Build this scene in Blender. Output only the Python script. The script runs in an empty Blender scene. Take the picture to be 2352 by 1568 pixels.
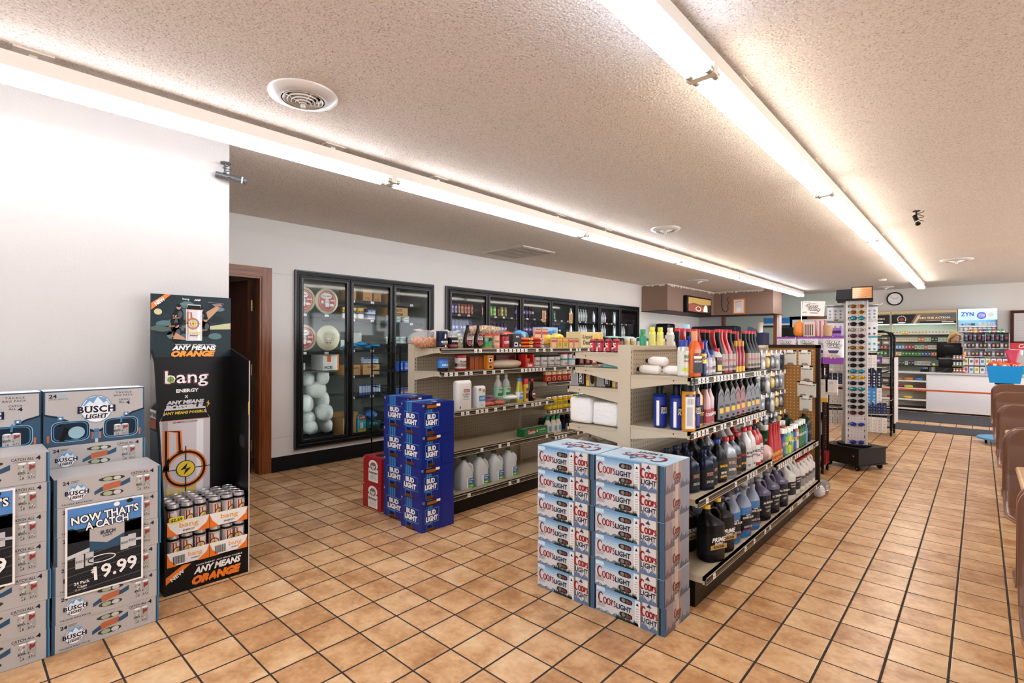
import bpy, math, random
from math import sin, cos, pi, radians
from mathutils import Vector, Matrix
random.seed(11)
SC = bpy.context.scene
COL = SC.collection

# ------------------------------------------------------------------ camera
TILE = 0.21
FPX, YAW, ROLL, HORIZ, CAMZ = 1181.16, -0.7388, 0.0041, 788.57, 6.6156 * TILE
_F = Vector((sin(YAW), cos(YAW), 0)); _R = Vector((cos(YAW), -sin(YAW), 0)); _U = Vector((0, 0, 1))
_R2 = _R * cos(ROLL) + _U * sin(ROLL); _U2 = -_R * sin(ROLL) + _U * cos(ROLL)
cd = bpy.data.cameras.new('camera'); cam = bpy.data.objects.new('camera', cd); COL.objects.link(cam)
cd.sensor_width = 36; cd.lens = FPX / 2352 * 36; cd.shift_y = (HORIZ - 784) / 2352
cd.clip_start = 0.02; cd.clip_end = 200
M = Matrix((( _R2.x, _U2.x, -_F.x, 0), (_R2.y, _U2.y, -_F.y, 0), (_R2.z, _U2.z, -_F.z, CAMZ), (0, 0, 0, 1)))
cam.matrix_world = M
SC.camera = cam

# ------------------------------------------------------------------ world, exposure
W = bpy.data.worlds.new('world'); SC.world = W; W.use_nodes = True
W.node_tree.nodes['Background'].inputs[0].default_value = (0.94, 0.97, 1.0, 1)
W.node_tree.nodes['Background'].inputs[1].default_value = 8.0
SC.view_settings.view_transform = 'Standard'; SC.view_settings.look = 'None'
SC.view_settings.exposure = 0.14; SC.view_settings.gamma = 1; SC.view_settings.use_curve_mapping = False
TUBE_W = 17.0          # radiance of the fluorescent tubes

def y_at(px, X):       # depth Y of image column px on the vertical plane x = X
    d = _F + _R2 * ((px - 1176) / FPX)
    return X / d.x * d.y
def x_at(px, Y):
    d = _F + _R2 * ((px - 1176) / FPX)
    return Y / d.y * d.x

# ------------------------------------------------------------------ materials
def lin(h):
    h = h.lstrip('#'); o = []
    for i in (0, 2, 4):
        c = int(h[i:i+2], 16) / 255
        o.append(c / 12.92 if c <= .04045 else ((c + .055) / 1.055) ** 2.4)
    return (*o, 1)
_mats = {}
def mt(h, rough=.5, metal=0, emit=0, name=None, trans=0, alpha=1, coat=0):
    k = (h, rough, metal, emit, trans, alpha, coat)
    if k in _mats: return _mats[k]
    m = bpy.data.materials.new(name or 'paint_' + h.strip('#')); m.use_nodes = True
    b = m.node_tree.nodes['Principled BSDF']
    b.inputs['Base Color'].default_value = lin(h); b.inputs['Roughness'].default_value = rough
    b.inputs['Metallic'].default_value = metal
    if sum(lin(h)[:3]) < .15: b.inputs['Specular IOR Level'].default_value = .18
    if emit: b.inputs['Emission Color'].default_value = lin(h); b.inputs['Emission Strength'].default_value = emit
    if trans: b.inputs['Transmission Weight'].default_value = trans
    if alpha < 1: b.inputs['Alpha'].default_value = alpha
    if coat: b.inputs['Coat Weight'].default_value = coat; b.inputs['Coat Roughness'].default_value = .08
    _mats[k] = m
    return m
def nodemat(name):
    m = bpy.data.materials.new(name); m.use_nodes = True
    nt = m.node_tree; return m, nt, nt.nodes['Principled BSDF'], nt.nodes.new, nt.links.new
def mth(nt, op, a, b=None, c=None):
    n = nt.nodes.new('ShaderNodeMath'); n.operation = op
    for i, v in enumerate((a, b, c)):
        if v is None: continue
        if isinstance(v, (int, float)): n.inputs[i].default_value = v
        else: nt.links.new(v, n.inputs[i])
    return n.outputs[0]
def mixc(nt, f, a, b):
    n = nt.nodes.new('ShaderNodeMix'); n.data_type = 'RGBA'
    for s, v in ((n.inputs[0], f), (n.inputs[6], a), (n.inputs[7], b)):
        if isinstance(v, (int, float, tuple)): s.default_value = v
        else: nt.links.new(v, s)
    return n.outputs[2]
def noise(nt, vec, scale, detail=3, rough=.55):
    n = nt.nodes.new('ShaderNodeTexNoise'); n.inputs['Scale'].default_value = scale
    n.inputs['Detail'].default_value = detail; n.inputs['Roughness'].default_value = rough
    if vec is not None: nt.links.new(vec, n.inputs['Vector'])
    return n.outputs['Fac']
def bump(nt, b, h, strength, dist):
    n = nt.nodes.new('ShaderNodeBump'); n.inputs['Strength'].default_value = strength; n.inputs['Distance'].default_value = dist
    nt.links.new(h, n.inputs['Height']); nt.links.new(n.outputs[0], b.inputs['Normal'])
def objco(nt):
    t = nt.nodes.new('ShaderNodeTexCoord'); s = nt.nodes.new('ShaderNodeSeparateXYZ')
    nt.links.new(t.outputs['Object'], s.inputs[0]); return t.outputs['Object'], s.outputs
def ramp(nt, f, stops):
    r = nt.nodes.new('ShaderNodeValToRGB'); e = r.color_ramp.elements
    while len(e) < len(stops): e.new(.5)
    for el, (p, c) in zip(e, stops): el.position = p; el.color = c
    nt.links.new(f, r.inputs[0]); return r.outputs[0]

def floor_mat():
    m, nt, b, new, ln = nodemat('terracotta_tile')
    co, s = objco(nt)
    u = mth(nt, 'ADD', mth(nt, 'DIVIDE', s[0], TILE), 5.4526); v = mth(nt, 'SUBTRACT', mth(nt, 'DIVIDE', s[1], TILE), 10.3522)
    def edge(q):
        fr = mth(nt, 'FRACT', q); return mth(nt, 'MINIMUM', fr, mth(nt, 'SUBTRACT', 1, fr))
    wob = mth(nt, 'MULTIPLY', noise(nt, co, 14, 2), .006)
    d = mth(nt, 'SUBTRACT', mth(nt, 'MINIMUM', mth(nt, 'SUBTRACT', edge(u), .004), edge(v)), wob)
    g = mth(nt, 'LESS_THAN', d, .016)
    cx = new('ShaderNodeCombineXYZ'); ln(mth(nt, 'FLOOR', u), cx.inputs[0]); ln(mth(nt, 'FLOOR', v), cx.inputs[1])
    wn = new('ShaderNodeTexWhiteNoise'); ln(cx.outputs[0], wn.inputs[0])
    n1 = noise(nt, co, 9, 4, .6); n2 = noise(nt, co, 38, 3, .6)
    off = new('ShaderNodeVectorMath'); off.operation = 'ADD'; ln(co, off.inputs[0])
    sc = new('ShaderNodeVectorMath'); sc.operation = 'SCALE'; ln(wn.outputs['Color'], sc.inputs[0]); sc.inputs[3].default_value = 30; ln(sc.outputs[0], off.inputs[1])
    n3 = noise(nt, off.outputs[0], 7, 3, .6)
    f = mth(nt, 'ADD', mth(nt, 'MULTIPLY', n3, .62), mth(nt, 'ADD', mth(nt, 'MULTIPLY', n2, .25), mth(nt, 'MULTIPLY', wn.outputs['Value'], .13)))
    c = ramp(nt, f, [(.33, lin('a87648')), (.45, lin('c49566')), (.54, lin('d6ab7c')), (.68, lin('e6c59a'))])
    c2 = mixc(nt, g, c, lin('2b221c'))
    ln(c2, b.inputs['Base Color'])
    ln(mth(nt, 'ADD', mth(nt, 'MULTIPLY', g, .5), mth(nt, 'ADD', .24, mth(nt, 'MULTIPLY', n1, .12))), b.inputs['Roughness'])
    hh = mth(nt, 'ADD', mth(nt, 'MULTIPLY', mth(nt, 'MINIMUM', d, .03), 20), mth(nt, 'MULTIPLY', n1, .4))
    bump(nt, b, hh, .35, .004)
    return m
def ceil_mat():
    m, nt, b, new, ln = nodemat('popcorn_plaster')
    co, s = objco(nt)
    n1 = noise(nt, co, 125, 2, .5); n2 = noise(nt, co, 210, 2, .5); vo = new('ShaderNodeTexVoronoi'); vo.inputs['Scale'].default_value = 75; ln(co, vo.inputs['Vector']); n3 = noise(nt, co, .9, 3)
    c = ramp(nt, n1, [(.30, lin('9c8e80')), (.38, lin('d8cdc2')), (.62, lin('e9e1d9'))])
    c = mixc(nt, mth(nt, 'MULTIPLY', n3, .3), c, lin('d0c2b4'))
    ln(c, b.inputs['Base Color']); b.inputs['Roughness'].default_value = .95
    bump(nt, b, mth(nt, 'SUBTRACT', mth(nt, 'MULTIPLY', n2, .5), mth(nt, 'MULTIPLY', vo.outputs['Distance'], .7)), .8, .008)
    return m
def wall_mat(h, name, sc=60, st=.35):
    m, nt, b, new, ln = nodemat(name)
    co, s = objco(nt); n1 = noise(nt, co, sc, 3); n2 = noise(nt, co, 1.2, 2)
    c0 = lin(h); c1 = tuple(x * .93 for x in c0[:3]) + (1,)
    ln(mixc(nt, n2, c0, c1), b.inputs['Base Color']); b.inputs['Roughness'].default_value = .7
    bump(nt, b, n1, st, .004)
    return m
def wood_mat(h1, h2, name, rough=.4, axis=2, sc=1.0):
    m, nt, b, new, ln = nodemat(name)
    co, s = objco(nt); mp = new('ShaderNodeMapping'); ln(co, mp.inputs[0])
    k = [45 * sc] * 3; k[axis] = 2.2 * sc; mp.inputs['Scale'].default_value = k
    n1 = noise(nt, mp.outputs[0], 1, 5, .65)
    ln(ramp(nt, n1, [(.32, lin(h1)), (.68, lin(h2))]), b.inputs['Base Color']); b.inputs['Roughness'].default_value = rough
    bump(nt, b, n1, .1, .002)
    return m
def peg_mat(h, name, hole, pitch=.0285, r=.13, a=1, light=False):
    m, nt, b, new, ln = nodemat(name)
    co, s = objco(nt)
    def ce(q): return mth(nt, 'SUBTRACT', mth(nt, 'FRACT', mth(nt, 'DIVIDE', q, pitch)), .5)
    x, y = ce(s[a]), ce(s[2])
    d = mth(nt, 'SQRT', mth(nt, 'ADD', mth(nt, 'MULTIPLY', x, x), mth(nt, 'MULTIPLY', y, y)))
    g = mth(nt, 'LESS_THAN', d, r)
    ln(mixc(nt, g, lin(h), lin(hole)), b.inputs['Base Color']); b.inputs['Roughness'].default_value = .55
    return m
def glass_mat():
    m = bpy.data.materials.new('clear_glass'); m.use_nodes = True; nt = m.node_tree
    nt.nodes.remove(nt.nodes['Principled BSDF']); out = nt.nodes['Material Output']
    tr = nt.nodes.new('ShaderNodeBsdfTransparent'); tr.inputs[0].default_value = (.93, .96, .95, 1)
    gl = nt.nodes.new('ShaderNodeBsdfGlossy'); gl.inputs['Roughness'].default_value = .04
    lw = nt.nodes.new('ShaderNodeFresnel'); lw.inputs[0].default_value = 1.38
    mx = nt.nodes.new('ShaderNodeMixShader'); nt.links.new(lw.outputs[0], mx.inputs[0])
    nt.links.new(tr.outputs[0], mx.inputs[1]); nt.links.new(gl.outputs[0], mx.inputs[2]); nt.links.new(mx.outputs[0], out.inputs[0])
    return m
def film_mat(name, h, amount=.35, rough=.15, bsc=30):
    """clear crinkled packaging film: part see-through, part white shine"""
    m = bpy.data.materials.new(name); m.use_nodes = True; nt = m.node_tree
    b = nt.nodes['Principled BSDF']; out = nt.nodes['Material Output']
    b.inputs['Base Color'].default_value = lin(h); b.inputs['Roughness'].default_value = rough
    tr = nt.nodes.new('ShaderNodeBsdfTransparent'); mx = nt.nodes.new('ShaderNodeMixShader'); mx.inputs[0].default_value = amount
    co, s = objco(nt); bump(nt, b, noise(nt, co, bsc, 3), .8, .01)
    nt.links.new(tr.outputs[0], mx.inputs[1]); nt.links.new(b.outputs[0], mx.inputs[2]); nt.links.new(mx.outputs[0], out.inputs[0])
    return m
GLASS = glass_mat()
FILM = film_mat('clear_film', 'f2f4f6', .2)
ICEM = film_mat('ice_bag_film', 'f0f4f1', .95, .15, 38)
SATIN = film_mat('white_poly', 'f1efec', 1.0, .35, 26)
BLK = mt('0d0d0e', .4); BLKG = mt('101012', .2); WHT = mt('f2f0ee', .45); BEIGE = mt('c6b9a2', .4, name='beige_enamel')
ALU = mt('c9cacc', .3, 1, name='aluminium'); CHROME = mt('dcdde0', .12, 1, name='chrome')

# ------------------------------------------------------------------ mesh builder
_txt = {}
def text2d(s, bold=.02, shear=0., space=1.):
    k = (s, bold, shear, space)
    if k in _txt: return _txt[k]
    cu = bpy.data.curves.new('t', 'FONT'); cu.body = s; cu.offset = bold; cu.shear = shear; cu.space_character = space
    cu.space_line = .8; cu.align_x = 'CENTER'; cu.resolution_u = 2 if len(s) < 14 else 1
    ob = bpy.data.objects.new('t', cu); me = ob.to_mesh()
    vs = [(v.co.x, v.co.y) for v in me.vertices]; fs = [tuple(p.vertices) for p in me.polygons]
    ob.to_mesh_clear(); bpy.data.objects.remove(ob); bpy.data.curves.remove(cu)
    if not vs: _txt[k] = ([], [], 1); return _txt[k]
    x0 = min(v[0] for v in vs); x1 = max(v[0] for v in vs); y0 = min(v[1] for v in vs); y1 = max(v[1] for v in vs)
    w = max(x1 - x0, 1e-4); h = max(y1 - y0, 1e-4)
    _txt[k] = ([((x - x0) / w, (y - y0) / h) for x, y in vs], fs, w / h)
    return _txt[k]

class MB:
    def __init__(s): s.v = []; s.f = []; s.fm = []; s.sm = []; s.mats = []
    def mi(s, m):
        if m not in s.mats: s.mats.append(m)
        return s.mats.index(m)
    def add(s, vs, fs, m, smooth=False):
        o = len(s.v); s.v += [tuple(v) for v in vs]; i = s.mi(m)
        for f in fs: s.f.append(tuple(o + a for a in f)); s.fm.append(i); s.sm.append(smooth)
        return s
    def box(s, x0, y0, z0, x1, y1, z1, m):
        x0, x1 = sorted((x0, x1)); y0, y1 = sorted((y0, y1)); z0, z1 = sorted((z0, z1))
        return s.add([(x0, y0, z0), (x1, y0, z0), (x1, y1, z0), (x0, y1, z0), (x0, y0, z1), (x1, y0, z1), (x1, y1, z1), (x0, y1, z1)],
                     [(3, 2, 1, 0), (4, 5, 6, 7), (0, 1, 5, 4), (1, 2, 6, 5), (2, 3, 7, 6), (3, 0, 4, 7)], m)
    def rbox(s, x0, y0, z0, x1, y1, z1, m, r=.01, p=2):
        """rounded box: stacked rounded-rectangle rings"""
        w, d = (x1 - x0) / 2, (y1 - y0) / 2; cx, cy = (x0 + x1) / 2, (y0 + y1) / 2; rings = []
        for z, k in ((z0, r), (z0 + r * .3, r * .3), (z0 + r, 0), (z1 - r, 0), (z1 - r * .3, r * .3), (z1, r)):
            ring = []
            for q in range(4):
                sx, sy = ((1, 1), (-1, 1), (-1, -1), (1, -1))[q]
                for t in range(3):
                    a = pi / 2 * (q + t / 2); rr = r
                    ring.append((cx + sx * (w - k - rr) + rr * cos(a), cy + sy * (d - k - rr) + rr * sin(a), z))
            rings.append(ring)
        return s.loft(rings, m)
    def loft(s, rings, m, cap=True, smooth=True, closed=True):
        n = len(rings[0]); vs = [p for r in rings for p in r]; fs = []
        for i in range(len(rings) - 1):
            for j in range(n if closed else n - 1):
                k = (j + 1) % n; fs.append((i * n + j, i * n + k, (i + 1) * n + k, (i + 1) * n + j))
        s.add(vs, fs, m, smooth)
        if cap:
            s.add(rings[0], [tuple(range(n - 1, -1, -1))], m); s.add(rings[-1], [tuple(range(n))], m)
        return s
    def lathe(s, prof, m, c=(0, 0, 0), seg=16, axis=2, cap=True, smooth=True):
        rings = []
        for r, z in prof:
            ring = []
            for i in range(seg):
                a = 2 * pi * i / seg; p = [r * cos(a), r * sin(a), z]
                if axis == 0: p = [p[2], p[0], p[1]]
                if axis == 1: p = [p[1], p[2], p[0]]
                ring.append((p[0] + c[0], p[1] + c[1], p[2] + c[2]))
            rings.append(ring)
        return s.loft(rings, m, cap, smooth)
    def sup(s, prof, m, seg=20, c=(0, 0, 0), cap=True):
        """superellipse rings: (z, rx, ry, exponent[, ox, oy])"""
        rings = []
        for q in prof:
            z, rx, ry, e = q[:4]; ox = q[4] if len(q) > 4 else 0; oy = q[5] if len(q) > 5 else 0
            ring = []
            for i in range(seg):
                a = 2 * pi * i / seg; ca, sa = cos(a), sin(a)
                ring.append((c[0] + ox + rx * math.copysign(abs(ca) ** (2 / e), ca), c[1] + oy + ry * math.copysign(abs(sa) ** (2 / e), sa), c[2] + z))
            rings.append(ring)
        return s.loft(rings, m, cap)
    def tube(s, pts, r, m, seg=6, closed=False):
        pts = [Vector(p) for p in pts]; n = len(pts); rings = []; up = Vector((0, 0, 1)); last = None
        for i, p in enumerate(pts):
            a = pts[(i - 1) % n] if (i or closed) else p; b = pts[(i + 1) % n] if (i < n - 1 or closed) else p
            d = (b - a).normalized()
            if last is None:
                u = d.cross(up);
                if u.length < .05: u = d.cross(Vector((1, 0, 0)))
            else: u = last - d * last.dot(d)
            u.normalize(); last = u; w = d.cross(u)
            rr = r[i] if isinstance(r, (list, tuple)) else r
            rings.append([tuple(p + (u * cos(2 * pi * j / seg) + w * sin(2 * pi * j / seg)) * rr) for j in range(seg)])
        if closed: rings.append(rings[0])
        return s.loft(rings, m, cap=not closed)
    def blob(s, c, r, m, seg=12, amp=.12, seed=0, n=8, p=2.0):
        """lumpy bag shape"""
        rnd = random.Random(seed); ph = [rnd.uniform(0, 6.28) for _ in range(6)]; rings = []
        for i in range(n + 1):
            t = -pi / 2 + pi * i / n; cr = max(abs(cos(t)), .02) ** (2 / p); z = math.copysign(abs(sin(t)) ** (2 / p), sin(t))
            ring = []
            for j in range(seg):
                a = 2 * pi * j / seg; k = 1 + amp * (sin(3 * a + ph[0] + 2 * t) * .5 + sin(5 * a + ph[1] - 3 * t) * .35 + rnd.uniform(-.3, .3) * cr)
                ring.append((c[0] + r[0] * cr * k * math.copysign(abs(cos(a)) ** (2 / p), cos(a)), c[1] + r[1] * cr * k * math.copysign(abs(sin(a)) ** (2 / p), sin(a)), c[2] + r[2] * z * (1 + amp * .3 * sin(2 * a + ph[2]))))
            rings.append(ring)
        return s.loft(rings, m)
    def fr(s, O, u, v): return Fr(s, O, u, v)
    def build(s, name, parent=None, loc=None, rz=0, label=None, cat=None, group=None, kind=None):
        me = bpy.data.meshes.new(name); me.from_pydata(s.v, [], s.f)
        for m in s.mats: me.materials.append(m)
        me.polygons.foreach_set('material_index', s.fm); me.polygons.foreach_set('use_smooth', s.sm); me.update()
        o = bpy.data.objects.new(name, me); COL.objects.link(o)
        if parent: o.parent = parent
        if loc: o.location = loc
        if rz: o.rotation_euler[2] = rz
        tag(o, label, cat, group, kind); return o
def tag(o, label=None, cat=None, group=None, kind=None):
    if label: o['label'] = label
    if cat: o['category'] = cat
    if group: o['group'] = group
    if kind: o['kind'] = kind
    return o
def empty(name, loc, label=None, cat=None, group=None, rz=0):
    o = bpy.data.objects.new(name, None); o.empty_display_size = .05; COL.objects.link(o); o.location = loc; o.rotation_euler[2] = rz
    return tag(o, label, cat, group)
class Fr:
    """a flat (or wrapped) printed face: 2-D shapes laid on it in thin layers"""
    def __init__(s, mb, O, u, v, warp=None):
        s.mb = mb; s.O = Vector(O); s.u = Vector(u).normalized(); s.v = Vector(v).normalized(); s.n = s.u.cross(s.v); s.warp = warp
    def P(s, x, y, l):
        if s.warp: return s.warp(x, y, l * .0005)
        return tuple(s.O + s.u * x + s.v * y + s.n * (l * .0005))
    def poly(s, pts, m, l=1): s.mb.add([s.P(x, y, l) for x, y in pts], [tuple(range(len(pts)))], m); return s
    def rect(s, x, y, w, h, m, l=1, nx=1):
        for i in range(nx): s.poly([(x + w * i / nx, y), (x + w * (i + 1) / nx, y), (x + w * (i + 1) / nx, y + h), (x + w * i / nx, y + h)], m, l)
        return s
    def sq(s, cx, cy, rx, ry, e, m, l=1, seg=28, w=0):
        pts = [(cx + rx * math.copysign(abs(cos(2 * pi * i / seg)) ** (2 / e), cos(2 * pi * i / seg)), cy + ry * math.copysign(abs(sin(2 * pi * i / seg)) ** (2 / e), sin(2 * pi * i / seg))) for i in range(seg)]
        return s.stroke(pts, w, m, l, True) if w else s.poly(pts, m, l)
    def disc(s, cx, cy, rx, ry, m, l=1, seg=20): return s.poly([(cx + rx * cos(2 * pi * i / seg), cy + ry * sin(2 * pi * i / seg)) for i in range(seg)], m, l)
    def stroke(s, pts, w, m, l=1, closed=False):
        n = len(pts); L = []; R = []
        for i in range(n):
            a = pts[(i - 1) % n] if (i or closed) else pts[i]; b = pts[(i + 1) % n] if (i < n - 1 or closed) else pts[i]
            dx, dy = b[0] - a[0], b[1] - a[1]; q = math.hypot(dx, dy) or 1; dx /= q; dy /= q
            ww = w[i] if isinstance(w, (list, tuple)) else w
            L.append((pts[i][0] - dy * ww / 2, pts[i][1] + dx * ww / 2)); R.append((pts[i][0] + dy * ww / 2, pts[i][1] - dx * ww / 2))
        vs = [s.P(x, y, l) for x, y in R + L]; fs = [(i, (i + 1) % n, n + (i + 1) % n, n + i) for i in range(n if closed else n - 1)]
        s.mb.add(vs, fs, m); return s
    def ring(s, cx, cy, rx, ry, w, m, l=1, seg=24, a0=0, a1=360):
        full = a1 - a0 >= 360; k = seg if full else seg + 1
        return s.stroke([(cx + rx * cos(radians(a0 + (a1 - a0) * i / seg)), cy + ry * sin(radians(a0 + (a1 - a0) * i / seg))) for i in range(k)], w, m, l, full)
    def frame(s, x, y, w, h, t, m, l=1): return s.stroke([(x, y), (x + w, y), (x + w, y + h), (x, y + h)], t, m, l, True)
    def text(s, t, x, y, w, h, m, l=2, bold=.02, shear=0., space=1., rot=0, asp=True):
        """fit text t in the box x,y,w,h (centre kept when the aspect is kept)"""
        vs, fs, a = text2d(t, bold, shear, space)
        W_, H_ = w, h
        if asp and a > 0:
            if w / h > a * 1.35: W_ = h * a * 1.35
            elif w / h < a * .6: H_ = w / (a * .6)
        ox = x + (w - W_) / 2; oy = y + (h - H_) / 2; cr, sr = cos(rot), sin(rot); cx, cy = x + w / 2, y + h / 2
        pts = []
        for px, py in vs:
            X, Y = ox + px * W_ - cx, oy + py * H_ - cy
            pts.append(s.P(cx + X * cr - Y * sr, cy + X * sr + Y * cr, l))
        s.mb.add(pts, fs, m); return s
def otext(f, t, x, y, w, h, mo, mf, d, l, **k):
    for i in range(8): f.text(t, x + d * cos(i * pi / 4), y + d * sin(i * pi / 4), w, h, mo, l, **k)
    f.text(t, x, y, w, h, mf, l + 2, **k)
def cylfr(mb, r, z0=0, c=(0, 0), a0=0.0, ry=None):
    """wrap frame on an upright cylinder; x runs along the arc from heading a0"""
    return Fr(mb, (0, 0, 0), (1, 0, 0), (0, 0, 1), lambda x, y, e: (c[0] + (r + e) * cos(a0 + x / r), c[1] + ((ry or r) + e) * sin(a0 + x / r), z0 + y))

def kids(o): return [c for c in COL.objects if c.parent == o]
def copy_tree(o, parent=None):
    c = o.copy(); COL.objects.link(c); c.parent = parent
    for ch in _kids.get(o.name, []): copy_tree(ch, c)
    return c
_kids = {}
def proto(o):
    """remember the children of a prototype so copies need no scene search"""
    def rec(q):
        ks = [c for c in COL.objects if c.parent == q]; _kids[q.name] = ks
        for k in ks: rec(k)
    rec(o); return o
_used = set()
def place(p, loc, rz=0, label=None, group=None, scale=None):
    if p.name not in _used: _used.add(p.name); o = p
    else:
        o = copy_tree(p)
    o.location = loc; o.rotation_euler[2] = rz
    if scale: o.scale = scale if isinstance(scale, tuple) else (scale,) * 3
    if label: o['label'] = label
    if group: o['group'] = group
    return o
ORD = ['first', 'second', 'third', 'fourth', 'fifth', 'sixth', 'seventh', 'eighth', 'ninth', 'tenth', 'eleventh', 'twelfth', 'thirteenth', 'fourteenth', 'fifteenth', 'sixteenth', 'seventeenth', 'eighteenth', 'nineteenth', 'twentieth', 'twenty-first', 'twenty-second', 'twenty-third', 'twenty-fourth']
# ================================================================== SETTING
CZ = 2.70
XW, XL = -5.6, -3.68
m_wall = wall_mat('e0ddd9', 'wall_paint'); m_green = wall_mat('c3cdc6', 'green_wall_paint', 30, .1)
m_brown = wall_mat('8c7161', 'brown_paint', 40, .15); m_base = mt('17181a', .45, name='rubber_base')
m_oak = wood_mat('5e2c10', '955526', 'oak_stain', .35); m_oak_h = wood_mat('5e2c10', '955526', 'oak_stain_across', .35, 1)
m_door = wood_mat('3c1a10', '5b2c1a', 'dark_door_wood', .3)
MB().box(-7.5, -4, -.05, 5, 15.2, 0, floor_mat()).build('floor', kind='structure')
MB().box(-7.5, -4, CZ, 5, 15.2, CZ + .05, ceil_mat()).build('ceiling', kind='structure')
# left wall stub
mwl = wall_mat('c4c1be', 'left_wall_paint', 75, .5); b = MB(); b.box(XL - .12, -4, 0, XL, 1.254, CZ, mwl); b.box(-7.4, 1.134, 0, XL - .12, 1.254, CZ, mwl); b.build('wall_left', kind='structure')
# cooler wall with openings: door y 1.40..2.235, cooler A, cooler B
A0, A1, AZ0, AZ1 = 2.585, 4.505, .217, 2.182
B0, B1, BZ0, BZ1 = 4.744, 10.27, .217, 2.19
D0, D1, DZ = 1.42, 2.225, 2.08
b = MB(); t = .1
for y0, y1, z0, z1 in ((1.254, D0, 0, CZ), (D0, D1, DZ, CZ), (D1, A0, 0, CZ), (A0, A1, 0, AZ0), (A0, A1, AZ1, CZ), (A1, B0, 0, CZ), (B0, B1, 0, BZ0), (B0, B1, BZ1, CZ), (B1, 15, 0, CZ)):
    b.box(XW - t, y0, z0, XW, y1, z1, m_wall)
f = b.fr((XW, 0, 0), (0, 1, 0), (0, 0, 1)); gl = mt('a9a6a2', .7)
for z, y0, y1 in ((.36, 2.33, 2.58), (2.13, 2.33, 2.58)): f.rect(y0, z, y1 - y0, .003, gl, 1)
f.rect(3.33, .13, .003, .085, gl, 1)
b.build('wall_back', kind='structure')
MB().box(-7.5, 15, 0, 5, 15.1, CZ, wall_mat('d8d2cc', 'far_wall_paint', 50, .12)).build('wall_far', kind='structure')
# unseen side walls: openings assumed, shaped to let daylight in as fill
m_fr = mt('8d8d8d', .4, .5)
b = MB(); b.box(4.6, -4, 0, 4.7, 15, .8, m_wall); b.box(4.6, -4, 2.35, 4.7, 15, CZ, m_wall); b.box(4.6, -4, .8, 4.7, 2.5, 2.35, m_wall)
for i in range(9): b.box(4.6, -4 + i * 2.35, .8, 4.7, -3.9 + i * 2.35, 2.35, m_fr)
b.build('wall_right', kind='structure')
b = MB(); b.box(-7.4, -4, 0, 4.7, -3.9, 1.6, m_wall); b.box(-7.4, -4, 2.35, 4.7, -3.9, CZ, m_wall)
for i in range(7): b.box(-3.6 + i * 1.35, -4, .5, -3.5 + i * 1.35, -3.9, 2.35, m_fr)
b.build('wall_front', kind='structure')
b = MB(); b.box(XW, 2.33, 0, XW + .012, 10.43, .155, m_base); b.box(XW, 2.33, 0, XW + .03, 10.43, .012, m_base); b.build('baseboard_back', kind='structure')
b = MB(); b.box(XL, -4, 0, XL + .012, 1.254, .1, m_base); b.build('baseboard_left', kind='structure')
# room behind the door
b = MB(); b.box(-7.4, 1.254, 0, -7.3, 2.6, CZ, wall_mat('5d4a3e', 'brown_passage_paint')); b.box(-7.3, 2.5, 0, XW - t, 2.6, CZ, m_wall); b.build('wall_passage', kind='structure')  # passage end wall in an even dark brown
# door: frame + leaf + hinges
dr = empty('door_1', (XW, D1, 0)); dr['kind'] = 'structure'
b = MB()
b.box(0, 0, 0, .022, .1, DZ + .1, m_oak); b.box(-.11, -.02, 0, .012, .02, DZ, m_oak); b.box(0, D0 - D1, DZ, .0215, 0, DZ + .1, m_oak_h); b.box(-.11, D0 - D1, DZ - .02, .0115, -.02, DZ, m_oak_h)
b.box(0, D0 - D1 - .1, 0, .022, D0 - D1, DZ + .1, m_oak)
b.build('door_frame', dr)
leaf = MB().box(-.795, -.042, .012, 0, 0, DZ - .035, m_door).build('door_leaf', dr, (-.13, -.05, 0))
leaf.rotation_euler[2] = radians(12)
brass = mt('c9a96a', .3, 1, name='brass')
for z in (1.78, 1.10, .3):
    h = MB(); h.box(-.012, -.058, z - .055, .012, -.044, z + .055, brass); h.lathe([(.008, z - .058), (.008, z + .058)], brass, (.012, -.052, 0), 8); h.build('hinge', dr, (-.115, -.005, 0))
sg = MB(); sg.box(-.66, -.048, 1.70, -.46, -.042, 1.79, mt('241812', .3))
fs = sg.fr((-.66, -.048, 1.70), (1, 0, 0), (0, 0, 1)); fs.frame(.01, .012, .07, .066, .004, WHT, 1); fs.poly([(.03, .02), (.06, .02), (.045, .055)], WHT, 1); fs.text('MEN', .10, .03, .08, .03, WHT, 1)
sg.build('door_sign', leaf)

# ------------------------------------------------------------------ soffit, pass-through wall
m_jag = mt('ded3c6', .95, name='plaster_patch')
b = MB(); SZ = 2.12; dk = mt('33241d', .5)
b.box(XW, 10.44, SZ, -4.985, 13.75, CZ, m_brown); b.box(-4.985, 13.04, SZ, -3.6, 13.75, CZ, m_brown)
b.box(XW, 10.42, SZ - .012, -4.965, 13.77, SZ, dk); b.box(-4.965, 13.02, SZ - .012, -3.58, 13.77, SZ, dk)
rj = random.Random(3)
def jag(O, u, L):
    f = b.fr(O, u, (0, 0, 1)); x = 0
    while x < L:
        w = rj.uniform(.03, .09); h = rj.uniform(.015, .055); f.poly([(x, 0), (x, -h), (x + w * .5, -h - rj.uniform(-.01, .015)), (x + w, -rj.uniform(.01, .04)), (x + w, 0)], m_jag, 2); x += w
jag((XW, 10.44, CZ), (1, 0, 0), .62); jag((-4.985, 10.44, CZ), (0, 1, 0), 2.6); jag((-4.985, 13.04, CZ), (1, 0, 0), 1.1)
b.build('trim_1', kind='structure', label='brown painted soffit box above the coffee corner')
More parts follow.
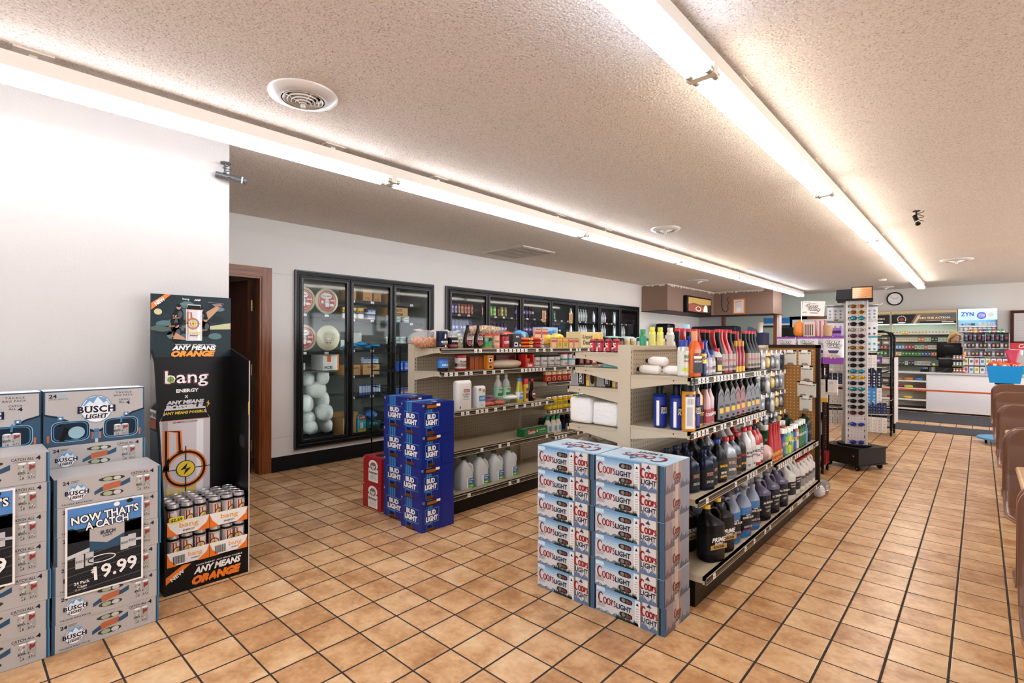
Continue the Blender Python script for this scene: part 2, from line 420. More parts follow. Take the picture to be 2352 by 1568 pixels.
# wall behind the coffee corner, with pass-through
b = MB(); mpl = wall_mat('cdc8cb', 'panel_wall_paint', 20, .05)
b.box(XW, 13.6, 0, -4.95, 13.7, SZ - .012, mpl); b.box(-4.95, 13.6, 0, -3.66, 13.7, 1.2, mpl)
b.box(-4.99, 13.58, 1.2, -4.93, 13.72, SZ - .012, m_oak); b.box(-3.74, 13.58, 1.2, -3.66, 13.72, SZ - .012, m_oak)
b.box(-3.66, 13.58, 0, -3.6, 13.75, SZ, wall_mat('e6cfc6', 'pillar_paint'))
b.build('wall_coffee', kind='structure')
b = MB(); b.box(XW, 14.9, 0, -3.3, 14.99, CZ, m_green); b.box(-3.3, 14.93, 0, -2.6, 14.99, CZ, m_green); b.build('wall_office', kind='structure')
# office window seen through the pass-through
b = MB(); b.box(-4.3, 14.86, 1.95, -3.7, 14.89, 2.1, mt('2f86d8', .4)); b.box(-4.35, 14.85, 1.85, -3.7, 14.89, 1.9, mt('2b3a33', .6)); b.box(-4.35, 14.86, 1.9, -3.7, 14.89, 1.95, WHT)
b.build('window_1', kind='structure')
# dark wood framed opening on the far wall
b = MB(); b.box(-3.72, 14.9, 1.0, -2.62, 14.92, 2.12, m_oak); b.box(-3.64, 14.88, 1.0, -2.7, 14.905, 2.04, mt('dfe3e6', .5)); b.build('window_2', kind='structure')

# ------------------------------------------------------------------ ceiling lamps
m_tube = mt('f3f6ff', .4, 0, TUBE_W, 'tube_cool'); m_tubew = mt('fff9f0', .4, 0, TUBE_W, 'tube_warm'); m_tubeb = mt('dceaff', .4, 0, TUBE_W, 'tube_blue')
m_fix = mt('e6ded4', .45, name='lamp_enamel'); m_pin = mt('b8bcae', .35, .6, name='tube_end')
def lamp(xc, y0, y1, tube, label):
    r = empty('strip_light', (xc, y0, 2.60), label, 'light', 'ceiling strip lights'); L = y1 - y0
    b = MB(); b.box(-.05, 0, .0, .05, L, .066, m_fix); b.box(-.056, 0, -.004, .056, L, .002, m_fix); b.build('lamp_housing', r)
    for k in (0, 1):
        q = MB(); q.box(-.062, k * (L - .02) , -.05, .062, k * (L - .02) + .02, 0, m_fix); q.build('lamp_socket', r)
    for y in (.45, L - .45):
        q = MB(); q.box(-.01, y - .015, .055, .01, y + .015, .1, m_fix); q.box(-.05, y - .07, .092, .05, y + .07, .1, m_fix); q.build('bracket', r)
    for sx in (-1, 1):
        q = MB(); q.lathe([(.018, .05), (.019, .055), (.019, L - .055), (.018, L - .05)], tube, (sx * .042, 0, -.034), 12, 1)
        o = q.build('lamp_tube', r)
        for z0, z1 in ((.022, .05), (L - .05, L - .022)): MB().lathe([(.0185, z0), (.0185, z1)], m_pin, (sx * .042, 0, -.034), 12, 1).build('tube_cap', r)
    return r
LY = [-2.55, -.19, 2.18, 4.65, 7.04, 9.42, 11.72, 13.92]; RY = [-2.5, -.15, 2.22, 4.62, 6.99, 9.34, 11.66, 13.55]
for i in range(7):
    lamp(-3.205, LY[i], LY[i+1], (m_tube, m_tube, m_tube, m_tube, m_tubew, m_tubeb, m_tube)[i], 'twin tube strip light in the left row on the ceiling, ' + (ORD[i] + ' from the camera'))
    lamp(-.905, RY[i], RY[i+1], (m_tube, m_tubeb, m_tubew, m_tubew, m_tubew, m_tubew, m_tubew)[i], 'twin tube strip light in the right row on the ceiling, ' + (ORD[i] + ' from the camera'))

# ------------------------------------------------------------------ ceiling fittings
m_vent = mt('dcd8d4', .35, .2, name='vent_enamel')
def vent(x, y, r, label):
    e = empty('ceiling_vent', (x, y, CZ), label, 'vent', 'round ceiling vents')
    b = MB(); b.lathe([(r * .62, -.028), (r * .7, -.03), (r * .98, -.012), (r, 0)], m_vent, seg=36, cap=False); b.build('vent_flange', e)
    b = MB(); b.lathe([(0.001, -.006), (r * .62, -.006)], mt('1b1512', .8), seg=32, cap=False); b.build('vent_duct', e)
    for k, (rr, z) in enumerate(((.56, -.03), (.44, -.036), (.33, -.042), (.22, -.048), (.11, -.052))):
        q = MB(); q.lathe([(r * rr * .86, z + .022), (r * rr, z), (r * rr * 1.04, z + .002), (r * rr * .92, z + .024)], m_vent, seg=32, cap=False); q.build('vent_ring', e)
    q = MB()
    for a in (0, pi / 2, pi, 1.5 * pi): q.tube([(r * .06 * cos(a), r * .06 * sin(a), -.045), (r * .62 * cos(a), r * .62 * sin(a), -.022)], .004, m_vent)
    q.lathe([(.012, -.068), (.014, -.06), (.01, -.04)], m_vent, seg=10); q.build('vent_spokes', e)
for a in ((-2.655, 1.265, .175, 'large round white ceiling vent nearest the camera, between both light rows'), (-2.65, 5.488, .165, 'round ceiling vent in the middle of the ceiling beside the left row'),
          (-.274, 10.39, .2, 'round ceiling vent on the right above the counter aisle'), (-4.295, 10.4, .2, 'round ceiling vent beside the brown soffit'), (-1.58, 14.2, .16, 'small ceiling vent above the wall clock')): vent(*a)
b = MB(); g2 = mt('b9ab9c', .5)
b.box(-5.285, 5.165, CZ - .014, -4.505, 5.85, CZ, m_vent)
for i in range(22): b.box(-5.25, 5.2 + i * .0285, CZ - .022, -4.54, 5.218 + i * .0285, CZ - .013, g2)
for i in range(4): b.box(-5.25 + i * .19, 5.19, CZ - .024, -5.243 + i * .19, 5.83, CZ - .012, g2)
b.build('return_grille', label='square louvred return air grille in ceiling above cooler doors', cat='vent')
MB().lathe([(.055, -.035), (.065, -.03), (.07, 0)], WHT, seg=20).build('smoke_detector', loc=(-1.447, 12.55, CZ), label='white round smoke detector on the ceiling near far wall', cat='smoke detector')
def secam(x, y, z, d, label, k_=.04, col='2a2826'):
    e = empty('security_camera', (x, y, z), label, 'camera')
    dk = mt(col, .35, .3); b = MB(); b.lathe([(.03, -.008), (.03, 0)], dk, seg=12); b.tube([(0, 0, 0), (0, 0, -.07)], .008, dk); b.build('mount', e)
    d = Vector(d).normalized(); c = Vector((0, 0, -.09)); q = MB()
    q.tube([c - d * .055, c + d * k_, c + d * (k_ + .002), c + d * (k_ + .015)], [.019, .019, .022, .022], dk, 10); q.build('camera_body', e)
    q = MB(); q.tube([c + d * (k_ - .015), c + d * (k_ - .007)], .0225, WHT, 10); q.tube([c + d * (k_ + .0153), c + d * (k_ + .016)], .012, BLKG, 10); q.build('lens', e)
    q = MB(); n = 14
    q.tube([(0.03 + .03 * cos(i), .02 * sin(i * 1.3), -.01 - .008 * i) for i in range(n)], .003, dk); q.build('cable', e)
secam(-.466, 6.367, CZ, (.2, -.3, -.6), 'black cylindrical security camera hanging from ceiling on the right')
secam(-3.64, 1.215, 2.56, (.35, .9, -.12), 'grey security camera on the corner of the white left wall', .11, '5a5c5e')
# ================================================================== GONDOLA SHELVING
m_peg = peg_mat('baab93', 'beige_pegboard', '4b3f33'); m_rail = mt('26231f', .3); m_tag = mt('f1efec', .4); m_deck = mt('beb098', .38, name='shelf_enamel')
m_kick = mt('14110f', .35, name='kick_enamel')
rt = random.Random(5)
def shelf(root, xs, sg, front, z, y0, y1, tags=.5, rail=True):
    """one shelf board on its brackets, with a price rail"""
    b = MB(); xi = xs + .02 * sg
    b.box(xi, y0, z - .02, front, y1, z, m_deck); b.box(front - .012 * sg, y0, z - .04, front, y1, z, m_deck)
    o = b.build('shelf', root)
    for y in (y0 + .002, y1 - .008):
        q = MB(); P = [(xi, z - .001), (front - .013 * sg, z - .001), (front - .013 * sg, z - .035), (front - .1 * sg, z - .04), (xi, z - .085)]
        vs = [(x, y, zz) for x, zz in P] + [(x, y + .006, zz) for x, zz in P]
        q.add(vs, [(4, 3, 2, 1, 0), (5, 6, 7, 8, 9)] + [(i, (i + 1) % 5, 5 + (i + 1) % 5, 5 + i) for i in range(5)], BEIGE)
        q.lathe([(.004, -.001), (.004, .0)], BLK, (front - .09 * sg, y - .001, z - .02), 8, 1); q.build('shelf_bracket', o)
    if rail:
        q = MB(); x = front + .001 * sg
        q.add([(x, y0, z - .038), (x, y1, z - .038), (x + .007 * sg, y1, z - .002), (x + .007 * sg, y0, z - .002), (x + .009 * sg, y0, z - .04), (x + .009 * sg, y1, z - .04)],
              [(0, 1, 2, 3), (3, 2, 5, 4), (4, 5, 1, 0)], m_deck)
        u = (0, 1, 0) if sg > 0 else (0, -1, 0)
        O = (x + .010 * sg, y0 if sg > 0 else y1, z - .040)
        f = q.fr(O, u, (-.04 * sg, 0, 1)); L = y1 - y0
        f.rect(0, .006, L, .026, m_rail, 1); f.rect(0, .014, L, .002, m_deck, 2)
        yy = .03
        while yy < L - .05:
            if rt.random() < tags: f.rect(yy, .004, .035, .029, m_tag, 3); f.rect(yy + .006, .014, .02, .003, m_rail, 4); f.rect(yy + .006, .02, .012, .002, m_rail, 4)
            yy += .055
        q.build('price_rail', o)
    return o
def gondola(label, xs, y0, secs, top, base_r, base_l, kick, shelves):
    r = empty('gondola_shelf', (0, 0, 0), label, 'store shelf'); y = y0
    ys = [y0]
    for L in secs: ys.append(ys[-1] + L)
    for i, yy in enumerate(ys):
        b = MB(); w = .042; b.box(xs - w, yy - (.0 if i == 0 else .012), .0, xs + w, yy + .03 if i == 0 else yy + .012, top, BEIGE)
        if i == 0:
            for sg in (-1, 1):
                f = b.fr((xs + (w if sg > 0 else -w), yy, 0), (0, sg, 0), (0, 0, 1))
                for k in range(40): f.rect(.012 if sg > 0 else -.017, .16 + k * .03, .005, .02, BLK, 1)
        b.build('upright', r)
    for i in range(len(secs)):
        MB().box(xs - .016, ys[i] + .03, .1, xs + .016, ys[i+1] - .012, top - .02, m_peg).build('back_panel', r)
        b = MB(); b.box(xs - .024, ys[i] + .03, top - .03, xs + .024, ys[i+1] - .012, top - .004, BEIGE); b.build('top_rail', r)
        b = MB(); b.box(base_l + .05, ys[i] + .002, 0, base_r - .05, ys[i+1], .135, m_kick); b.build('kick_base', r)
    for sg, fr_, z, a, c, tg in shelves: shelf(r, xs, sg, fr_, z, a, c, tg)
    return r
G1Y = [2.66, 4.04, 5.36, 6.7, 8.0]; G1X = -3.585
sh = []
for i in range(4):
    a, c = G1Y[i] + .004, G1Y[i+1] - .004
    sh += [(1, -3.2, 1.346, a, c, .62), (1, -3.2, 1.157, a, c, .62)]
    sh += [(1, -3.12, .838, a, c, .5), (1, -3.12, .512, a, c, .12), (1, -3.1, .168, a, c, .08)] if i == 0 else [(1, -3.2, 1.0, a, c, .4), (1, -3.2, .72, a, c, .7), (1, -3.14, .47, a, c, .6), (1, -3.1, .168, a, c, .2)]
    sh += [(-1, -4.03, z, a, c, .5) for z in (.17,)]
gondola('long beige grocery shelving with price rails in front of the cooler doors', G1X, 2.66, [G1Y[i+1] - G1Y[i] for i in range(4)], 1.382, -3.1, -4.05, -3.1, sh)
G2X = -1.538; G2Y = [2.66, 3.985, 5.28]
sh = [(1, -1.145, 1.21, 2.664, 3.98, .75), (1, -1.145, .92, 2.664, 3.98, .75), (1, -1.10, .567, 2.664, 3.98, .5), (1, -1.06, .172, 2.664, 3.98, .35),
      (1, -1.08, .53, 3.99, 5.27, .75), (1, -1.06, .172, 3.99, 5.27, .4)]
for i in (0, 1):
    a, c = G2Y[i] + .004, G2Y[i+1] - .004
    sh += [(-1, -1.9, 1.335, a, c, .5), (-1, -1.9, 1.243, a, c, .5), (-1, -1.945, 1.122, a, c, .5), (-1, -1.945, .885, a, c, .5), (-1, -1.98, .56, a, c, .5), (-1, -2.0, .17, a, c, .5)]
g2 = gondola('beige pegboard shelving of motor oil and cleaners beside the centre aisle', G2X, 2.66, [1.325, 1.295], 1.384, -1.06, -2.0, -1.06, sh)
m_brd = peg_mat('b9813f', 'brown_pegboard', 'f0e2c4', .03, .13, 0)
b = MB(); b.box(-1.52, 5.29, .25, -1.09, 5.3, 1.365, m_brd); b.build('end_pegboard', g2)
b = MB(); fm = mt('2a1b13', .5); b.box(-1.10, 5.275, .1, -1.065, 5.315, 1.385, fm); b.box(-1.52, 5.275, 1.36, -1.065, 5.315, 1.388, fm); b.build('end_frame', g2)

# black wire rack between freezer and grocery shelving
wr = empty('wire_rack', (-4.75, 3.02, 0), 'black wire display rack standing against the freezer doors behind grocery shelving', 'rack')
for x in (0, .5):
    for y in (0, .5): MB().tube([(x, y, 0), (x, y, 1.36)], .009, BLKG).build('rack_post', wr)
for z in (.15, .5, .86, 1.1):
    q = MB()
    for k in range(11): q.tube([(0, k * .05, z), (.5, k * .05, z)], .0035, BLK, 4)
    q.tube([(0, 0, z), (.5, 0, z), (.5, .5, z), (0, .5, z)], .006, BLKG, 5, True); q.tube([(0, 0, z + .07), (.5, 0, z + .07), (.5, .5, z + .07), (0, .5, z + .07)], .005, BLKG, 5, True)
    q.build('wire_shelf', wr)
q = MB(); q.tube([(0, 0, 1.35), (.5, 0, 1.35), (.5, .5, 1.35), (0, .5, 1.35)], .008, BLKG, 5, True); q.tube([(0, 0, 1.28), (.5, 0, 1.28), (.5, .5, 1.28), (0, .5, 1.28)], .006, BLKG, 5, True); q.build('top_ring', wr)
# ================================================================== BEER CASES
m_red = mt('8e1a28', .4); m_navy = mt('16233f', .4)
COORS_C = [(.15 + .13 * cos(radians(a)), .47 + .42 * sin(radians(a))) for a in range(38, 318, 14)]
def coors_script(f, x, y, w, h, m, l=3, wt=.125):
    S = lambda P: [(x + px * w, y + py * h) for px, py in P]
    t = h * wt
    n = len(COORS_C); f.stroke([(x, y + h * .5), (x + .02 * w, y + h * .72)], t * .5, m, l)
    f.stroke(S(COORS_C), [t * (.55 + .6 * sin(pi * i / n)) for i in range(n)], m, l)
    for cx in (.38, .59): f.ring(x + cx * w, y + .32 * h, .085 * w, .26 * h, t * .75, m, l, 18)
    f.stroke(S([(.47, .45), (.52, .42)]), t * .5, m, l); f.stroke(S([(.67, .45), (.72, .5), (.74, .62)]), t * .5, m, l)
    f.stroke(S([(.73, .06), (.76, .3), (.79, .56)]), t * .8, m, l); f.stroke(S([(.76, .38), (.81, .53), (.85, .5)]), t * .7, m, l)
    f.stroke(S([(.87, .12), (.92, .04), (.97, .14), (.94, .28), (.89, .38), (.9, .52), (.97, .52)]), t * .75, m, l)
def mountains(f, x, y, w, h, m, m2, l, seed=1, n=7):
    r = random.Random(seed); pts = [(x, y)]
    for i in range(n + 1):
        pts.append((x + w * i / n, y + h * (r.uniform(.55, 1) if i % 2 else r.uniform(.2, .45))))
    pts.append((x + w, y)); f.poly(pts, m, l)
    for i in range(1, n, 2):
        px, py = pts[i+1]; f.poly([(px, py), (px + w / n * .6, py - h * .45), (px + w / n * .15, py - h * .3), (px, py - h * .55)], m2, l + 1)
sky = [mt(c, .35) for c in ('6d9dc9', '86afd2', 'a0c0d8', 'b8ccd9', 'c6d1d9')]
m_sil = mt('c9cbcf', .33); m_mtn = mt('69768a', .5); m_mtn2 = mt('aab4c2', .5); m_tree = mt('25362f', .6); m_can = mt('c4c2c4', .3, .4); m_cand = mt('85807f', .35, .3); m_hole = mt('2c211c', .6)
def coors_case():
    w, d, h = .3825, .283, .1345; b = MB(); lb = mt('b4d3e8', .35)
    b.box(0, 0, 0, w, d, h, m_sil)
    f = b.fr((0, 0, 0), (1, 0, 0), (0, 0, 1))
    for i, m in enumerate(sky): f.rect(0, h - .012 * (i + 1), w * .84, .012, m, 1)
    f.rect(.002, h - .024, .05, .02, mt('c4dcec', .4), 2); f.text('24', .004, h - .021, .016, .013, WHT, 3)
    mountains(f, 0, 0, w * .42, .03, m_mtn, m_mtn2, 1, 4, 7)
    r = random.Random(9); x = w * .3
    while x < w * .62: hh = r.uniform(.012, .034); f.poly([(x, 0), (x + .009, 0), (x + .0045, hh)], m_tree, 3); x += .0055
    coors_script(f, .014, .048, .104, .06, m_red)
    f.text('LIGHT', .12, .05, .085, .027, m_navy, 4, .03)
    for k, z in enumerate((.088, .016)):
        cx = w * .455; f.sq(cx, z + .014, .036, .0135, 3.2, m_hole, 2); f.disc(cx - .014, z + .014, .011, .010, m_cand, 3, 12); f.disc(cx + .009, z + .013, .009, .010, mt('5f4a40', .3), 3, 12); f.disc(cx + .024, z + .013, .006, .008, m_red, 3, 8)
    for i in range(5): f.rect(.006 + (i % 2) * .004, .03 + i * .004, .045, .0018, mt('8c8f93', .5), 2)
    # can pictures
    X = w * .585; f.rect(X, .0, w * .075, h * .93, mt('e7e5e4', .3), 3); f.poly([(X + .006, .1), (X + .022, .1), (X + .014, .115)], m_navy, 4)
    for i in range(6): f.rect(X + .006, .022 + i * .012, .016, .004, mt('a5a5ab', .4), 4)
    X = w * .665; f.rect(X, 0, w * .25, h, mt('d9d5d3', .3), 3); f.rect(X, 0, .01, h, m_cand, 4); f.rect(X + .045, 0, .006, h, mt('b5afab', .3), 4); f.rect(X + .088, 0, .008, h, m_cand, 4)
    coors_script(f, X + .004, .064, .088, .05, m_red, 6, .2); f.text('LIGHT', X + .008, .032, .08, .026, m_navy, 6, .03)
    f.poly([(X + .032, .112), (X + .06, .112), (X + .046, .13)], mt('1f3c6e', .4), 6); mountains(f, X, 0, .095, .04, mt('5c7396', .5), m_mtn2, 7, 8, 4)
    f.rect(w * .915, 0, w * .03, h, mt('26332c', .5), 4); f.rect(w * .945, 0, w * .055, h, mt('35577c', .5), 4)
    # end face: printed cans in brownish tones
    f = b.fr((w, 0, 0), (0, 1, 0), (0, 0, 1)); f.rect(0, 0, d, h, mt('9b8f94', .4), 1)
    for i, (x, ww, c) in enumerate(((.0, .012, '27465f'), (.085, .03, 'b5a59f'), (.118, .034, 'c7b8b0'), (.155, .03, 'a08f8a'), (.2, .07, '8791a3'))): f.rect(x, 0, ww, h, mt(c, .35), 2)
    mountains(f, .01, 0, .1, .055, mt('6e5f66', .5), mt('a3959b', .5), 3, 3, 4); mountains(f, .17, 0, .11, .05, mt('59606e', .5), mt('a3a9b5', .5), 3, 6, 4)
    coors_script(f, .095, .052, .08, .045, mt('7a2a30', .4), 4, .2); f.text('LIGHT', .1, .028, .07, .022, m_navy, 4)
    # top
    f = b.fr((w, d, h), (-1, 0, 0), (0, -1, 0)); f.rect(0, 0, w, d, lb, 1); mountains(f, w * .3, d * .2, w * .45, d * .45, mt('c5d9e8', .5), mt('e8f0f6', .5), 2, 5, 5); f.rect(0, 0, w, d * .22, mt('d5e4ee', .4), 2)
    f.rect(0, d * .9, w, d * .1, mt('8ab4d2', .4), 2)
    coors_script(f, .05, .11, .25, .12, m_red, 5); f.text('LIGHT', .12, .045, .14, .04, m_navy, 5); f.poly([(.19, .2), (.23, .2), (.21, .24)], mt('2c5c9c', .4), 6)
    f = b.fr((0, d, 0), (0, -1, 0), (0, 0, 1)); f.rect(0, 0, d, h, mt('b9c7d4', .4), 1); coors_script(f, .07, .05, .12, .06, m_red, 3)
    return proto(b.build('beer_case', cat='beer case', group='stacked white and blue beer cases', label='x'))
cc = coors_case(); rj = random.Random(21)
for col, (x, nm) in enumerate(((-1.875, 'left'), (-1.486, 'right'))):
    for k in range(6):
        pos = ('topmost', 'second from top', 'third from top', 'third from floor', 'second from floor', 'bottom')[5 - k]
        place(cc, (x + rj.uniform(-.004, .004), 2.288 + rj.uniform(-.004, .004), k * .1348 + (.012 if col == 0 and k > 2 else 0) * 0), radians(rj.uniform(-.5, .5)),
              'white and blue beer case, %s in the %s stack before oil shelving' % (pos, nm))
# ---- silver cases by the left wall (front faces +X)
m_bsil = mt('b3afad', .35); m_bblue = mt('1e4a68', .4); m_bdk = mt('152636', .45); m_bl2 = mt('3c7ba6', .4); m_tan = mt('b5613a', .45); m_wtx = mt('f3f1ee', .4); m_bnv = mt('18213f', .4)
def serif(f, s, x, y, w, h, m, l, shear=0):
    """bold word with slab serifs at its four ends"""
    f.text(s, x, y, w, h, m, l, .035, shear, 1.08, asp=False)
    n = len(s); t = h * .1
    for i, c in enumerate(s):
        cw = w / n; x0 = x + i * cw
        for yy in (0, h - t):
            o = shear * yy
            if c in 'BDEFHILPRTU' and not (c in 'U' and yy == 0): f.rect(x0 + cw * .02 + o, y + yy, cw * .4, t, m, l)
            if c in 'HU' and not (c == 'U' and yy == 0): f.rect(x0 + cw * .58 + o, y + yy, cw * .4, t, m, l)
def busch_logo(f, cx, cy, s, l=3):
    f.disc(cx, cy, s * .46, s * .5, mt('5e8fb8', .4), l, 24); f.disc(cx, cy, s * .43, s * .47, m_wtx, l + 1, 24)
    f.poly([(cx - s * .42, cy + s * .1), (cx - s * .25, cy + s * .38), (cx, cy + s * .47), (cx + s * .25, cy + s * .38), (cx + s * .42, cy + s * .1)], mt('6d9cc4', .4), l + 2)
    f.poly([(cx - s * .4, cy + .08 * s), (cx - s * .2, cy + s * .3), (cx - s * .1, cy + s * .2), (cx + s * .02, cy + s * .44), (cx + s * .2, cy + s * .2), (cx + s * .28, cy + s * .28), (cx + s * .4, cy + s * .08)], mt('dde8f0', .4), l + 3)
    f.rect(cx - s * .46, cy - s * .14, s * .92, s * .27, m_wtx, l + 4)
    serif(f, 'BUSCH', cx - s * .54, cy - s * .13, s * 1.08, s * .25, m_bnv, l + 6)
    serif(f, 'LIGHT', cx - s * .32, cy - s * .34, s * .64, s * .16, m_bnv, l + 6, .15)
def cans_pic(f, x, y, w, h, l=3):
    for k, c in ((0, 'aeaba6'), (1, 'a29f9b')):
        X = x + k * w * .5; f.rect(X, y, w * .5, h, mt(c, .3), l); f.disc(X + w * .25, y + h, w * .22, h * .06, mt('efefef', .3), l + 1, 12)
        rr = random.Random(k + 3)
        for _ in range(16): a, q = X + rr.random() * w * .38, y + rr.random() * h * .86; f.poly([(a, q), (a + w * .1, q + h * .04), (a + w * .05, q + h * .12)], mt(('5a5c58', 'd9d8d4', '3e423e', '77796f')[_ % 4], .4), l + 1)
    f.poly([(x + w * .6, y + h * .66), (x + w * .72, y + h * .6), (x + w * .93, y + h * .7), (x + w * .95, y + h * .9), (x + w * .8, y + h * .84), (x + w * .66, y + h * .92)], mt('8e2a2c', .4), l + 2); f.text('BUSCH', x + w * .02, y + h * .35, w * .42, h * .18, m_bnv, l + 3)
def busch_case():
    w, d, h = .4, .27, .128; b = MB(); b.box(-d, 0, 0, 0, w, h, m_bsil)
    f = b.fr((0, 0, 0), (0, 1, 0), (0, 0, 1)); f.rect(0, 0, .01, h, m_bblue, 1); f.rect(w - .012, 0, .012, h, m_bblue, 1); f.rect(w - .005, 0, .005, h, m_bl2, 2)
    f.text('24', .028, h - .03, .024, .016, m_bnv, 2, .03); f.rect(.056, h - .018, .03, .003, mt('6d7076', .5), 2); f.rect(.056, h - .024, .024, .003, mt('6d7076', .5), 2)
    busch_logo(f, .078, .06, .078, 2); f.text('TACKLE BAG PACK', .024, .008, .11, .007, m_bnv, 2, .01)
    for cx, cy, rx, ry in ((.205, .1, .05, .011), (.205, .032, .045, .013)): f.disc(cx, cy, rx, ry, mt('3a3c30', .5), 2, 18); f.disc(cx - .015, cy, .018, ry * .8, mt('a7ab8e', .4), 3, 12); f.disc(cx + .02, cy, .015, ry * .8, mt('c7c5c0', .4), 3, 12)
    f.poly([(.14, .05), (.165, .066), (.245, .078), (.275, .092), (.275, .07), (.25, .06), (.165, .045), (.14, .034)], m_bblue, 4)
    f.poly([(.172, .047), (.236, .058), (.24, .082), (.236, .084), (.176, .076), (.17, .07)], m_tan, 5)
    f.text('CATCH ALL', .278, .103, .072, .012, m_bnv, 2, .01); f.text('4', .355, .1, .016, .018, m_bnv, 2, .04); f.rect(.284, .097, .05, .0015, m_bnv, 2)
    cans_pic(f, .298, .018, .058, .072)
    # top print
    f = b.fr((0, w, h), (0, -1, 0), (-1, 0, 0)); f.rect(0, 0, w, d, mt('6f9cbb', .3), 1); f.rect(0, d * .45, w, d * .55, m_bblue, 2); f.rect(0, 0, w, d * .18, m_wtx, 2); f.text('BUSCH', .13, .012, .14, .03, m_bnv, 3, asp=False)
    for x in (.07, .2, .32): f.disc(x, d * .6, .045, .04, m_bl2, 3, 14); f.ring(x, d * .6, .05, .045, .004, mt('b9d4e4', .4), 4)
    f = b.fr((0, w, 0), (-1, 0, 0), (0, 0, 1)); f.rect(0, 0, d, h, m_bdk, 1); f.rect(.02, .02, d - .04, h - .04, m_bblue, 2); f.text('BUSCH', .06, .04, .14, .05, m_wtx, 3)
    return proto(b.build('beer_case', cat='beer case', group='stacked silver tackle bag beer cases', label='x'))
def tackle_case():
    w, h, d = .4, .268, .13; b = MB(); b.box(-d, 0, 0, 0, w, h, m_bblue)
    f = b.fr((0, 0, 0), (0, 1, 0), (0, 0, 1)); f.rect(0, 0, w, h, m_bblue, 1)
    f.poly([(.006, h - .006), (.006, h * .58), (.05, h * .54), (w * .47, h * .24), (w * .53, h * .24), (w - .05, h * .54), (w - .006, h * .58), (w - .006, h - .006)], m_bsil, 3)
    f.stroke([(.0, h * .58), (.05, h * .52), (w * .47, h * .21), (w * .53, h * .21), (w - .05, h * .52), (w, h * .58)], .008, m_bdk, 4)
    f.text('24', .018, h - .034, .03, .018, m_bnv, 4, .03); f.rect(.054, h - .03, .03, .012, mt('8fb7c9', .4), 4); f.text('LIMITED EDITION', .018, h - .043, .07, .006, m_bnv, 4, 0)
    busch_logo(f, w * .5, h * .63, .14, 5)
    f.text('TACKLE', .278, h - .026, .066, .009, m_bnv, 4, .01, 0, 1.3); f.text('BAG PACK', .27, h - .041, .08, .009, m_bnv, 4, .01, 0, 1.2)
    f.text('CATCH', .29, h - .064, .046, .009, m_bnv, 4, .01); f.text('ALL', .29, h - .077, .026, .009, m_bnv, 4, .01); f.text('4', .32, h - .085, .018, .018, m_bnv, 4, .04)
    for x0, cx in ((.03, .1), (.23, .3)):
        f.sq(cx, h * .25, .072, .05, 4.5, m_bdk, 4); f.sq(cx, h * .25, .072, .05, 4.5, mt('9db8c6', .4), 5, 32, .003); f.sq(cx, h * .25, .064, .043, 4.5, m_bl2, 5, 32, .004)
    f.disc(.122, h * .22, .032, .03, mt('8fb3bf', .3), 6, 18); f.poly([(.055, .02), (.075, .02), (.095, .085), (.075, .09)], BLK, 6); f.rect(.054, .095, .012, .01, BLK, 6)
    cans_pic(f, .27, .025, .062, .055, 6); f.poly([(.295, .09), (.3, .125), (.306, .125), (.304, .09)], m_bl2, 7)
    f.rect(.19, .02, .02, .05, m_bl2, 4); f.rect(.194, .0, .012, .02, mt('c9c4c0', .3), 5)
    for x in (.012, .18, .21, .376): f.rect(x, .02, .008, .034, m_tan, 5)
    for x in (.05, .31): f.rect(x, .125, .022, .018, m_bl2, 5); f.disc(x + .011, .134, .005, .005, m_wtx, 6, 8)
    f = b.fr((0, w, 0), (-1, 0, 0), (0, 0, 1)); f.rect(0, 0, d, h, m_bdk, 1); f.rect(.02, .15, .09, .1, m_bsil, 2); f.text('BUSCH', .025, .19, .08, .03, m_bnv, 3); f.frame(.02, .02, .09, .1, .004, m_bl2, 2)
    f = b.fr((0, 0, h), (0, 1, 0), (-1, 0, 0)); f.rect(0, 0, w, d, m_wtx, 1)
    return proto(b.build('beer_case', cat='beer case', label='x'))
bc = busch_case(); tc = tackle_case()
for y, nm, n in ((.318, 'right', 6), (-.092, 'left', 7), (-.502, 'far left', 7)):
    for k in range(n):
        pos = ('bottom', 'second', 'third', 'fourth', 'fifth', 'sixth', 'top')[k if k < n - 1 else 6]
        place(bc, (-3.03 + rj.uniform(-.004, .003), y + rj.uniform(-.004, .004), k * .1292), 0, 'silver tackle bag beer case, %s of the %s front stack' % (pos, nm))
for y, nm in ((.316, 'right'), (-.094, 'left')):
    for k in range(7):
        place(bc, (-3.31, y, k * .1256), 0, 'silver beer case, %s of the %s back stack by the wall' % (('bottom', 'second', 'third', 'fourth', 'fifth', 'sixth', 'top')[k], nm), scale=(1, 1, .98))
    place(tc, (-3.31, y - .006, .881), 0, 'beer case standing upright showing blue tackle bags, on the %s back stack' % nm, 'upright tackle bag cases on the back stacks')
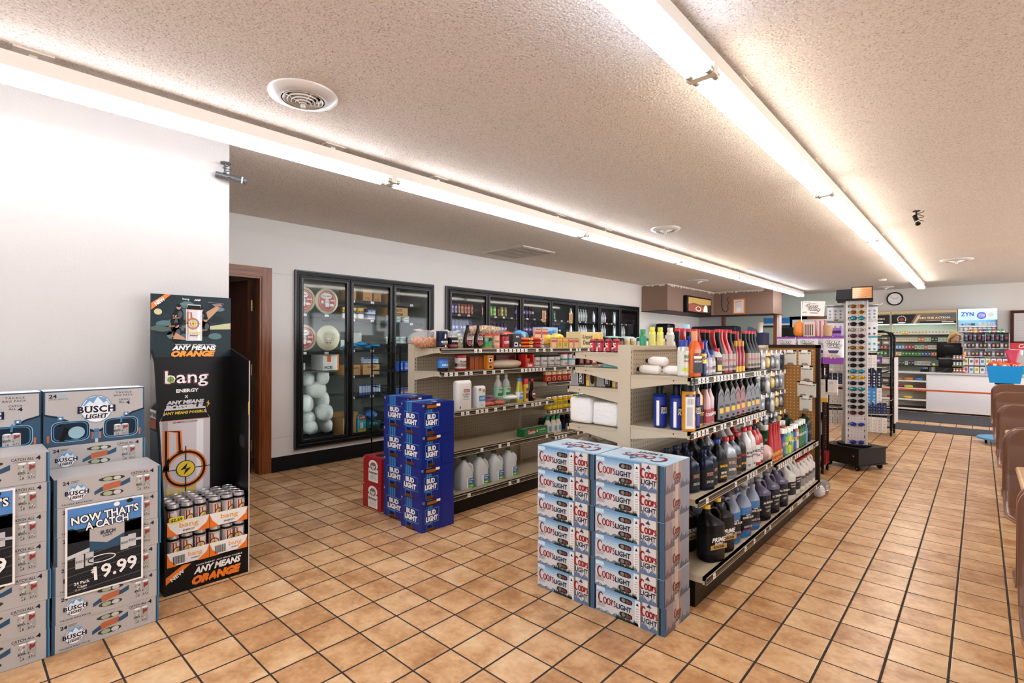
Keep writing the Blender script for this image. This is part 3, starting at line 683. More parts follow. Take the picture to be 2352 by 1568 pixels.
def poster(y0, z1, tilt, label):
    w, h = .29, .405; b = MB(); b.box(-.002, 0, 0, 0, w, h, WHT); f = b.fr((0, 0, 0), (0, 1, 0), (0, 0, 1)); m = .008
    f.rect(m, m, w - 2 * m, h - 2 * m, mt('23262b', .35), 1); f.rect(m, h * .72, w - 2 * m, h * .28 - m, mt('4f86c6', .35), 2); f.rect(m, h * .6, w - 2 * m, h * .14, mt('20282a', .5), 3)
    r = random.Random(2)
    f.poly([(m, h * .6)] + [(m + (w - 2 * m) * i / 14, h * (.7 + r.random() * .06)) for i in range(15)] + [(w - m, h * .6)], mt('1c2626', .6), 3)
    for i in range(9): f.stroke([(m, h * (.05 + i * .045)), (w - m, h * (.1 + i * .05))], .004, mt(('4b4743', '2f2d2c')[i % 2], .4), 3)
    f.poly([(m, h * .42), (w * .5, h * .5), (w - m, h * .47), (w - m, h * .5), (w * .4, h * .53), (m, h * .46)], mt('c9ccd0', .4), 4)
    f.rect(.085, h * .46, .13, .1, m_bblue, 5); f.poly([(.085, h * .72), (.215, h * .74), (.215, h * .6), (.15, h * .53), (.085, h * .58)], m_bsil, 6); f.text('BUSCH', .125, h * .63, .055, .018, m_bnv, 8, .03); f.text('LIGHT', .135, h * .6, .035, .01, m_bnv, 8)
    for x, y in ((.035, .3), (.07, .31), (.2, .4), (.23, .415)): f.rect(x, h * y, .03, .06, mt('c9cdd2', .3, .3), 7); f.text('BUSCH', x + .002, h * y + .025, .026, .012, m_bnv, 8)
    f.ring(.13, h * .36, .05, .016, .004, WHT, 7)
    dk_ = mt('12161c', .4); otext(f, "NOW THAT'S", .02, h * .81, .25, .038, dk_, WHT, .0025, 8, bold=.03, rot=.05); otext(f, 'A CATCH', .07, h * .72, .16, .036, dk_, WHT, .0025, 8, bold=.03, rot=.05); otext(f, '19.99', .1, .055, .165, .065, dk_, WHT, .002, 8, bold=.025, rot=.07)
    f.text('$', .09, .085, .012, .02, WHT, 9); f.text('24 Pack', .03, .05, .056, .014, WHT, 9, .02, 0, 1, .04); f.text('Cans', .042, .034, .034, .012, WHT, 9); f.text('12 oz. Cans', .035, .024, .04, .008, WHT, 9, 0)
    f.disc(.185, h * .95, .012, .01, WHT, 8); f.disc(.235, h * .965, .013, .01, mt('20242a', .4), 8)
    o = b.build('price_poster', loc=(-3.018, y0, z1 - h), label=label, cat='poster', group='19.99 beer price posters'); o.rotation_euler[0] = tilt; return o
poster(.356, .645, 0, '19.99 price poster taped to the front of the right silver case stack')
poster(-.095, .77, 0, '19.99 price poster cut off by the left picture edge on silver cases')
# ---- blue bottle cases
m_bud = mt('10247e', .35); m_budd = mt('0a1650', .4); m_budl = mt('5aa9dc', .4); m_bot = mt('6b3412', .25); m_budm = mt('2a6cb4', .4)
def bud_case():
    w, d, h = .262, .30, .236; b = MB(); b.box(0, 0, 0, w, d, h, m_bud)
    def side(f, W_, hx):
        f.rect(0, 0, W_, h, m_bud, 1); f.rect(W_ * .24, h * .6, W_ * .3, h * .4, m_budm, 2)
        for i in range(6): f.rect(W_ * (.27 + i * .045), h * .62, .003, h * .37, m_budl if i % 2 else m_budd, 3)
        f.rect(W_ * .24, 0, W_ * .3, h * .25, m_budm, 2); f.rect(W_ * .28, 0, W_ * .22, h * .2, m_budd, 3)
        f.rect(W_ * .16, h * .26, W_ * .7, h * .43, m_bud, 4); f.frame(W_ * .16, h * .26, W_ * .7, h * .43, .004, m_budl, 5)
        f.text('BUD', W_ * .28, h * .49, W_ * .42, h * .16, WHT, 6, .06, 0, .95); f.text('LIGHT', W_ * .2, h * .3, W_ * .6, h * .17, WHT, 6, .06, 0, .95)
        f.text('12', .006, h - .026, .016, .016, WHT, 6)
        if hx: f.rect(W_ * .28, h * .02, W_ * .36, h * .09, m_bot, 6); f.rect(W_ * .28, h * .0, W_ * .36, h * .03, m_hole, 7)
    side(b.fr((0, 0, 0), (1, 0, 0), (0, 0, 1)), w, True)
    f = b.fr((w, 0, 0), (0, 1, 0), (0, 0, 1)); side(f, d * .6, True)
    f.rect(d * .12, h * .8, d * .4, h * .17, m_hole, 7); f.rect(d * .15, h * .84, d * .3, h * .09, mt('a5541c', .3), 8); f.rect(d * .44, h * .88, d * .12, h * .08, WHT, 9)
    f.rect(d * .6, 0, d * .4, h, m_bud, 7); f = b.fr((0, 0, h), (1, 0, 0), (0, 1, 0)); f.rect(w * .2, 0, w * .3, d, m_budm, 1); f.rect(w * .62, d * .5, w * .2, d * .1, WHT, 1); f.rect(w * .28, 0, w * .12, d, m_budl, 2)
    return proto(b.build('beer_case', cat='beer case', group='stacked blue bottle beer cases', label='x'))
bu = bud_case()
PO = ('bottom', 'second', 'third', 'top')
for k in range(4):
    place(bu, (-3.268 + rj.uniform(-.004, .004), 2.338 - (.006 * (k % 2)), k * .2375), radians(-1.5 + rj.uniform(-1, 1)), 'blue bottle beer case, %s of the right column before grocery shelving' % PO[k])
for k in range(4):
    place(bu, (-3.585 + rj.uniform(-.004, .004), 2.392, k * .242), radians(rj.uniform(-1, .6)), 'blue bottle beer case, %s of the taller left column beside red cases' % PO[k], scale=(1.14, .85, 1.02))
b = MB(); w, d, h = .27, .245, .215; mr = mt('a31622', .4); b.box(0, 0, 0, w, d, h, mr); f = b.fr((0, 0, 0), (1, 0, 0), (0, 0, 1))
f.rect(w * .3, .012, w * .52, h * .5, WHT, 2); f.disc(w * .56, h * .7, w * .25, h * .2, WHT, 2); f.disc(w * .56, h * .66, w * .17, h * .15, mt('7d7774', .4), 3); f.poly([(w * .42, h * .68), (w * .56, h * .5), (w * .7, h * .68)], mt('dcd8d4', .4), 4)
f.text('Budweiser', w * .33, h * .36, w * .46, h * .11, BLK, 4, .02, .2)
for i in range(5): f.rect(w * .36, .03 + i * .009, w * .4, .002, mt('8d8888', .5), 4)
f.text('15', .006, h - .024, .014, .014, WHT, 3)
f = b.fr((0, 0, h), (1, 0, 0), (0, 1, 0)); f.disc(w * .5, d * .4, .06, .05, m_hole, 2); f.text('15', .2, .05, .03, .03, WHT, 2)
rc = proto(b.build('beer_case', cat='beer case', group='stacked red beer cases', label='x'))
place(rc, (-3.905, 2.40, 0), 0, 'red and white beer case on the floor under another red case'); place(rc, (-3.903, 2.402, .216), 0, 'red and white beer case on top of another red case')

# ================================================================== ENERGY DRINK DISPLAY
m_card = mt('0e0c0d', .35, name='black_card'); m_or = mt('f07a1c', .4); m_yel = mt('e8c81e', .4); m_pk = mt('b03a6a', .4)
def bang_b(f, x, y, h, mo, mi_, l, t=None):
    """outlined letter b with cross-hair and bolt"""
    t = t or h * .06; R = h * .3; cx, cy = x + R + t, y + R
    for tt, m, k in ((t * 2.2, mo, 0), (t * .9, mi_, 1)):
        f.ring(cx, cy, R, R, tt, m, l + k, 28); f.stroke([(cx - R, cy), (cx - R, y + h), (cx - R * .35, y + h * .97), (cx - R * .3, cy + R * 1.0)], tt, m, l + k)
    f.stroke([(cx - R * 1.35, cy), (cx + R * 1.35, cy)], t * .4, BLK, l + 2); f.stroke([(cx, cy - R * 1.35), (cx, cy + R * 1.35)], t * .4, BLK, l + 2)
    f.disc(cx, cy, R * .5, R * .5, BLK, l + 3); f.disc(cx, cy, R * .46, R * .46, m_yel, l + 4)
    f.poly([(cx + R * .1, cy + R * .35), (cx - R * .28, cy - R * .05), (cx, cy)], BLK, l + 5); f.poly([(cx - R * .1, cy - R * .35), (cx + R * .28, cy + R * .05), (cx, cy)], BLK, l + 5)
def big_can(f, x, y, w, h, l):
    f.poly([(x + .02 * w, y), (x + w * .98, y), (x + w, y + h * .04), (x + w, y + h * .86), (x + w * .93, y + h * .93), (x + w * .9, y + h), (x + w * .1, y + h), (x + w * .07, y + h * .93), (x, y + h * .86), (x, y + h * .04)], mt('cfc8cb', .3), l)
    f.rect(x + w * .06, y + h * .02, w * .1, h * .84, mt('a8a0a5', .3), l + 1); f.rect(x + w * .72, y + h * .02, w * .14, h * .84, mt('eceaea', .3), l + 1)
    f.poly([(x + w * .07, y + h * .93), (x + w * .93, y + h * .93), (x + w * .98, y + h * .87), (x + w * .02, y + h * .87)], BLK, l + 2); f.rect(x + w * .1, y + h * .93, w * .8, h * .055, BLK, l + 2)
    f.rect(x + w * .1, y + h * .985, w * .8, h * .02, mt('dfdfe2', .2), l + 3); f.stroke([(x + w * .02, y + h * .865), (x + w * .98, y + h * .865)], h * .006, m_or, l + 3)
def bang_can():
    b = MB(); r = .0315; H = .163
    b.lathe([(.026, 0), (r, .008), (r, H - .016), (.0285, H - .004), (.0285, H), (.026, H), (.026, H - .004), (0.0005, H - .004)], mt('cac6c8', .25, .55), seg=18, cap=False)
    b.lathe([(r + .0003, H - .03), (r + .0003, H - .017)], BLK, seg=18, cap=False)
    f = cylfr(b, r); f.rect(-.028, .012, .056, .11, mt('d8d2d4', .3), 1, 8)
    bang_b(f, -.024, .055, .07, m_or, BLK, 2, .0035); f.text('bang', -.018, .022, .036, .02, m_yel, 4, .008)
    return b
cn = bang_can().build('drink_can', label='x', cat='can', group='silver energy drink cans in the black display')
q = MB(); q.lathe([(0.0005, .160), (.0255, .160)], ALU, seg=14, cap=False); q.box(-.004, -.01, .1605, .004, .004, .162, ALU); q.build('can_lid', cn); proto(cn)
X0, Y0, Y1 = -3.28, .805, 1.232
bd = empty('display_stand', (-3.58, Y0, 0), 'tall black cardboard energy drink display beside the silver case stacks', 'display stand')
L = lambda x, y, z: (x + 3.58, y - Y0, z)
b = MB(); b.box(0, 0, .148, .012, Y1 - Y0, 1.30, m_card); f = b.fr((.012, 0, 0), (0, 1, 0), (0, 0, 1)); W_ = Y1 - Y0
big_can(f, .035, .46, .27, .53, 1); f.text('ANY MEANS POSSIBLE', .06, .955, .22, .018, m_yel, 5, .03, .2); f.text('@AMPEXCLUSIVE', .09, .9, .16, .012, BLK, 5, .01, .2)
bang_b(f, .055, .52, .34, m_or, BLK, 5, .014); f.text('bang', .05, .465, .2, .06, m_yel, 5, .008)
otext(f, 'bang', .062, 1.118, .23, .098, m_pk, WHT, .006, 3, bold=.012); f.disc(.092, 1.165, .018, .018, mt('7ba23a', .4), 7); f.stroke([(.07, 1.165), (.28, 1.165)], .0015, BLK, 8); f.stroke([(.092, 1.13), (.092, 1.2)], .0015, BLK, 8)
f.text('ENERGY', .12, 1.085, .12, .022, WHT, 5, .04); f.text('x', .165, 1.05, .018, .018, WHT, 5)
f.text('ANY MEANS', .07, 1.015, .2, .024, mt('cfcdd0', .4), 5, .06, .15); f.text('POSSIBLE', .06, .982, .21, .03, mt('cfcdd0', .4), 5, .07, .15); f.poly([(.295, 1.03), (.283, 1.008), (.291, 1.01), (.286, .985), (.305, 1.012), (.297, 1.012)], mt('e8a020', .4), 5)
b.build('back_panel', bd)
b = MB(); b.box(0, 0, 0, .012, W_ + .005, .385, mt('1a2a30', .35)); f = b.fr((.012, 0, 0), (0, 1, 0), (0, 0, 1)); hh = .385
rr = random.Random(4)
for i in range(26):
    cx, cy = rr.uniform(.05, .38), rr.uniform(.12, .34); f.disc(cx, cy, rr.uniform(.02, .05), rr.uniform(.01, .025), mt(('2a5560', '41666c', '1b3038', '56696a', '182428')[i % 5], .4), 1 + i % 3, 14)
f.disc(.035, .28, .02, .018, mt('c9b988', .4), 4); f.rect(0, .17, .17, .022, mt('4a5348', .5), 4); f.poly([(.3, .2), (.43, .225), (.43, .185), (.3, .18)], mt('b7b88a', .4), 4)
f.poly([(.29, .29), (.35, .33), (.365, .315), (.3, .24)], mt('b08a62', .4), 4); f.poly([(.32, .34), (.37, .345), (.385, .33), (.34, .325)], mt('8e6a66', .4), 5); f.stroke([(.3, .352), (.39, .345)], .002, mt('8b9494', .4), 5)
for x, y, s in ((.14, .3, 1), (.12, .25, .9), (.13, .19, 1), (.26, .29, 1.05), (.285, .23, 1)):
    f.sq(x, y - .045 * s, .026 * s, .05 * s, 2.8, mt('14161a', .5), 5); f.sq(x + .008, y - .03 * s, .012 * s, .02 * s, 2, mt('39424a', .5), 6); f.poly([(x - .02, y - .03), (x - .032, y - .06), (x + .01, y - .055), (x + .01, y - .048), (x - .02, y - .05)], mt('8a6450', .5), 6); f.disc(x, y + .012, .012 * s, .015 * s, mt('b08872', .5), 6, 12); f.disc(x, y + .02, .013 * s, .009 * s, mt('101114', .5), 7, 12)
f.poly([(.11, .12), (.125, .16), (.17, .13), (.18, .115)], mt('b5866c', .5), 7)
big_can(f, .178, .11, .088, .22, 8); bang_b(f, .182, .185, .1, mt('6e3a1e', .4), m_or, 12, .004); f.text('bang', .187, .148, .07, .024, m_yel, 13, .008); f.text('ENERGY', .2, .138, .045, .008, BLK, 13)
f.text('bang', .16, .355, .036, .014, WHT, 6, .008); f.text('AMP', .21, .355, .06, .01, WHT, 6, .05, .2)
f.text('BANG ENERGY  ANY MEANS POSSIBLE', .11, .083, .24, .007, WHT, 14, .02); f.text('ANY MEANS', .105, .052, .24, .03, WHT, 14, .05, .25); f.text('ORANGE', .1, .012, .24, .038, mt('f7931e', .4), 14, .07, .25)
f.poly([(0, .29), (0, .33), (.07, .385), (.1, .385)], m_or, 14); f.text('NEW', .012, .33, .06, .022, WHT, 16, .03, 0, 1, .68)
b.build('header_card', bd, (-.004, -.008, 1.288))
for y, nm in ((-.006, 'l'), (W_, 'r')):
    b = MB(); P = [(.0, 0), (.3, 0), (.3, 1.278 if nm == 'r' else .15), (0, 1.35)]
    if nm == 'l': P = [(0, 0), (.3, 0), (.3, .4), (.27, .5), (.08, 1.28), (0, 1.35)]
    n = len(P); vs = [(x, y, z) for x, z in P] + [(x, y + .006, z) for x, z in P]
    b.add(vs, [tuple(range(n - 1, -1, -1)) if False else tuple(range(n)), tuple(range(2 * n - 1, n - 1, -1))] + [(i, n + i, n + (i + 1) % n, (i + 1) % n) for i in range(n)], m_card)
    f = b.fr((0, y, 0), (1, 0, 0), (0, 0, 1))
    if nm == 'r':
        for z in (.55, .86): f.frame(.09, z, .11, .13, .002, mt('55514f', .5), 1)
        f.rect(.292, .95, .008, .08, mt('f0a81e', .4), 1); f.disc(.2, .78, .05, .04, mt('2e2a2e', .4), 1)
        f2 = b.fr((.3, y, 0), (0, 1, 0), (0, 0, 1)); f2.rect(0, 0, .006, 1.278, mt('c9c2bb', .6), 1)
    else:
        f.poly([(.0, 1.33), (.075, 1.27), (.13, 1.05), (0, 1.0)], mt('7b7470', .5), 2); f.rect(0, .95, .13, .05, mt('d9d2cc', .5), 3); f.text('ANY MEANS', .0, .955, .13, .035, mt('4a4644', .5), 4); f.rect(0, .89, .13, .055, mt('a3543a', .5), 3); f.poly([(0, .88), (.15, .88), (.25, .5), (0, .5)], mt('5b6a72', .4), 2)
    b.build('side_panel', bd)
b = MB(); b.box(0, 0, 0, .3, W_, .148, m_card); f = b.fr((.3, 0, 0), (0, 1, 0), (0, 0, 1))
f.text('BANG ENERGY  ANY MEANS POSSIBLE', .14, .122, .26, .008, WHT, 2, .02); f.text('ANY MEANS', .135, .078, .25, .038, WHT, 2, .05, .25); f.text('ORANGE', .125, .018, .26, .05, m_or, 2, .08, .25)
f.poly([(.0, .06), (.0, .1), (.08, .148), (.125, .148)], m_or, 1); f.text('NEW', .018, .088, .075, .022, WHT, 3, .03, 0, 1, .55); b.build('base_box', bd)
def tray(barcode):
    w, d = .207, .26; b = MB(); b.box(-d, 0, 0, 0, w, .004, m_or); b.box(-.004, 0, 0, 0, w, .078, WHT); b.box(-d, 0, 0, 0, .003, .07, m_or); b.box(-d, w - .003, 0, 0, w, .07, m_or); b.box(-d, 0, 0, -d + .003, w, .07, m_or)
    f = b.fr((0, 0, 0), (0, 1, 0), (0, 0, 1)); f.poly([(0, 0), (.05, 0), (.014, .04), (0, .076)], m_or, 1); f.poly([(w, 0), (w, .076), (w - .012, .04), (w - .06, .004), (w - .06, 0)], m_or, 1)
    mo = mt('f0a426', .4)
    if barcode:
        for i in range(14): f.rect(.028 + i * .0042, .012, .002 if i % 3 else .003, .044, BLK, 2)
        f.text('bang', .102, .03, .07, .032, mo, 2, .008); f.text('ENERGY', .118, .02, .042, .008, BLK, 2)
    else: f.text('bang', .055, .03, .1, .036, mo, 2, .008); f.text('ENERGY', .075, .016, .06, .01, BLK, 2)
    return proto(b.build('can_tray', cat='tray', label='x', group='orange and white can trays in the black display'))
for z, bar, nm in ((.150, True, 'lower'), (.319, False, 'upper')):
    p = tray(bar)
    for k, y in enumerate((.812, 1.022)):
        place(p, (-3.285, y, z), 0, 'orange and white drink tray, %s %s in the black display' % (nm, ('left', 'right')[k]))
        for i in range(4 if z > .2 else 1):
            for j in range(3):
                dx = .036 + i * .0645
                place(cn, (-3.285 - dx, y + .036 + j * .067, z + .0045), rj.uniform(-.6, .6), 'silver energy can, %s in row %s of the %s %s tray' % (('left', 'middle', 'right')[j], ('one', 'two', 'three', 'four')[i], nm, ('left', 'right')[k]))
b = MB(); b.box(-.001, 0, 0, 0, .07, .032, mt('f2e13a', .4)); f = b.fr((0, 0, 0), (0, 1, 0), (0, 0, 1)); f.text('$2.59', .006, .006, .056, .02, BLK, 1, .03)
b.build('price_tag', loc=(-3.283, .822, .39), label='yellow $2.59 price tag on the upper left drink tray', cat='price tag')
# ================================================================== COOLERS IN THE BACK WALL
m_cf = mt('1a1a1c', .3, .3, name='cooler_frame'); m_cg = mt('4b4a4d', .35, .5, name='cooler_trim'); m_in = mt('8f9593', .5); m_ind = mt('2a2b30', .5); m_cl = mt('e9f2ee', .4, 0, 8.0, 'cooler_lamp')
def cooler(label, y0, y1, z0, z1, edges, shelves, inner, lampx, dark):
    r = empty('cooler', (XW, y0, z0), label, 'cooler'); H = z1 - z0; W_ = y1 - y0
    b = MB(); b.box(-.74, 0, 0, -.72, W_, H, inner); b.box(-.72, 0, .015, -.031, .015, H - .015, inner); b.box(-.72, W_ - .015, .015, -.031, W_, H - .015, inner); b.box(-.72, 0, 0, -.031, W_, .015, m_ind); b.box(-.72, 0, H - .015, -.031, W_, H, inner); b.build('cabinet', r)
    b = MB(); t = .035
    for a in ((0, 0, W_, t), (0, H - t, W_, H), (0, t, t, H - t), (W_ - t, t, W_, H - t)): b.box(-.03, a[0], a[1], .03, a[2], a[3], m_cf)
    for a in ((-.01, -.012, W_ + .01, 0), (-.01, H, W_ + .01, H + .012), (-.012, 0, 0, H), (W_, 0, W_ + .012, H)): b.box(0, a[0], a[1], .034, a[2], a[3], m_cg)
    b.build('frame', r)
    for i in range(len(edges) - 1):
        a, c = edges[i] - y0 + .004, edges[i+1] - y0 - .004; t = .042; zz0, zz1 = .045, H - .045
        b = MB()
        for q in ((a, zz0, c, zz0 + t), (a, zz1 - t, c, zz1), (a, zz0 + t, a + t, zz1 - t), (c - t, zz0 + t, c, zz1 - t)): b.box(.0, q[0], q[1], .036, q[2], q[3], m_cf)
        f = b.fr((.036, 0, 0), (0, 1, 0), (0, 0, 1)); f.frame(a + t * .7, zz0 + t * .7, c - a - 1.4 * t, zz1 - zz0 - 1.4 * t, .012, m_cg, 2); d = b.build('cooler_door', r)
        MB().add([(.018, a + t, zz0 + t), (.018, c - t, zz0 + t), (.018, c - t, zz1 - t), (.018, a + t, zz1 - t)], [(0, 1, 2, 3)], GLASS).build('glass_pane', d)
        q = MB(); hy = c - .02; q.tube([(.036, hy, .85), (.075, hy, .88), (.075, hy, 1.15), (.036, hy, 1.18)], .009, BLK, 6); q.build('door_handle', d)
        if i < len(edges) - 2: q = MB(); y = edges[i+1] - y0; q.box(-.06, y - .02, .04, -.002, y + .02, H - .04, m_cf); q.build('mullion', r)
        lo = .03 if y0 < 4 else .065; q = MB(); q.box(-.1, a + lo - .01, .1, -.085, a + lo + .01, H - .1, m_cl); q.build('interior_lamp', r)
        for z in shelves[i]:
            q = MB(); q.box(-.68, a + .02, z - z0 - .012, -.12, c - .02, z - z0, m_ind if dark else mt('6b6c6c', .4)); q.box(-.13, a + .02, z - z0 - .03, -.115, c - .02, z - z0 + .006, m_ind)
            f = q.fr((-.1148, a + .02, z - z0 - .03), (0, 1, 0), (0, 0, 1)); k = .08
            while k < c - a - .12: f.rect(k, .004, .05, .026, m_tag, 1); f.rect(k + .01, .012, .03, .004, m_rail, 2); k += .19 if dark else .27
            q.build('shelf', r)
    return r
EA = [2.62, 3.238, 3.846, 4.47]
cooler('three door glass freezer set in the back wall near the wooden door', A0, A1, AZ0, AZ1, EA, [[1.722, 1.28], [1.914, 1.682, 1.302, .983, .724], [1.914, 1.66, 1.38, 1.1, .8, .5]], m_in, 0, False)
EB = [4.79, 5.565, 6.345, 7.125, 7.905, 8.68, 9.46, 10.235]
cooler('seven door glass beverage cooler set in the back wall', B0, B1, BZ0, BZ1, EB, [[1.82, 1.53, 1.24, .95, .65]] * 7, m_ind, 0, True)
# ---- freezer contents
m_kraft = mt('b98d5c', .6); m_kraft2 = mt('a67a4b', .6); XA = XW - .14
def carton(w, d, h, mat, txts=(), tm=BLK, bands=(), name='carton', cat='box'):
    """carton with its printed face towards +X; origin at front-left bottom"""
    b = MB(); b.box(-d, 0, 0, 0, w, h, mat); f = b.fr((0, 0, 0), (0, 1, 0), (0, 0, 1)); g = b.fr((-d, 0, 0), (1, 0, 0), (0, 0, 1))
    for x, y, ww, hh, m in bands: f.rect(x * w, y * h, ww * w, hh * h, m, 1)
    for t, x, y, ww, hh in txts: f.text(t, x * w, y * h, ww * w, hh * h, tm, 3, .02, asp=False)
    b.add([(-d * .5 - .01, 0, h + .0004), (-d * .5 + .01, 0, h + .0004), (-d * .5 + .01, w, h + .0004), (-d * .5 - .01, w, h + .0004)], [(0, 1, 2, 3)], mt('d8cbb2', .4))
    return b.build(name, cat=cat)
def put(o, x, y, z, label, group=None, rz=0): o.location = (x, y, z); o.rotation_euler[2] = rz; o['label'] = label; o['category'] = o.get('category', 'item'); (group and o.__setitem__('group', group)); return o
m_cr = mt('d8cfae', .5); m_pzr = mt('b3211f', .35)
def pizza(plain):
    b = MB(); b.lathe([(.12, 0), (.15, .006), (.155, .018), (.15, .03), (.0005, .032)], m_cr, axis=0, seg=30); f = b.fr((.032, 0, 0), (0, 1, 0), (0, 0, 1))
    if not plain:
        f.disc(.0, 0, .125, .125, m_pzr, 1, 30); f.disc(-.01, .06, .075, .035, WHT, 2, 20); f.text("Pasquale's", -.075, .042, .13, .034, BLK, 3, .01, .15)
        f.disc(-.0, .0, .028, .022, WHT, 2, 14); f.poly([(-.03, -.02), (.03, -.02), (.022, -.07), (-.022, -.07)], WHT, 2); f.disc(-.008, .004, .004, .006, BLK, 3, 8); f.disc(.01, .004, .004, .006, BLK, 3, 8); f.stroke([(-.018, -.006), (-.008, -.012), (0, -.008), (.008, -.012), (.018, -.006)], .005, BLK, 3)
        f.disc(.06, -.045, .03, .016, WHT, 2, 14); f.rect(.045, .004, .06, .012, WHT, 2); f.rect(-.08, -.03, .03, .03, WHT, 2); f.ring(0, 0, .107, .107, .003, WHT, 2, 30)
    else:
        for rr in (.05, .075): f.ring(0, .01, rr, rr * .9, .003, mt('3a3a38', .5), 1)
        f.disc(0, -.01, .02, .016, WHT, 2); f.disc(-.006, -.008, .003, .005, BLK, 3, 8); f.disc(.008, -.008, .003, .005, BLK, 3, 8); f.poly([(-.03, -.07), (.0, -.055), (.03, -.07), (.03, -.045), (.0, -.055), (-.03, -.045)], m_pzr, 2)
    o = b.build('frozen_pizza', cat='pizza')
    q = MB(); q.lathe([(.0005, .034), (.15, .034), (.157, .02), (.15, -.002)], film_mat('pizza_film', 'f2f2ee', .16), axis=0, seg=24, cap=False); q.build('wrapper', o); return o
pz = proto(pizza(False)); ppl = proto(pizza(True))
place(pz, (-5.80, 2.755, 1.885), 0, 'red label frozen pizza at the left of the top freezer shelf', 'frozen pizzas')
place(pz, (-5.80, 3.05, 1.885), radians(6), 'red label frozen pizza at the right of the top freezer shelf', 'frozen pizzas')
place(pz, (-5.80, 2.77, 1.445), 0, 'red label frozen pizza on the second freezer shelf beside plain one', 'frozen pizzas')
place(ppl, (-5.80, 3.07, 1.445), radians(4), 'plain pale frozen pizza with black drawing on the second freezer shelf', 'frozen pizzas')
def bag(c, r, m, seed, name, cat, label, group=None, amp=.12, p=2.4, tie=None, seg=16, n=10):
    b = MB(); b.blob((0, 0, 0), r, m, seg, amp, seed, n, p); o = b.build(name, loc=c, label=label, cat=cat, group=group)
    if tie:
        q = MB(); q.tube([(0, 0, r[2] * .9), (.01, .005, r[2] * 1.12)], [.008, .014], tie, 6); q.build('bag_tie', o)
    return o
IC = [(120, 235, 70, 62), (270, 210, 82, 68), (205, 348, 150, 72), (110, 490, 66, 70), (270, 450, 86, 70), (290, 580, 125, 68), (125, 640, 80, 60), (150, 735, 85, 58), (310, 715, 72, 58)]
for i, (cx, cy, rx, rz_) in enumerate(IC):
    px, py = 680 + cx / 4.481, 820 + cy / 4.481; X = -5.95 + (.08 if i % 2 else 0); Y = y_at(px, X); D = _F.x * X + _F.y * Y; z = CAMZ - (py - 790) / FPX * D
    bag((X, Y, z), (.13, rx / 4.481 / 420 * 1.42, rz_ / 4.481 / FPX * D * 1.28), ICEM, 40 + i, 'ice_bag', 'ice bag', 'frosted bag of ice, %s from the top of the freezer pile' % ORD[i], 'ice bags piled in the freezer', .05, 2.3, None, 20, 14)
put(carton(.2, .3, .2, WHT, (('ICE', .1, .1, .5, .15),), BLK, ((.25, .5, .25, .4, m_or), (.9, 0, .1, 1, m_or))), XA - .02, 3.0, 1.06, 'white carton with orange print above the ice bags')
put(carton(.16, .2, .08, mt('d8dad6', .5)), XA - .1, 2.66, 1.07, 'plain white carton beside the left ice bag')
sh = MB(); sh.box(-.5, 0, -.012, 0, .55, 0, mt('6b6c6c', .4)); sh.build('shelf', bpy.data.objects['cooler'], (-.13, .05, 1.055 - AZ0))
for i, (y, w, h) in enumerate(((3.30, .12, .13), (3.52, .13, .14), (3.67, .11, .11))): put(carton(w, .2, h, m_kraft, (('ICE', .2, .15, .5, .2),), m_pzr), XA, y, 1.916, 'small brown carton, %s on the top middle freezer shelf' % ORD[i], 'small cartons in middle freezer')
put(carton(.33, .25, .17, m_kraft2), XA - .22, 3.38, 1.684, 'large brown carton behind the yellow cans in the freezer')
def drum(r, h, body, band, lid, name, cat, txt=None, tm=BLK, seg=18, liname='lid'):
    b = MB(); b.lathe([(r * .96, 0), (r, .004), (r, h * .94), (r * .97, h)], body, seg=seg)
    for z0, z1, m in band: b.lathe([(r + .0006, z0 * h), (r + .0006, z1 * h)], m, seg=seg, cap=False)
    if txt: cylfr(b, r, 0).text(txt[0], -r * .8, h * txt[1], r * 1.6, h * txt[2], tm, 3, .03)
    o = b.build(name, cat=cat)
    if lid: q = MB(); q.lathe([(r * 1.02, h - .008), (r * 1.03, h + .004), (r * .9, h + .006), (.0005, h + .006)], lid, seg=seg, cap=False); q.build(liname, o)
    return proto(o)
m_ylw = mt('e8b51e', .4); m_tubb = mt('3b5f9e', .4); m_lb = mt('7fc3d6', .4)
p = drum(.045, .135, m_ylw, ((.1, .5, WHT), (.5, .6, mt('3a6fb5', .4))), mt('d8d8d8', .3), 'food_canister', 'can', ('KIDS', .6, .2))
for i, y in enumerate((3.31, 3.41, 3.51)): place(p, (XA - .06, y, 1.684), 0, 'yellow canister, %s from left on the second middle freezer shelf' % ORD[i], 'yellow canisters in the freezer')
p = drum(.07, .065, m_tubb, ((.1, .45, WHT),), mt('3c5f9a', .3), 'ice_cream_tub', 'tub', ('ICE CREAM', .5, .3), WHT)
place(p, (XA - .08, 3.66, 1.684), 0, 'blue ice cream tub underneath another beside yellow canisters'); place(p, (XA - .08, 3.665, 1.752), 0, 'blue ice cream tub stacked on another beside yellow canisters')
put(carton(.15, .05, .15, mt('cfd2c8', .4)), XA - .12, 3.42, 1.37, 'white frozen package standing behind blue crumpled bags'); put(carton(.1, .08, .12, mt('c8ccc4', .4)), XA - .1, 3.27, 1.304, 'pale frozen package at left behind blue crumpled bags')
for i in range(5): bag((XA - .06 - .03 * (i % 2), 3.34 + i * .095, 1.335 + .02 * (i % 3)), (.07, .075, .03), mt('2f96d6', .3), 60 + i, 'frozen_bag', 'bag', 'crumpled blue frozen food bag, %s from left in the freezer' % ORD[i], 'blue frozen bags in the middle freezer', .28, 1.6)
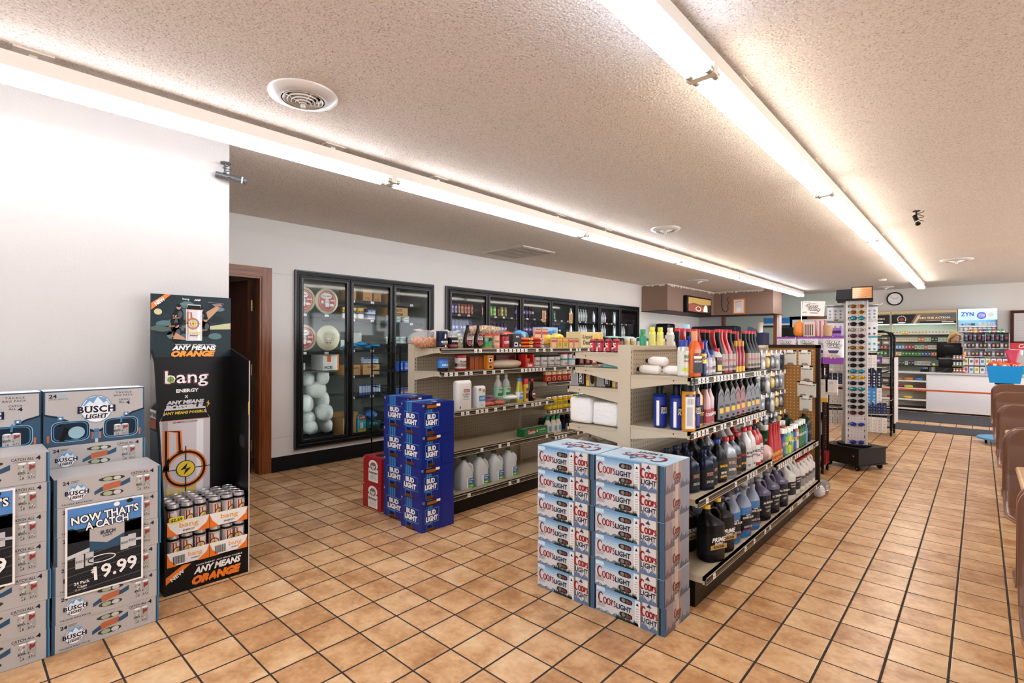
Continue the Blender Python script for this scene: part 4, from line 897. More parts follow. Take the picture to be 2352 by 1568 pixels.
put(carton(.2, .3, .13, m_kraft, (('ARGUS', .5, .6, .4, .18),), mt('5c2c1c', .5)), XA - .01, 3.23 + .06, .985, 'brown carton at left on the fourth middle freezer shelf'); put(carton(.235, .3, .135, mt('caa06c', .6), (('HOLTEN', .25, .65, .5, .15),), mt('5c2c1c', .5)), XA - .01, 3.53, .985, 'brown carton with dark oval print on the fourth freezer shelf')
p = proto(carton(.05, .06, .075, mt('c9ddf0', .4), (('ICE', .1, .3, .8, .3),), m_tubb, ((0, .7, 1, .3, m_tubb),), 'frozen_carton'))
for i in range(4): place(p, (XA - .05, 3.56 + i * .055, 1.13 if i % 2 == 0 else 1.128), 0, 'small blue white frozen carton, %s from left above brown cartons' % ORD[i], 'small blue frozen cartons')
p = drum(.018, .12, mt('b9c8dd', .3), ((0, .25, m_tubb),), mt('2d4f96', .3), 'freezer_pop', 'frozen treat', seg=10)
for i in range(8): place(p, (XA - .05, 3.52 + i * .038, .73), 0, 'pale blue freezer pop, %s from left on fifth middle freezer shelf' % ORD[i], 'freezer pops on the fifth shelf')
ct = carton(.17, .25, .22, m_kraft, (('Blue Bunny', .15, .45, .6, .22),), BLK); put(ct, XA - .02, 3.27, .235, 'open brown carton on the floor of the middle freezer')
q = MB(); q.add([(-.25, .17, .22), (0, .17, .22), (.0, .2, .29), (-.25, .2, .29)], [(0, 1, 2, 3)], m_kraft2); q.add([(-.25, 0, .22), (-.25, .17, .22), (-.27, .17, .28), (-.27, 0, .28)], [(0, 1, 2, 3)], m_kraft2); q.build('carton_flap', ct)
put(carton(.1, .2, .24, mt('4eb6c8', .4), (('SUPER', .1, .85, .8, .1),), WHT, ((0, .8, 1, .2, m_pzr), (0, 0, 1, .3, m_ylw), (.2, .35, .4, .3, WHT))), XA, 3.465, .235, 'turquoise and red carton beside the open brown carton'); put(carton(.2, .2, .16, mt('1f6a74', .4), (('POPS', .2, .7, .6, .2),), mt('7fd0d6', .4), ((.0, 0, 1, .5, mt('3c4a2a', .4)), (.2, .1, .2, .3, m_pzr), (.6, .1, .2, .3, m_ylw))), XA, 3.575, .235, 'teal frozen pops carton at the right of the middle freezer floor')
bag((XA - .05, 3.66, .47), (.08, .08, .06), mt('2a6fc0', .3), 77, 'frozen_bag', 'bag', 'shiny blue frozen bag above the teal pops carton', None, .3, 1.8)
put(carton(.28, .25, .12, mt('c29a68', .6), (('DANUTS', .15, .55, .5, .3), ('ICE CREAM', .1, .1, .6, .3))), XA, 3.86 + .06, 1.74, 'brown ice cream carton with black lettering in the third freezer door')
put(carton(.08, .2, .11, m_kraft), XA, 3.9, 1.916, 'small brown carton on the top right freezer shelf')
p = drum(.048, .085, mt('8fcad8', .4), ((.0, .12, WHT), (.3, .75, mt('d6dcc0', .4))), mt('cfe8ee', .3), 'ice_cream_tub', 'tub', ('VANILLA', .4, .25), m_tubb)
for i, y in enumerate((3.95, 4.06, 4.2)): place(p, (XA - .05, y, 1.662), 0, 'light blue tub, %s from left on the second right freezer shelf' % ORD[i], 'light blue tubs in right freezer')
for i, y in enumerate((3.94, 4.05, 4.15)): place(p, (XA - .05, y, 1.382), 0, 'light blue tub, %s from left on the third right freezer shelf' % ORD[i], 'light blue tubs in right freezer')
# packets on the wire rack
p = proto(carton(.055, .05, .1, mt('1f56c4', .35), (('SNACK', .1, .2, .8, .2),), WHT, ((.2, .45, .6, .4, mt('5f9be6', .4)),), 'snack_packet', 'packet'))
p2 = proto(carton(.06, .05, .07, mt('2a66c8', .35), (('BAR', .1, .2, .8, .3),), WHT, ((.1, .5, .8, .3, mt('b9794a', .5)),), 'snack_packet', 'packet'))
wn = ('bottom', 'second', 'third', 'top')
for k, z in enumerate((.155, .505, .865, 1.105)):
    for i in range(7): place(p if k % 2 else p2, (-4.3, 3.04 + i * .066, z), 0, 'blue snack packet, %s from left on the %s wire rack shelf' % (ORD[i], wn[k]), 'blue packets on the wire rack')

# ---- drinks in the long cooler
def tallcan(c1, c2):
    b = MB(); r, H = .032, .157; b.lathe([(.026, 0), (r, .007), (r, H - .014), (.028, H - .003), (.028, H)], mt(c1, .3, .2), seg=12); f = cylfr(b, r); f.rect(-.022, .02, .044, .1, mt(c2, .35), 1, 4); f.rect(-.014, .05, .028, .04, mt(c1, .3), 2, 2)
    o = b.build('drink_can', cat='can'); q = MB(); q.lathe([(.0005, H + .001), (.027, H + .001), (.028, H - .004)], ALU, seg=12, cap=False); q.build('can_lid', o); return proto(o)
def pet(c1, c2, cap, h=.22, r=.032, film=None):
    b = MB(); b.lathe([(r * .8, 0), (r, .008), (r, h * .3), (r * .92, h * .38), (r, h * .6), (r * .9, h * .72), (.013, h * .88), (.013, h * .93)], film or mt(c1, .15), seg=12); b.lathe([(r + .0005, h * .32), (r * .93, h * .4), (r + .0005, h * .58)], mt(c2, .4), seg=12, cap=False)
    f = b.fr((r + .001, 0, 0), (0, 1, 0), (0, 0, 1)); f.rect(-r * .5, h * .4, r, h * .1, WHT, 1); o = b.build('drink_bottle', cat='bottle'); q = MB(); q.lathe([(.0145, h * .92), (.0145, h), (.012, h + .001)], mt(cap, .4), seg=10); q.build('cap', o); return proto(o)
CAN = {k: tallcan(*v) for k, v in dict(dark=('23222a', 'b04040'), red=('8e3a30', 'c98272'), olive=('6f6a3a', 'c0b070'), pink=('b03a5a', 'f0c8d0'), green=('6ea23a', 'c6e28a'), purple=('54307c', 'b79ad2'), yellow=('a8963c', 'e6de9c'), teal=('1d6a60', '5fb0a0'), rust=('8a4632', 'b88a70')).items()}
PET = dict(purple=pet('2a1640', '6a4aa8', '2a1a3a'), blue=pet('1e2a6c', '3c58c0', '1a2a8a'), dark=pet('1c1012', '7a2230', 'c03030'), water=pet('c3cdd2', 'd6dce2', 'e8e8ea', .24, .03), white=pet('cfc8de', 'e8e2f0', 'a8a4c8'))
XB = XW - .18
names = ['dark', 'dark', 'purple', 'purple', 'olive', 'red', 'red', 'red', 'red']
rows = [(0, 1.822, [CAN[k] for k in names], 'can'), (1, 1.822, [CAN[k] for k in ('pink', 'pink', 'green', 'green', 'dark', 'yellow', 'olive')], 'can'),
        (2, 1.822, [PET[k] for k in ('purple', 'purple', 'purple', 'purple', 'dark', 'purple')], 'bottle'), (3, 1.822, [CAN[k] for k in ('red', 'teal', 'rust', 'teal')], 'can'),
        (4, 1.822, [PET['water']] * 7, 'bottle'), (5, 1.822, [PET['white']] * 6, 'bottle'), (6, 1.822, [PET['water']] * 4, 'bottle'),
        (0, 1.532, [PET['blue']] * 8, 'bottle'), (1, 1.532, [PET['purple']] * 7, 'bottle'), (2, 1.532, [PET['purple']] * 7, 'bottle'), (3, 1.532, [PET['dark']] * 6, 'bottle'), (4, 1.532, [PET['white']] * 7, 'bottle'), (5, 1.532, [PET['water']] * 6, 'bottle'), (6, 1.532, [PET['water']] * 6, 'bottle')]
cn_name = {id(v): k for k, v in CAN.items()}; cn_name.update({id(v): k for k, v in PET.items()})
for di, z, items, kind in rows:
    sp = .57 / max(len(items), 7); cnt = {}
    for i, p in enumerate(items):
        k = cn_name[id(p)]; cnt[k] = cnt.get(k, 0) + 1
        place(p, (XB, EB[di] + .1 + i * sp * 1.02, z), rj.uniform(-.5, .5), '%s %s, %s from left on the %s shelf, cooler door %s' % (k + (' coloured' if k != 'water' else ''), 'drink ' + kind, ORD[i], 'upper' if z > 1.7 else 'lower', ('one', 'two', 'three', 'four', 'five', 'six', 'seven')[di]), 'drinks in the long cooler')
# door stickers
for i, (px, z, w, h, c, l) in enumerate(((1247, 1.86, .09, .2, 'b98a5a', 'tan sticker on the third door of the long cooler'), (1309, 1.86, .1, .19, 'd8a05c', 'orange sticker on the fourth door of the long cooler'), (1229, 1.52, .1, .2, 'e8e8e4', 'white striped sticker low on the third door of the long cooler'))):
    b = MB(); b.box(0, 0, 0, .001, w, h, mt(c, .5)); f = b.fr((.001, 0, 0), (0, 1, 0), (0, 0, 1)); f.frame(.006, .006, w - .012, h - .012, .004, BLK if i > 1 else WHT, 1)
    for k in range(4): f.stroke([(.02, .03 + k * .035), (w - .02, .05 + k * .035)], .01, BLK if i == 2 else mt('6e4a2c', .5), 2)
    b.build('door_sticker', loc=(XW + .0185, y_at(px, XW) - w / 2, z - h / 2), label=l, cat='sticker')
# ================================================================== PRODUCTS: builders
def bottle(name, cat, rings, body, cap=None, label=None, text=None, handle=None, extra=None, seg=16, capname='cap'):
    """rings: superellipse outline. cap=(r,z0,z1,mat[,oy]). label=(z0,z1,rx,ry,exp,mat). text=(string,z0,z1,width,mat,x)"""
    b = MB(); b.sup(rings, body, seg)
    if extra: extra(b)
    if handle: b.tube(handle[0], handle[1], handle[2], 7)
    o = b.build(name, cat=cat)
    if cap:
        oy = cap[4] if len(cap) > 4 else 0
        q = MB(); q.lathe([(cap[0], cap[1]), (cap[0], cap[2] - .003), (cap[0] * .92, cap[2])], cap[3], (0, oy, 0), 12); q.build(capname, o)
    if label:
        z0, z1, rx, ry, e, m = label[:6]; q = MB(); q.sup([(z0, rx, ry, e), (z1, rx, ry, e)], m, seg, cap=False); rd = e < 2.05 and abs(rx - ry) < .002
        f = cylfr(q, rx + .0006) if rd else Fr(q, (rx + .0006, 0, 0), (0, 1, 0), (0, 0, 1))
        for r_ in (label[6] if len(label) > 6 else ()): f.rect(r_[0], r_[1], r_[2], r_[3], r_[4], 1, 8 if rd else 1)
        for t in (text or ()): f.text(t[0], -t[3] / 2, t[1], t[3], t[2] - t[1], t[4], 3, .03, t[5] if len(t) > 5 else 0, asp=False)
        q.build('label', o)
    return proto(o)
def jug(liq, top, cap, lab, lines, fill=.62, h=.29, w=.078, d=.06, side=1, band=None):
    zf = h * fill; zs = h * .66
    R = lambda z, k=1: (z, d * k, w * k, 2.8)
    prof_lo = [R(0, .93), R(.01, 1), R(zs * .5, 1), R(min(zf, zs), 1)]
    def ex(b):
        k = 1; rs = [R(min(zf, zs), 1)]
        if zf < zs: rs.append(R(zs, 1))
        rs += [(h * .72, d * .9, w * .8, 2.4, 0, -side * w * .16), (h * .79, d * .66, w * .52, 2.2, 0, -side * w * .34), (h * .85, d * .42, w * .34, 2, 0, -side * w * .42), (h * .9, .021, .021, 2, 0, -side * w * .42), (h * .95, .02, .02, 2, 0, -side * w * .42)]
        b.sup(rs, top, 16)
    y0 = -side * w * .42
    H = ([(0, y0 + side * .005, h * .9), (0, y0 + side * w * .6, h * .93), (0, side * w * .5, h * .9), (0, side * w * .8, h * .8), (0, side * w * .88, h * .68), (0, side * w * .8, h * .6)], [.009, .009, .01, .011, .012, .012], top)
    lb = (h * .14, h * .5, d * 1.006, w * 1.006, 2.8, lab) + ((band,) if band else ())
    return bottle('jug', 'jug', prof_lo, liq, (.0225, h * .93, h, cap, y0), lb, lines, H, ex)
def quart(body, cap, lab, lines, h=.235, w=.05, d=.03, side=1, bands=()):
    off = -side * w * .35
    R = [(0, d * .92, w * .93, 3.5), (.008, d, w, 3.5), (h * .55, d, w, 3.5), (h * .7, d * .95, w * .9, 3, 0, off * .2), (h * .8, d * .7, w * .58, 2.4, 0, off * .8), (h * .86, .016, .017, 2, 0, off), (h * .92, .015, .015, 2, 0, off)]
    return bottle('oil_bottle', 'bottle', R, body, (.019, h * .9, h, cap, off), (h * .08, h * .52, d * 1.01, w * 1.01, 3.5, lab, bands), lines)
def spray(body, cap, lab, lines=(), h=.24, r=.033, bands=(), capr=.8, name='spray_can', caph=.16, dome=True):
    R = [(0, r * .94, r * .94, 2), (.004, r, r, 2), (h * (.84 - caph * .3), r, r, 2), (h * (1 - caph) - .004, r * .72, r * .72, 2), (h * (1 - caph), r * .62, r * .62, 2)]
    return bottle(name, 'can', R, body, (r * capr, h * (1 - caph) - .002, h, cap), (h * .05, h * .7, r * 1.006, r * 1.006, 2, lab, bands), lines)
def funnelneck(body, neck, cap, lab, lines=(), h=.25, lean=-.035, w=.028, bands=()):
    """flat bottle whose long neck leans to one side"""
    def ex(b): b.sup([(h * .5, .016, w, 2.6), (h * .6, .015, w * .8, 2.4, 0, lean * .35), (h * .72, .014, w * .62, 2.2, 0, lean * .8), (h * .8, .014, w * .6, 2, 0, lean), (h * .95, .0135, w * .58, 2, 0, lean)], neck, 12)
    return bottle('additive_bottle', 'bottle', [(0, .017, w * .95, 3), (.006, .018, w, 3), (h * .5, .018, w, 3)], body, (w * .62, h * .93, h, cap, lean), (h * .06, h * .44, .0185, w * 1.02, 3, lab, bands), lines, None, ex, 12)
DUP = {}
def row(z, items, where, off=0.0, grp=None, rz=1.5, X=None, turn=-20):
    """items: (Y, X, prototype, description). Ordinals count same things from the left"""
    tot = {}; 
    for it in items: tot[it[3]] = tot.get(it[3], 0) + 1
    cnt = {}
    for it in sorted(items, key=lambda q: q[0]):
        y, x, p, d = it; cnt[d] = cnt.get(d, 0) + 1; n = tot[d]
        if n == 1: l = d + ' ' + where
        elif n == 2: l = '%s, %s of two %s' % (d, ('left', 'right')[cnt[d] - 1], where)
        else: l = '%s, %s from left %s' % (d, ORD[cnt[d] - 1], where)
        place(p, (x + rt.uniform(-.004, .004), y, z), radians(turn + rt.uniform(-rz, rz) * 4), l, (grp or (d + 's ' + where)) if n > 1 else None)
c_pale = mt('8793ac', .25); c_blu = mt('1f6fb0', .2); c_pur = mt('100d24', .2); c_yc = mt('e8b818', .4); c_blk = mt('0c0b0d', .28); c_clr = mt('d3d5d2', .25); c_lab = mt('17181c', .35); c_wl = mt('e9e8e4', .35); c_gold = mt('b9904a', .4)
G = WHT; gy = mt('b9b9bc', .4)
jb = jug(c_blk, c_blk, c_yc, c_lab, (('PRIME', .115, .14, .1, G, .2), ('GUARD', .1, .112, .06, G, .2), ('50/50', .08, .094, .08, BLK)), .66, .31, .075, .06, 1, ((-.06, .074, .12, .026, c_gold),))
jbl = jug(c_blu, c_pale, mt('8f8f9a', .4), c_lab, (('POWER BLUE', .118, .132, .1, G), ('PRIME', .136, .143, .04, G), ('WASHER FLUID', .06, .075, .08, gy)), .66, .285, .07, .06, -1, ((-.05, .04, .1, .012, mt('5a2a4a', .4)),))
jp = jug(c_pur, mt('54516e', .25), mt('8f8a90', .4), c_lab, (('ALL SEASON', .118, .132, .1, G), ('WASHER', .09, .1, .06, gy), ('-20F', .06, .076, .04, gy)), .6, .285, .07, .06, 1)
jcl = jug(c_clr, c_clr, WHT, c_lab, (('DISTILLED', .12, .13, .06, G), ('WATER', .1, .11, .05, G)), .6, .285, .072, .06, 1, None)
jrw = jug(mt('e0dedb', .35), mt('e0dedb', .35), mt('b01c22', .4), mt('8f8c8c', .4), (('BLEACH', .1, .12, .05, BLK),), .6, .25, .05, .045, 1)
Z = .174
row(Z, [(2.925, -1.135, jb, 'black antifreeze jug with yellow cap'), (3.10, -1.135, jb, 'black antifreeze jug with yellow cap'), (3.262, -1.15, jbl, 'blue washer fluid jug'), (3.425, -1.14, jbl, 'blue washer fluid jug'), (3.60, -1.14, jbl, 'blue washer fluid jug'),
        (3.84, -1.14, jp, 'purple washer fluid jug with grey cap'), (4.05, -1.14, jp, 'purple washer fluid jug with grey cap'), (4.25, -1.14, jp, 'purple washer fluid jug with grey cap'), (4.48, -1.135, jcl, 'clear water jug with black label'), (4.68, -1.15, jcl, 'clear water jug with black label'),
        (4.83, -1.13, jrw, 'white bleach jug with red cap'), (4.95, -1.13, jrw, 'white bleach jug with red cap'), (5.07, -1.13, jrw, 'white bleach jug with red cap'), (5.19, -1.13, jrw, 'white bleach jug with red cap')], 'on the bottom oil shelf')
row(Z, [(2.95 + i * .17, -1.30, (jb, jbl, jbl, jp, jp, jp, jcl, jcl, jrw, jrw, jrw, jrw)[i], ('black antifreeze jug', 'blue washer jug', 'blue washer jug', 'purple washer jug', 'purple washer jug', 'purple washer jug', 'clear jug', 'clear jug', 'white bleach jug', 'white bleach jug', 'white bleach jug', 'white bleach jug')[i]) for i in range(12)], 'in back row of bottom oil shelf')
# third shelf: quarts
c_db = mt('0e1630', .2); c_bk = mt('111114', .3); c_sv = mt('8d9096', .3, .4); c_rd = mt('a3181f', .35); c_rc = mt('c2222a', .35); c_wh = mt('d3d2d2', .3)
qd = quart(c_db, mt('12203f', .3), c_lab, (('SYNTHETIC', .08, .1, .05, mt('b98e7c', .4), .2), ('5W-30', .04, .055, .05, gy)), .225, .052, .032)
qk = quart(c_bk, mt('1c3faa', .3), mt('24261f', .35), (('PENNZOIL', .09, .105, .07, c_yc), ('10W-40', .05, .065, .05, G)), .255, .05, .032, 1, ((-.03, .03, .06, .012, c_gold),))
qs = quart(c_sv, c_rc, mt('55504e', .35), (('MOBIL', .09, .11, .06, mt('c0a090', .4)), ('SUPER', .05, .065, .06, G)), .25, .054, .034)
qv = quart(mt('55585e', .3, .3), c_rc, mt('1d1d20', .35), (('MAX', .1, .115, .06, c_rc), ('5W-20', .045, .06, .06, c_yc)), .24, .052, .032)
qr = quart(c_bk, c_rc, mt('1d1d20', .35), (('HAVOLINE', .1, .115, .07, c_rc), ('10W-30', .045, .06, .06, c_yc)), .25, .05, .032)
qw = quart(c_wh, c_rc, mt('c6c4c4', .35), (('ATF', .1, .115, .05, BLK), ('DEX III', .08, .09, .06, BLK), ('C', .02, .035, .02, BLK)), .27, .034, .034)
qq = quart(mt('b4262a', .3), c_bk, mt('d9d4d2', .35), (('2-CYCLE', .09, .11, .05, BLK), ('OIL', .06, .075, .04, c_rd)), .265, .036, .034)
cone = bottle('fuel_bottle', 'bottle', [(0, .028, .034, 2.4), (.006, .029, .035, 2.4), (.1, .024, .028, 2.2), (.2, .013, .015, 2), (.27, .011, .012, 2), (.275, .012, .013, 2)], mt('b01820', .3), (.0135, .27, .28, mt('8a1218', .4)), (.012, .075, .0292, .0345, 2.4, mt('c98b1e', .4)), (('FUEL', .03, .05, .04, c_rd),))
Z = .569
row(Z, [(2.80, -1.19, qd, 'dark blue motor oil bottle'), (2.905, -1.15, qd, 'dark blue motor oil bottle'), (3.015, -1.17, qd, 'dark blue motor oil bottle'), (3.12, -1.16, qk, 'black motor oil bottle with blue cap'), (3.245, -1.15, qs, 'silver motor oil bottle with red cap'), (3.37, -1.16, qv, 'dark grey motor oil bottle with red cap'),
        (3.475, -1.16, qr, 'black motor oil bottle with red cap'), (3.565, -1.15, qw, 'white transmission fluid bottle'), (3.65, -1.15, qw, 'white transmission fluid bottle'), (3.73, -1.15, qq, 'red two-cycle oil bottle'), (3.81, -1.15, qq, 'red two-cycle oil bottle')], 'on the third oil shelf')
row(Z, [(2.78 + i * .115, -1.31, (qd, qd, qd, qr, qr, qs, qr, qw, qw, qq, qq)[i], ('dark blue oil bottle', 'dark blue oil bottle', 'dark blue oil bottle', 'black oil bottle', 'black oil bottle', 'silver oil bottle', 'black oil bottle', 'white fluid bottle', 'white fluid bottle', 'red oil bottle', 'red oil bottle')[i]) for i in range(10)], 'in back row of third oil shelf')
row(Z, [(3.905 + .02, -1.20, cone, 'red cone-necked fuel additive bottle')], 'at the end of third oil shelf')
b = MB(); b.blob((0, 0, .055), (.045, .06, .055), film_mat('pink_bag_film', 'd9b8b4', .85), 14, .3, 5, 10, 2); o = b.build('plastic_bag', loc=(-1.12, 3.89, .569), label='crumpled pinkish clear bag at the right end of the third oil shelf', cat='bag')
c2s = [mt(c, .3) for c in ('1c3f86', '2f7a4a', 'b9c24a', '2a56a8', 'd8602a', '1b5b34', '1b5b34', '1b5b34', '5a72c8')]
sp = {}
sp['navy spray can'] = spray(mt('1c3160', .3), G, mt('2c62b0', .35), (('OFF', .08, .11, .04, c_yc),), .21, .028); sp['green yellow spray can'] = spray(mt('2f7a4a', .3), mt('dfe6df', .4), mt('8fb24a', .35), (('FRESH', .08, .1, .04, G),), .2, .028)
sp['light blue spray can'] = spray(mt('7fa9c9', .3), G, mt('c9d24a', .35), (('AIR', .07, .1, .04, c_blu),), .2, .028); sp['orange spray can'] = spray(mt('d8602a', .3), G, mt('e8d8c8', .35), (('RAID', .08, .11, .04, c_rd),), .205, .028)
sp['dark green spray can'] = spray(mt('154028', .3), mt('d3d6d2', .4), mt('1f6b3a', .35), (('OUTDOORS', .1, .12, .045, G),), .22, .03); sp['blue spray bottle'] = spray(mt('4a62b8', .3), mt('5f78cc', .4), mt('6f86d6', .35), (), .17, .026)
prop = bottle('propane_cylinder', 'gas cylinder', [(0, .05, .05, 2), (.012, .054, .054, 2), (.17, .054, .054, 2), (.2, .045, .045, 2), (.215, .022, .022, 2)], mt('0f2a1e', .25), (.02, .213, .24, BLK), (.06, .13, .0543, .0543, 2, mt('143526', .3)), (('PROPANE', .08, .1, .08, mt('3f7a58', .4)),))
Z = .532
it = [(4.04 + i * .062, -1.13, cone, 'red cone-necked fuel additive bottle') for i in range(4)]
seq = ['navy spray can', 'green yellow spray can', 'light blue spray can', 'green yellow spray can', 'navy spray can', 'orange spray can', 'dark green spray can', 'dark green spray can', 'dark green spray can', 'blue spray bottle']
it += [(4.32 + i * .078, -1.13, sp[s], s) for i, s in enumerate(seq)] + [(5.16, -1.16, prop, 'dark green propane cylinder'), (5.0, -1.27, prop, 'dark green propane cylinder')]
it += [(4.34 + i * .1, -1.26, sp[('dark green spray can', 'navy spray can', 'orange spray can')[i % 3]], ('dark green spray can', 'navy spray can', 'orange spray can')[i % 3] + ' at back') for i in range(6)]
row(Z, it, 'on the lower right oil shelf')
# second shelf (z .92)
sf = spray(mt('142a78', .25), mt('0d0f18', .35), mt('1a3590', .3), (('STARTING', .1, .115, .05, G, .2), ('FLUID', .08, .098, .05, G, .2)), .245, .036, ((-.05, .012, .016, .14, WHT), (-.026, .085, .055, .04, c_lab)), .62, 'spray_can', .25)
so = spray(mt('d38a1e', .3), c_bk, mt('d8921e', .35), (), .285, .036, ((-.05, .014, .052, .185, c_wl), (-.05, .185, .052, .014, c_lab), (-.042, .03, .03, .1, gy), (-.04, .145, .036, .03, gy), (.004, .03, .02, .03, mt('9a2a1a', .35)), (.01, .08, .006, .09, mt('6a2a1a', .35))), .95, 'spray_can', .3)
am = bottle('car_care_bottle', 'bottle', [(0, .024, .03, 3), (.006, .025, .031, 3), (.15, .025, .031, 3), (.19, .013, .016, 2), (.22, .013, .013, 2)], mt('b98d8c', .25), (.016, .205, .255, c_bk), (.012, .09, .0253, .0315, 3, mt('a63038', .35)), (('CLEAN', .05, .07, .05, G),))
yb = bottle('car_care_bottle', 'bottle', [(0, .024, .03, 3), (.006, .025, .031, 3), (.17, .025, .031, 3), (.21, .012, .014, 2, 0, -.006), (.24, .012, .012, 2, 0, -.006)], mt('d9961c', .25), (.018, .22, .28, c_bk, -.006), (.015, .12, .0253, .0315, 3, mt('2b2a2c', .35)), (('PROTECT', .06, .08, .05, c_yc),))
def wave(body, side_, lab): # tall moulded bottle with a silver curved face
    def ex(b):
        f = Fr(b, (.0305, 0, 0), (0, 1, 0), (0, 0, 1)); f.poly([(-.035, .012), (.03, .012), (.036, .06), (.03, .13), (.012, .19), (-.01, .2), (-.028, .17), (-.036, .1)], side_, 1)
        f.stroke([(-.02, .15), (.0, .175), (.02, .15), (.024, .12)], .005, c_bk, 2); f.rect(-.02, .05, .036, .03, c_yc, 3); f.text('ULTRA', -.02, .085, .036, .012, c_bk, 3); f.rect(-.012, .02, .02, .012, c_bk, 3)
    return bottle('car_care_bottle', 'bottle', [(0, .028, .036, 3), (.006, .03, .038, 3), (.15, .03, .038, 3), (.2, .024, .028, 2.4), (.225, .016, .018, 2), (.24, .015, .015, 2)], body, (.023, .235, .285, c_bk), None, None, None, ex)
wb = wave(c_bk, mt('6c6d72', .3, .3), None); wp = wave(mt('1c1214', .3), mt('96666a', .3), None)
Z = .922
row(Z, [(2.715, -1.335, sf, 'blue starting fluid spray can'), (2.715, -1.24, sf, 'blue starting fluid spray can'), (2.83, -1.19, sf, 'blue starting fluid spray can'), (2.70, -1.165, so, 'black and orange fogger spray can'), (2.90, -1.2, yb, 'amber car polish bottle'), (2.985, -1.19, am, 'pinkish car cleaner bottle with red label'), (3.06, -1.2, am, 'pinkish car cleaner bottle with red label')]
    + [(3.165 + i * .098, -1.185, wp if i in (3, 4) else wb, ('pinkish' if i in (3, 4) else 'black and silver') + ' moulded polish bottle') for i in range(8)], 'on the second oil shelf')
row(Z, [(3.0 + i * .1, -1.31, wb, 'black polish bottle') for i in range(9)], 'in back row of second oil shelf')
# top shelf (z 1.21)
def trig(body, lab, neck, head, h=.25): return bottle('spray_bottle', 'spray bottle', [(0, .024, .036, 3), (.006, .025, .038, 3), (.16, .025, .036, 3), (.185, .018, .024, 2.4), (.2, .014, .014, 2)], body, (.017, .195, h, head), (.02, .15, .0255, .0385, 3, lab, ((-.034, .02, .068, .075, c_bk), (-.03, .1, .06, .012, G))), (('ARMOR ALL', .112, .13, .06, c_bk, .2), ('PROTECTANT', .078, .088, .055, G, .2)))
ar = trig(mt('d9601c', .3), mt('e06a20', .35), c_bk, mt('d8966a', .4))
wdc = spray(mt('16215e', .25), mt('c01c22', .4), mt('16215e', .3), (), .19, .028, ((-.028, .07, .056, .055, mt('f2d21a', .35)),), .55, 'spray_can', .2)
f_ = kids(wdc)[1] if len(kids(wdc)) > 1 else wdc
q = MB(); f = cylfr(q, .029); f.rect(-.03, .075, .06, .05, mt('f2d21a', .35), 1, 8); f.text('WD-40', -.024, .085, .048, .03, mt('16215e', .4), 3, .04); q.build('logo', wdc); proto(wdc)
gs = spray(mt('c9c6c4', .25, .3), mt('1d3fa0', .4), mt('d9dcd0', .35), (('BRAKE', .1, .12, .04, mt('3f8a50', .4)), ('CLEANER', .08, .09, .045, c_rd)), .2, .031, ((-.03, .03, .06, .02, mt('c9d24a', .4)),), .8)
sm = bottle('additive_bottle', 'bottle', [(0, .018, .022, 3), (.005, .019, .023, 3), (.09, .019, .023, 3), (.12, .011, .012, 2)], mt('8a8a84', .25), (.0145, .115, .145, mt('1d3fa0', .4)), (.012, .075, .0195, .0235, 3, mt('c6bfae', .35)), (('HEET', .03, .05, .035, BLK),))
bf = funnelneck(mt('a79fc0', .3), mt('1b2f9a', .25), mt('1b2f9a', .3), mt('b9b2cc', .35), (('OIL', .07, .085, .03, G), ('CLEANER', .03, .045, .035, c_rd)), .2, -.03, .027)
bl2 = funnelneck(mt('1a2c8c', .25), mt('1b2f9a', .25), mt('1b2f9a', .3), mt('20348c', .35), (('FUEL', .06, .08, .03, G),), .225, -.02, .03)
ks = funnelneck(c_bk, c_bk, c_rc, mt('8f735f', .35), (('GAS', .07, .085, .03, c_rd), ('TREAT', .03, .045, .035, BLK)), .27, -.03, .026)
kr = funnelneck(mt('a5141a', .3), mt('b5161c', .28), c_rc, mt('a8817c', .35), (('STP', .07, .085, .035, c_rd), ('OCTANE', .03, .045, .035, BLK)), .27, -.035, .026)
ky = bottle('additive_bottle', 'bottle', [(0, .015, .018, 2), (.004, .016, .019, 2), (.12, .016, .019, 2), (.15, .009, .009, 2), (.17, .009, .009, 2)], mt('9c1420', .3), (.0105, .165, .2, mt('c9962c', .35)), (.0, .035, .0163, .0193, 2, c_yc), ())
hb = bottle('additive_bottle', 'bottle', [(0, .02, .034, 3.5), (.005, .021, .035, 3.5), (.11, .021, .035, 3.5), (.135, .012, .018, 2)], mt('c9c9c6', .3), (.016, .13, .155, c_rc), (.012, .1, .0213, .0355, 3.5, mt('2a2018', .35), ((-.02, .02, .04, .035, c_yc),)), (('PUMP', .08, .095, .05, c_rd),))
Z = 1.212
bulb_m = mt('efeae6', .25, name='milk_glass')
def bulb(): # clear-white lamp bottle lying down: rounded plastic bottle
    b = MB(); b.lathe([(.001, -.08), (.018, -.078), (.026, -.065), (.027, .03), (.022, .055), (.012, .065)], bulb_m, axis=0, seg=16, c=(0, 0, .027)); o = b.build('squeeze_bottle', cat='bottle'); q = MB(); q.lathe([(.013, .064), (.013, .085), (.005, .088)], BLK, axis=0, seg=12, c=(0, 0, .027)); q.build('cap', o); return proto(o)
bb = bulb(); rA = radians(165)
for (x, y, z, a, l) in ((-1.44, 2.78, 1.212, 170, 'white bottle lying at the left on the top oil shelf'), (-1.30, 2.80, 1.212, 175, 'white bottle lying beside the black box on top oil shelf'), (-1.40, 2.80, 1.262, 160, 'white bottle lying on top of two others on top oil shelf')):
    place(bb, (x, y, z), radians(a), l, 'white bottles lying on the top oil shelf')
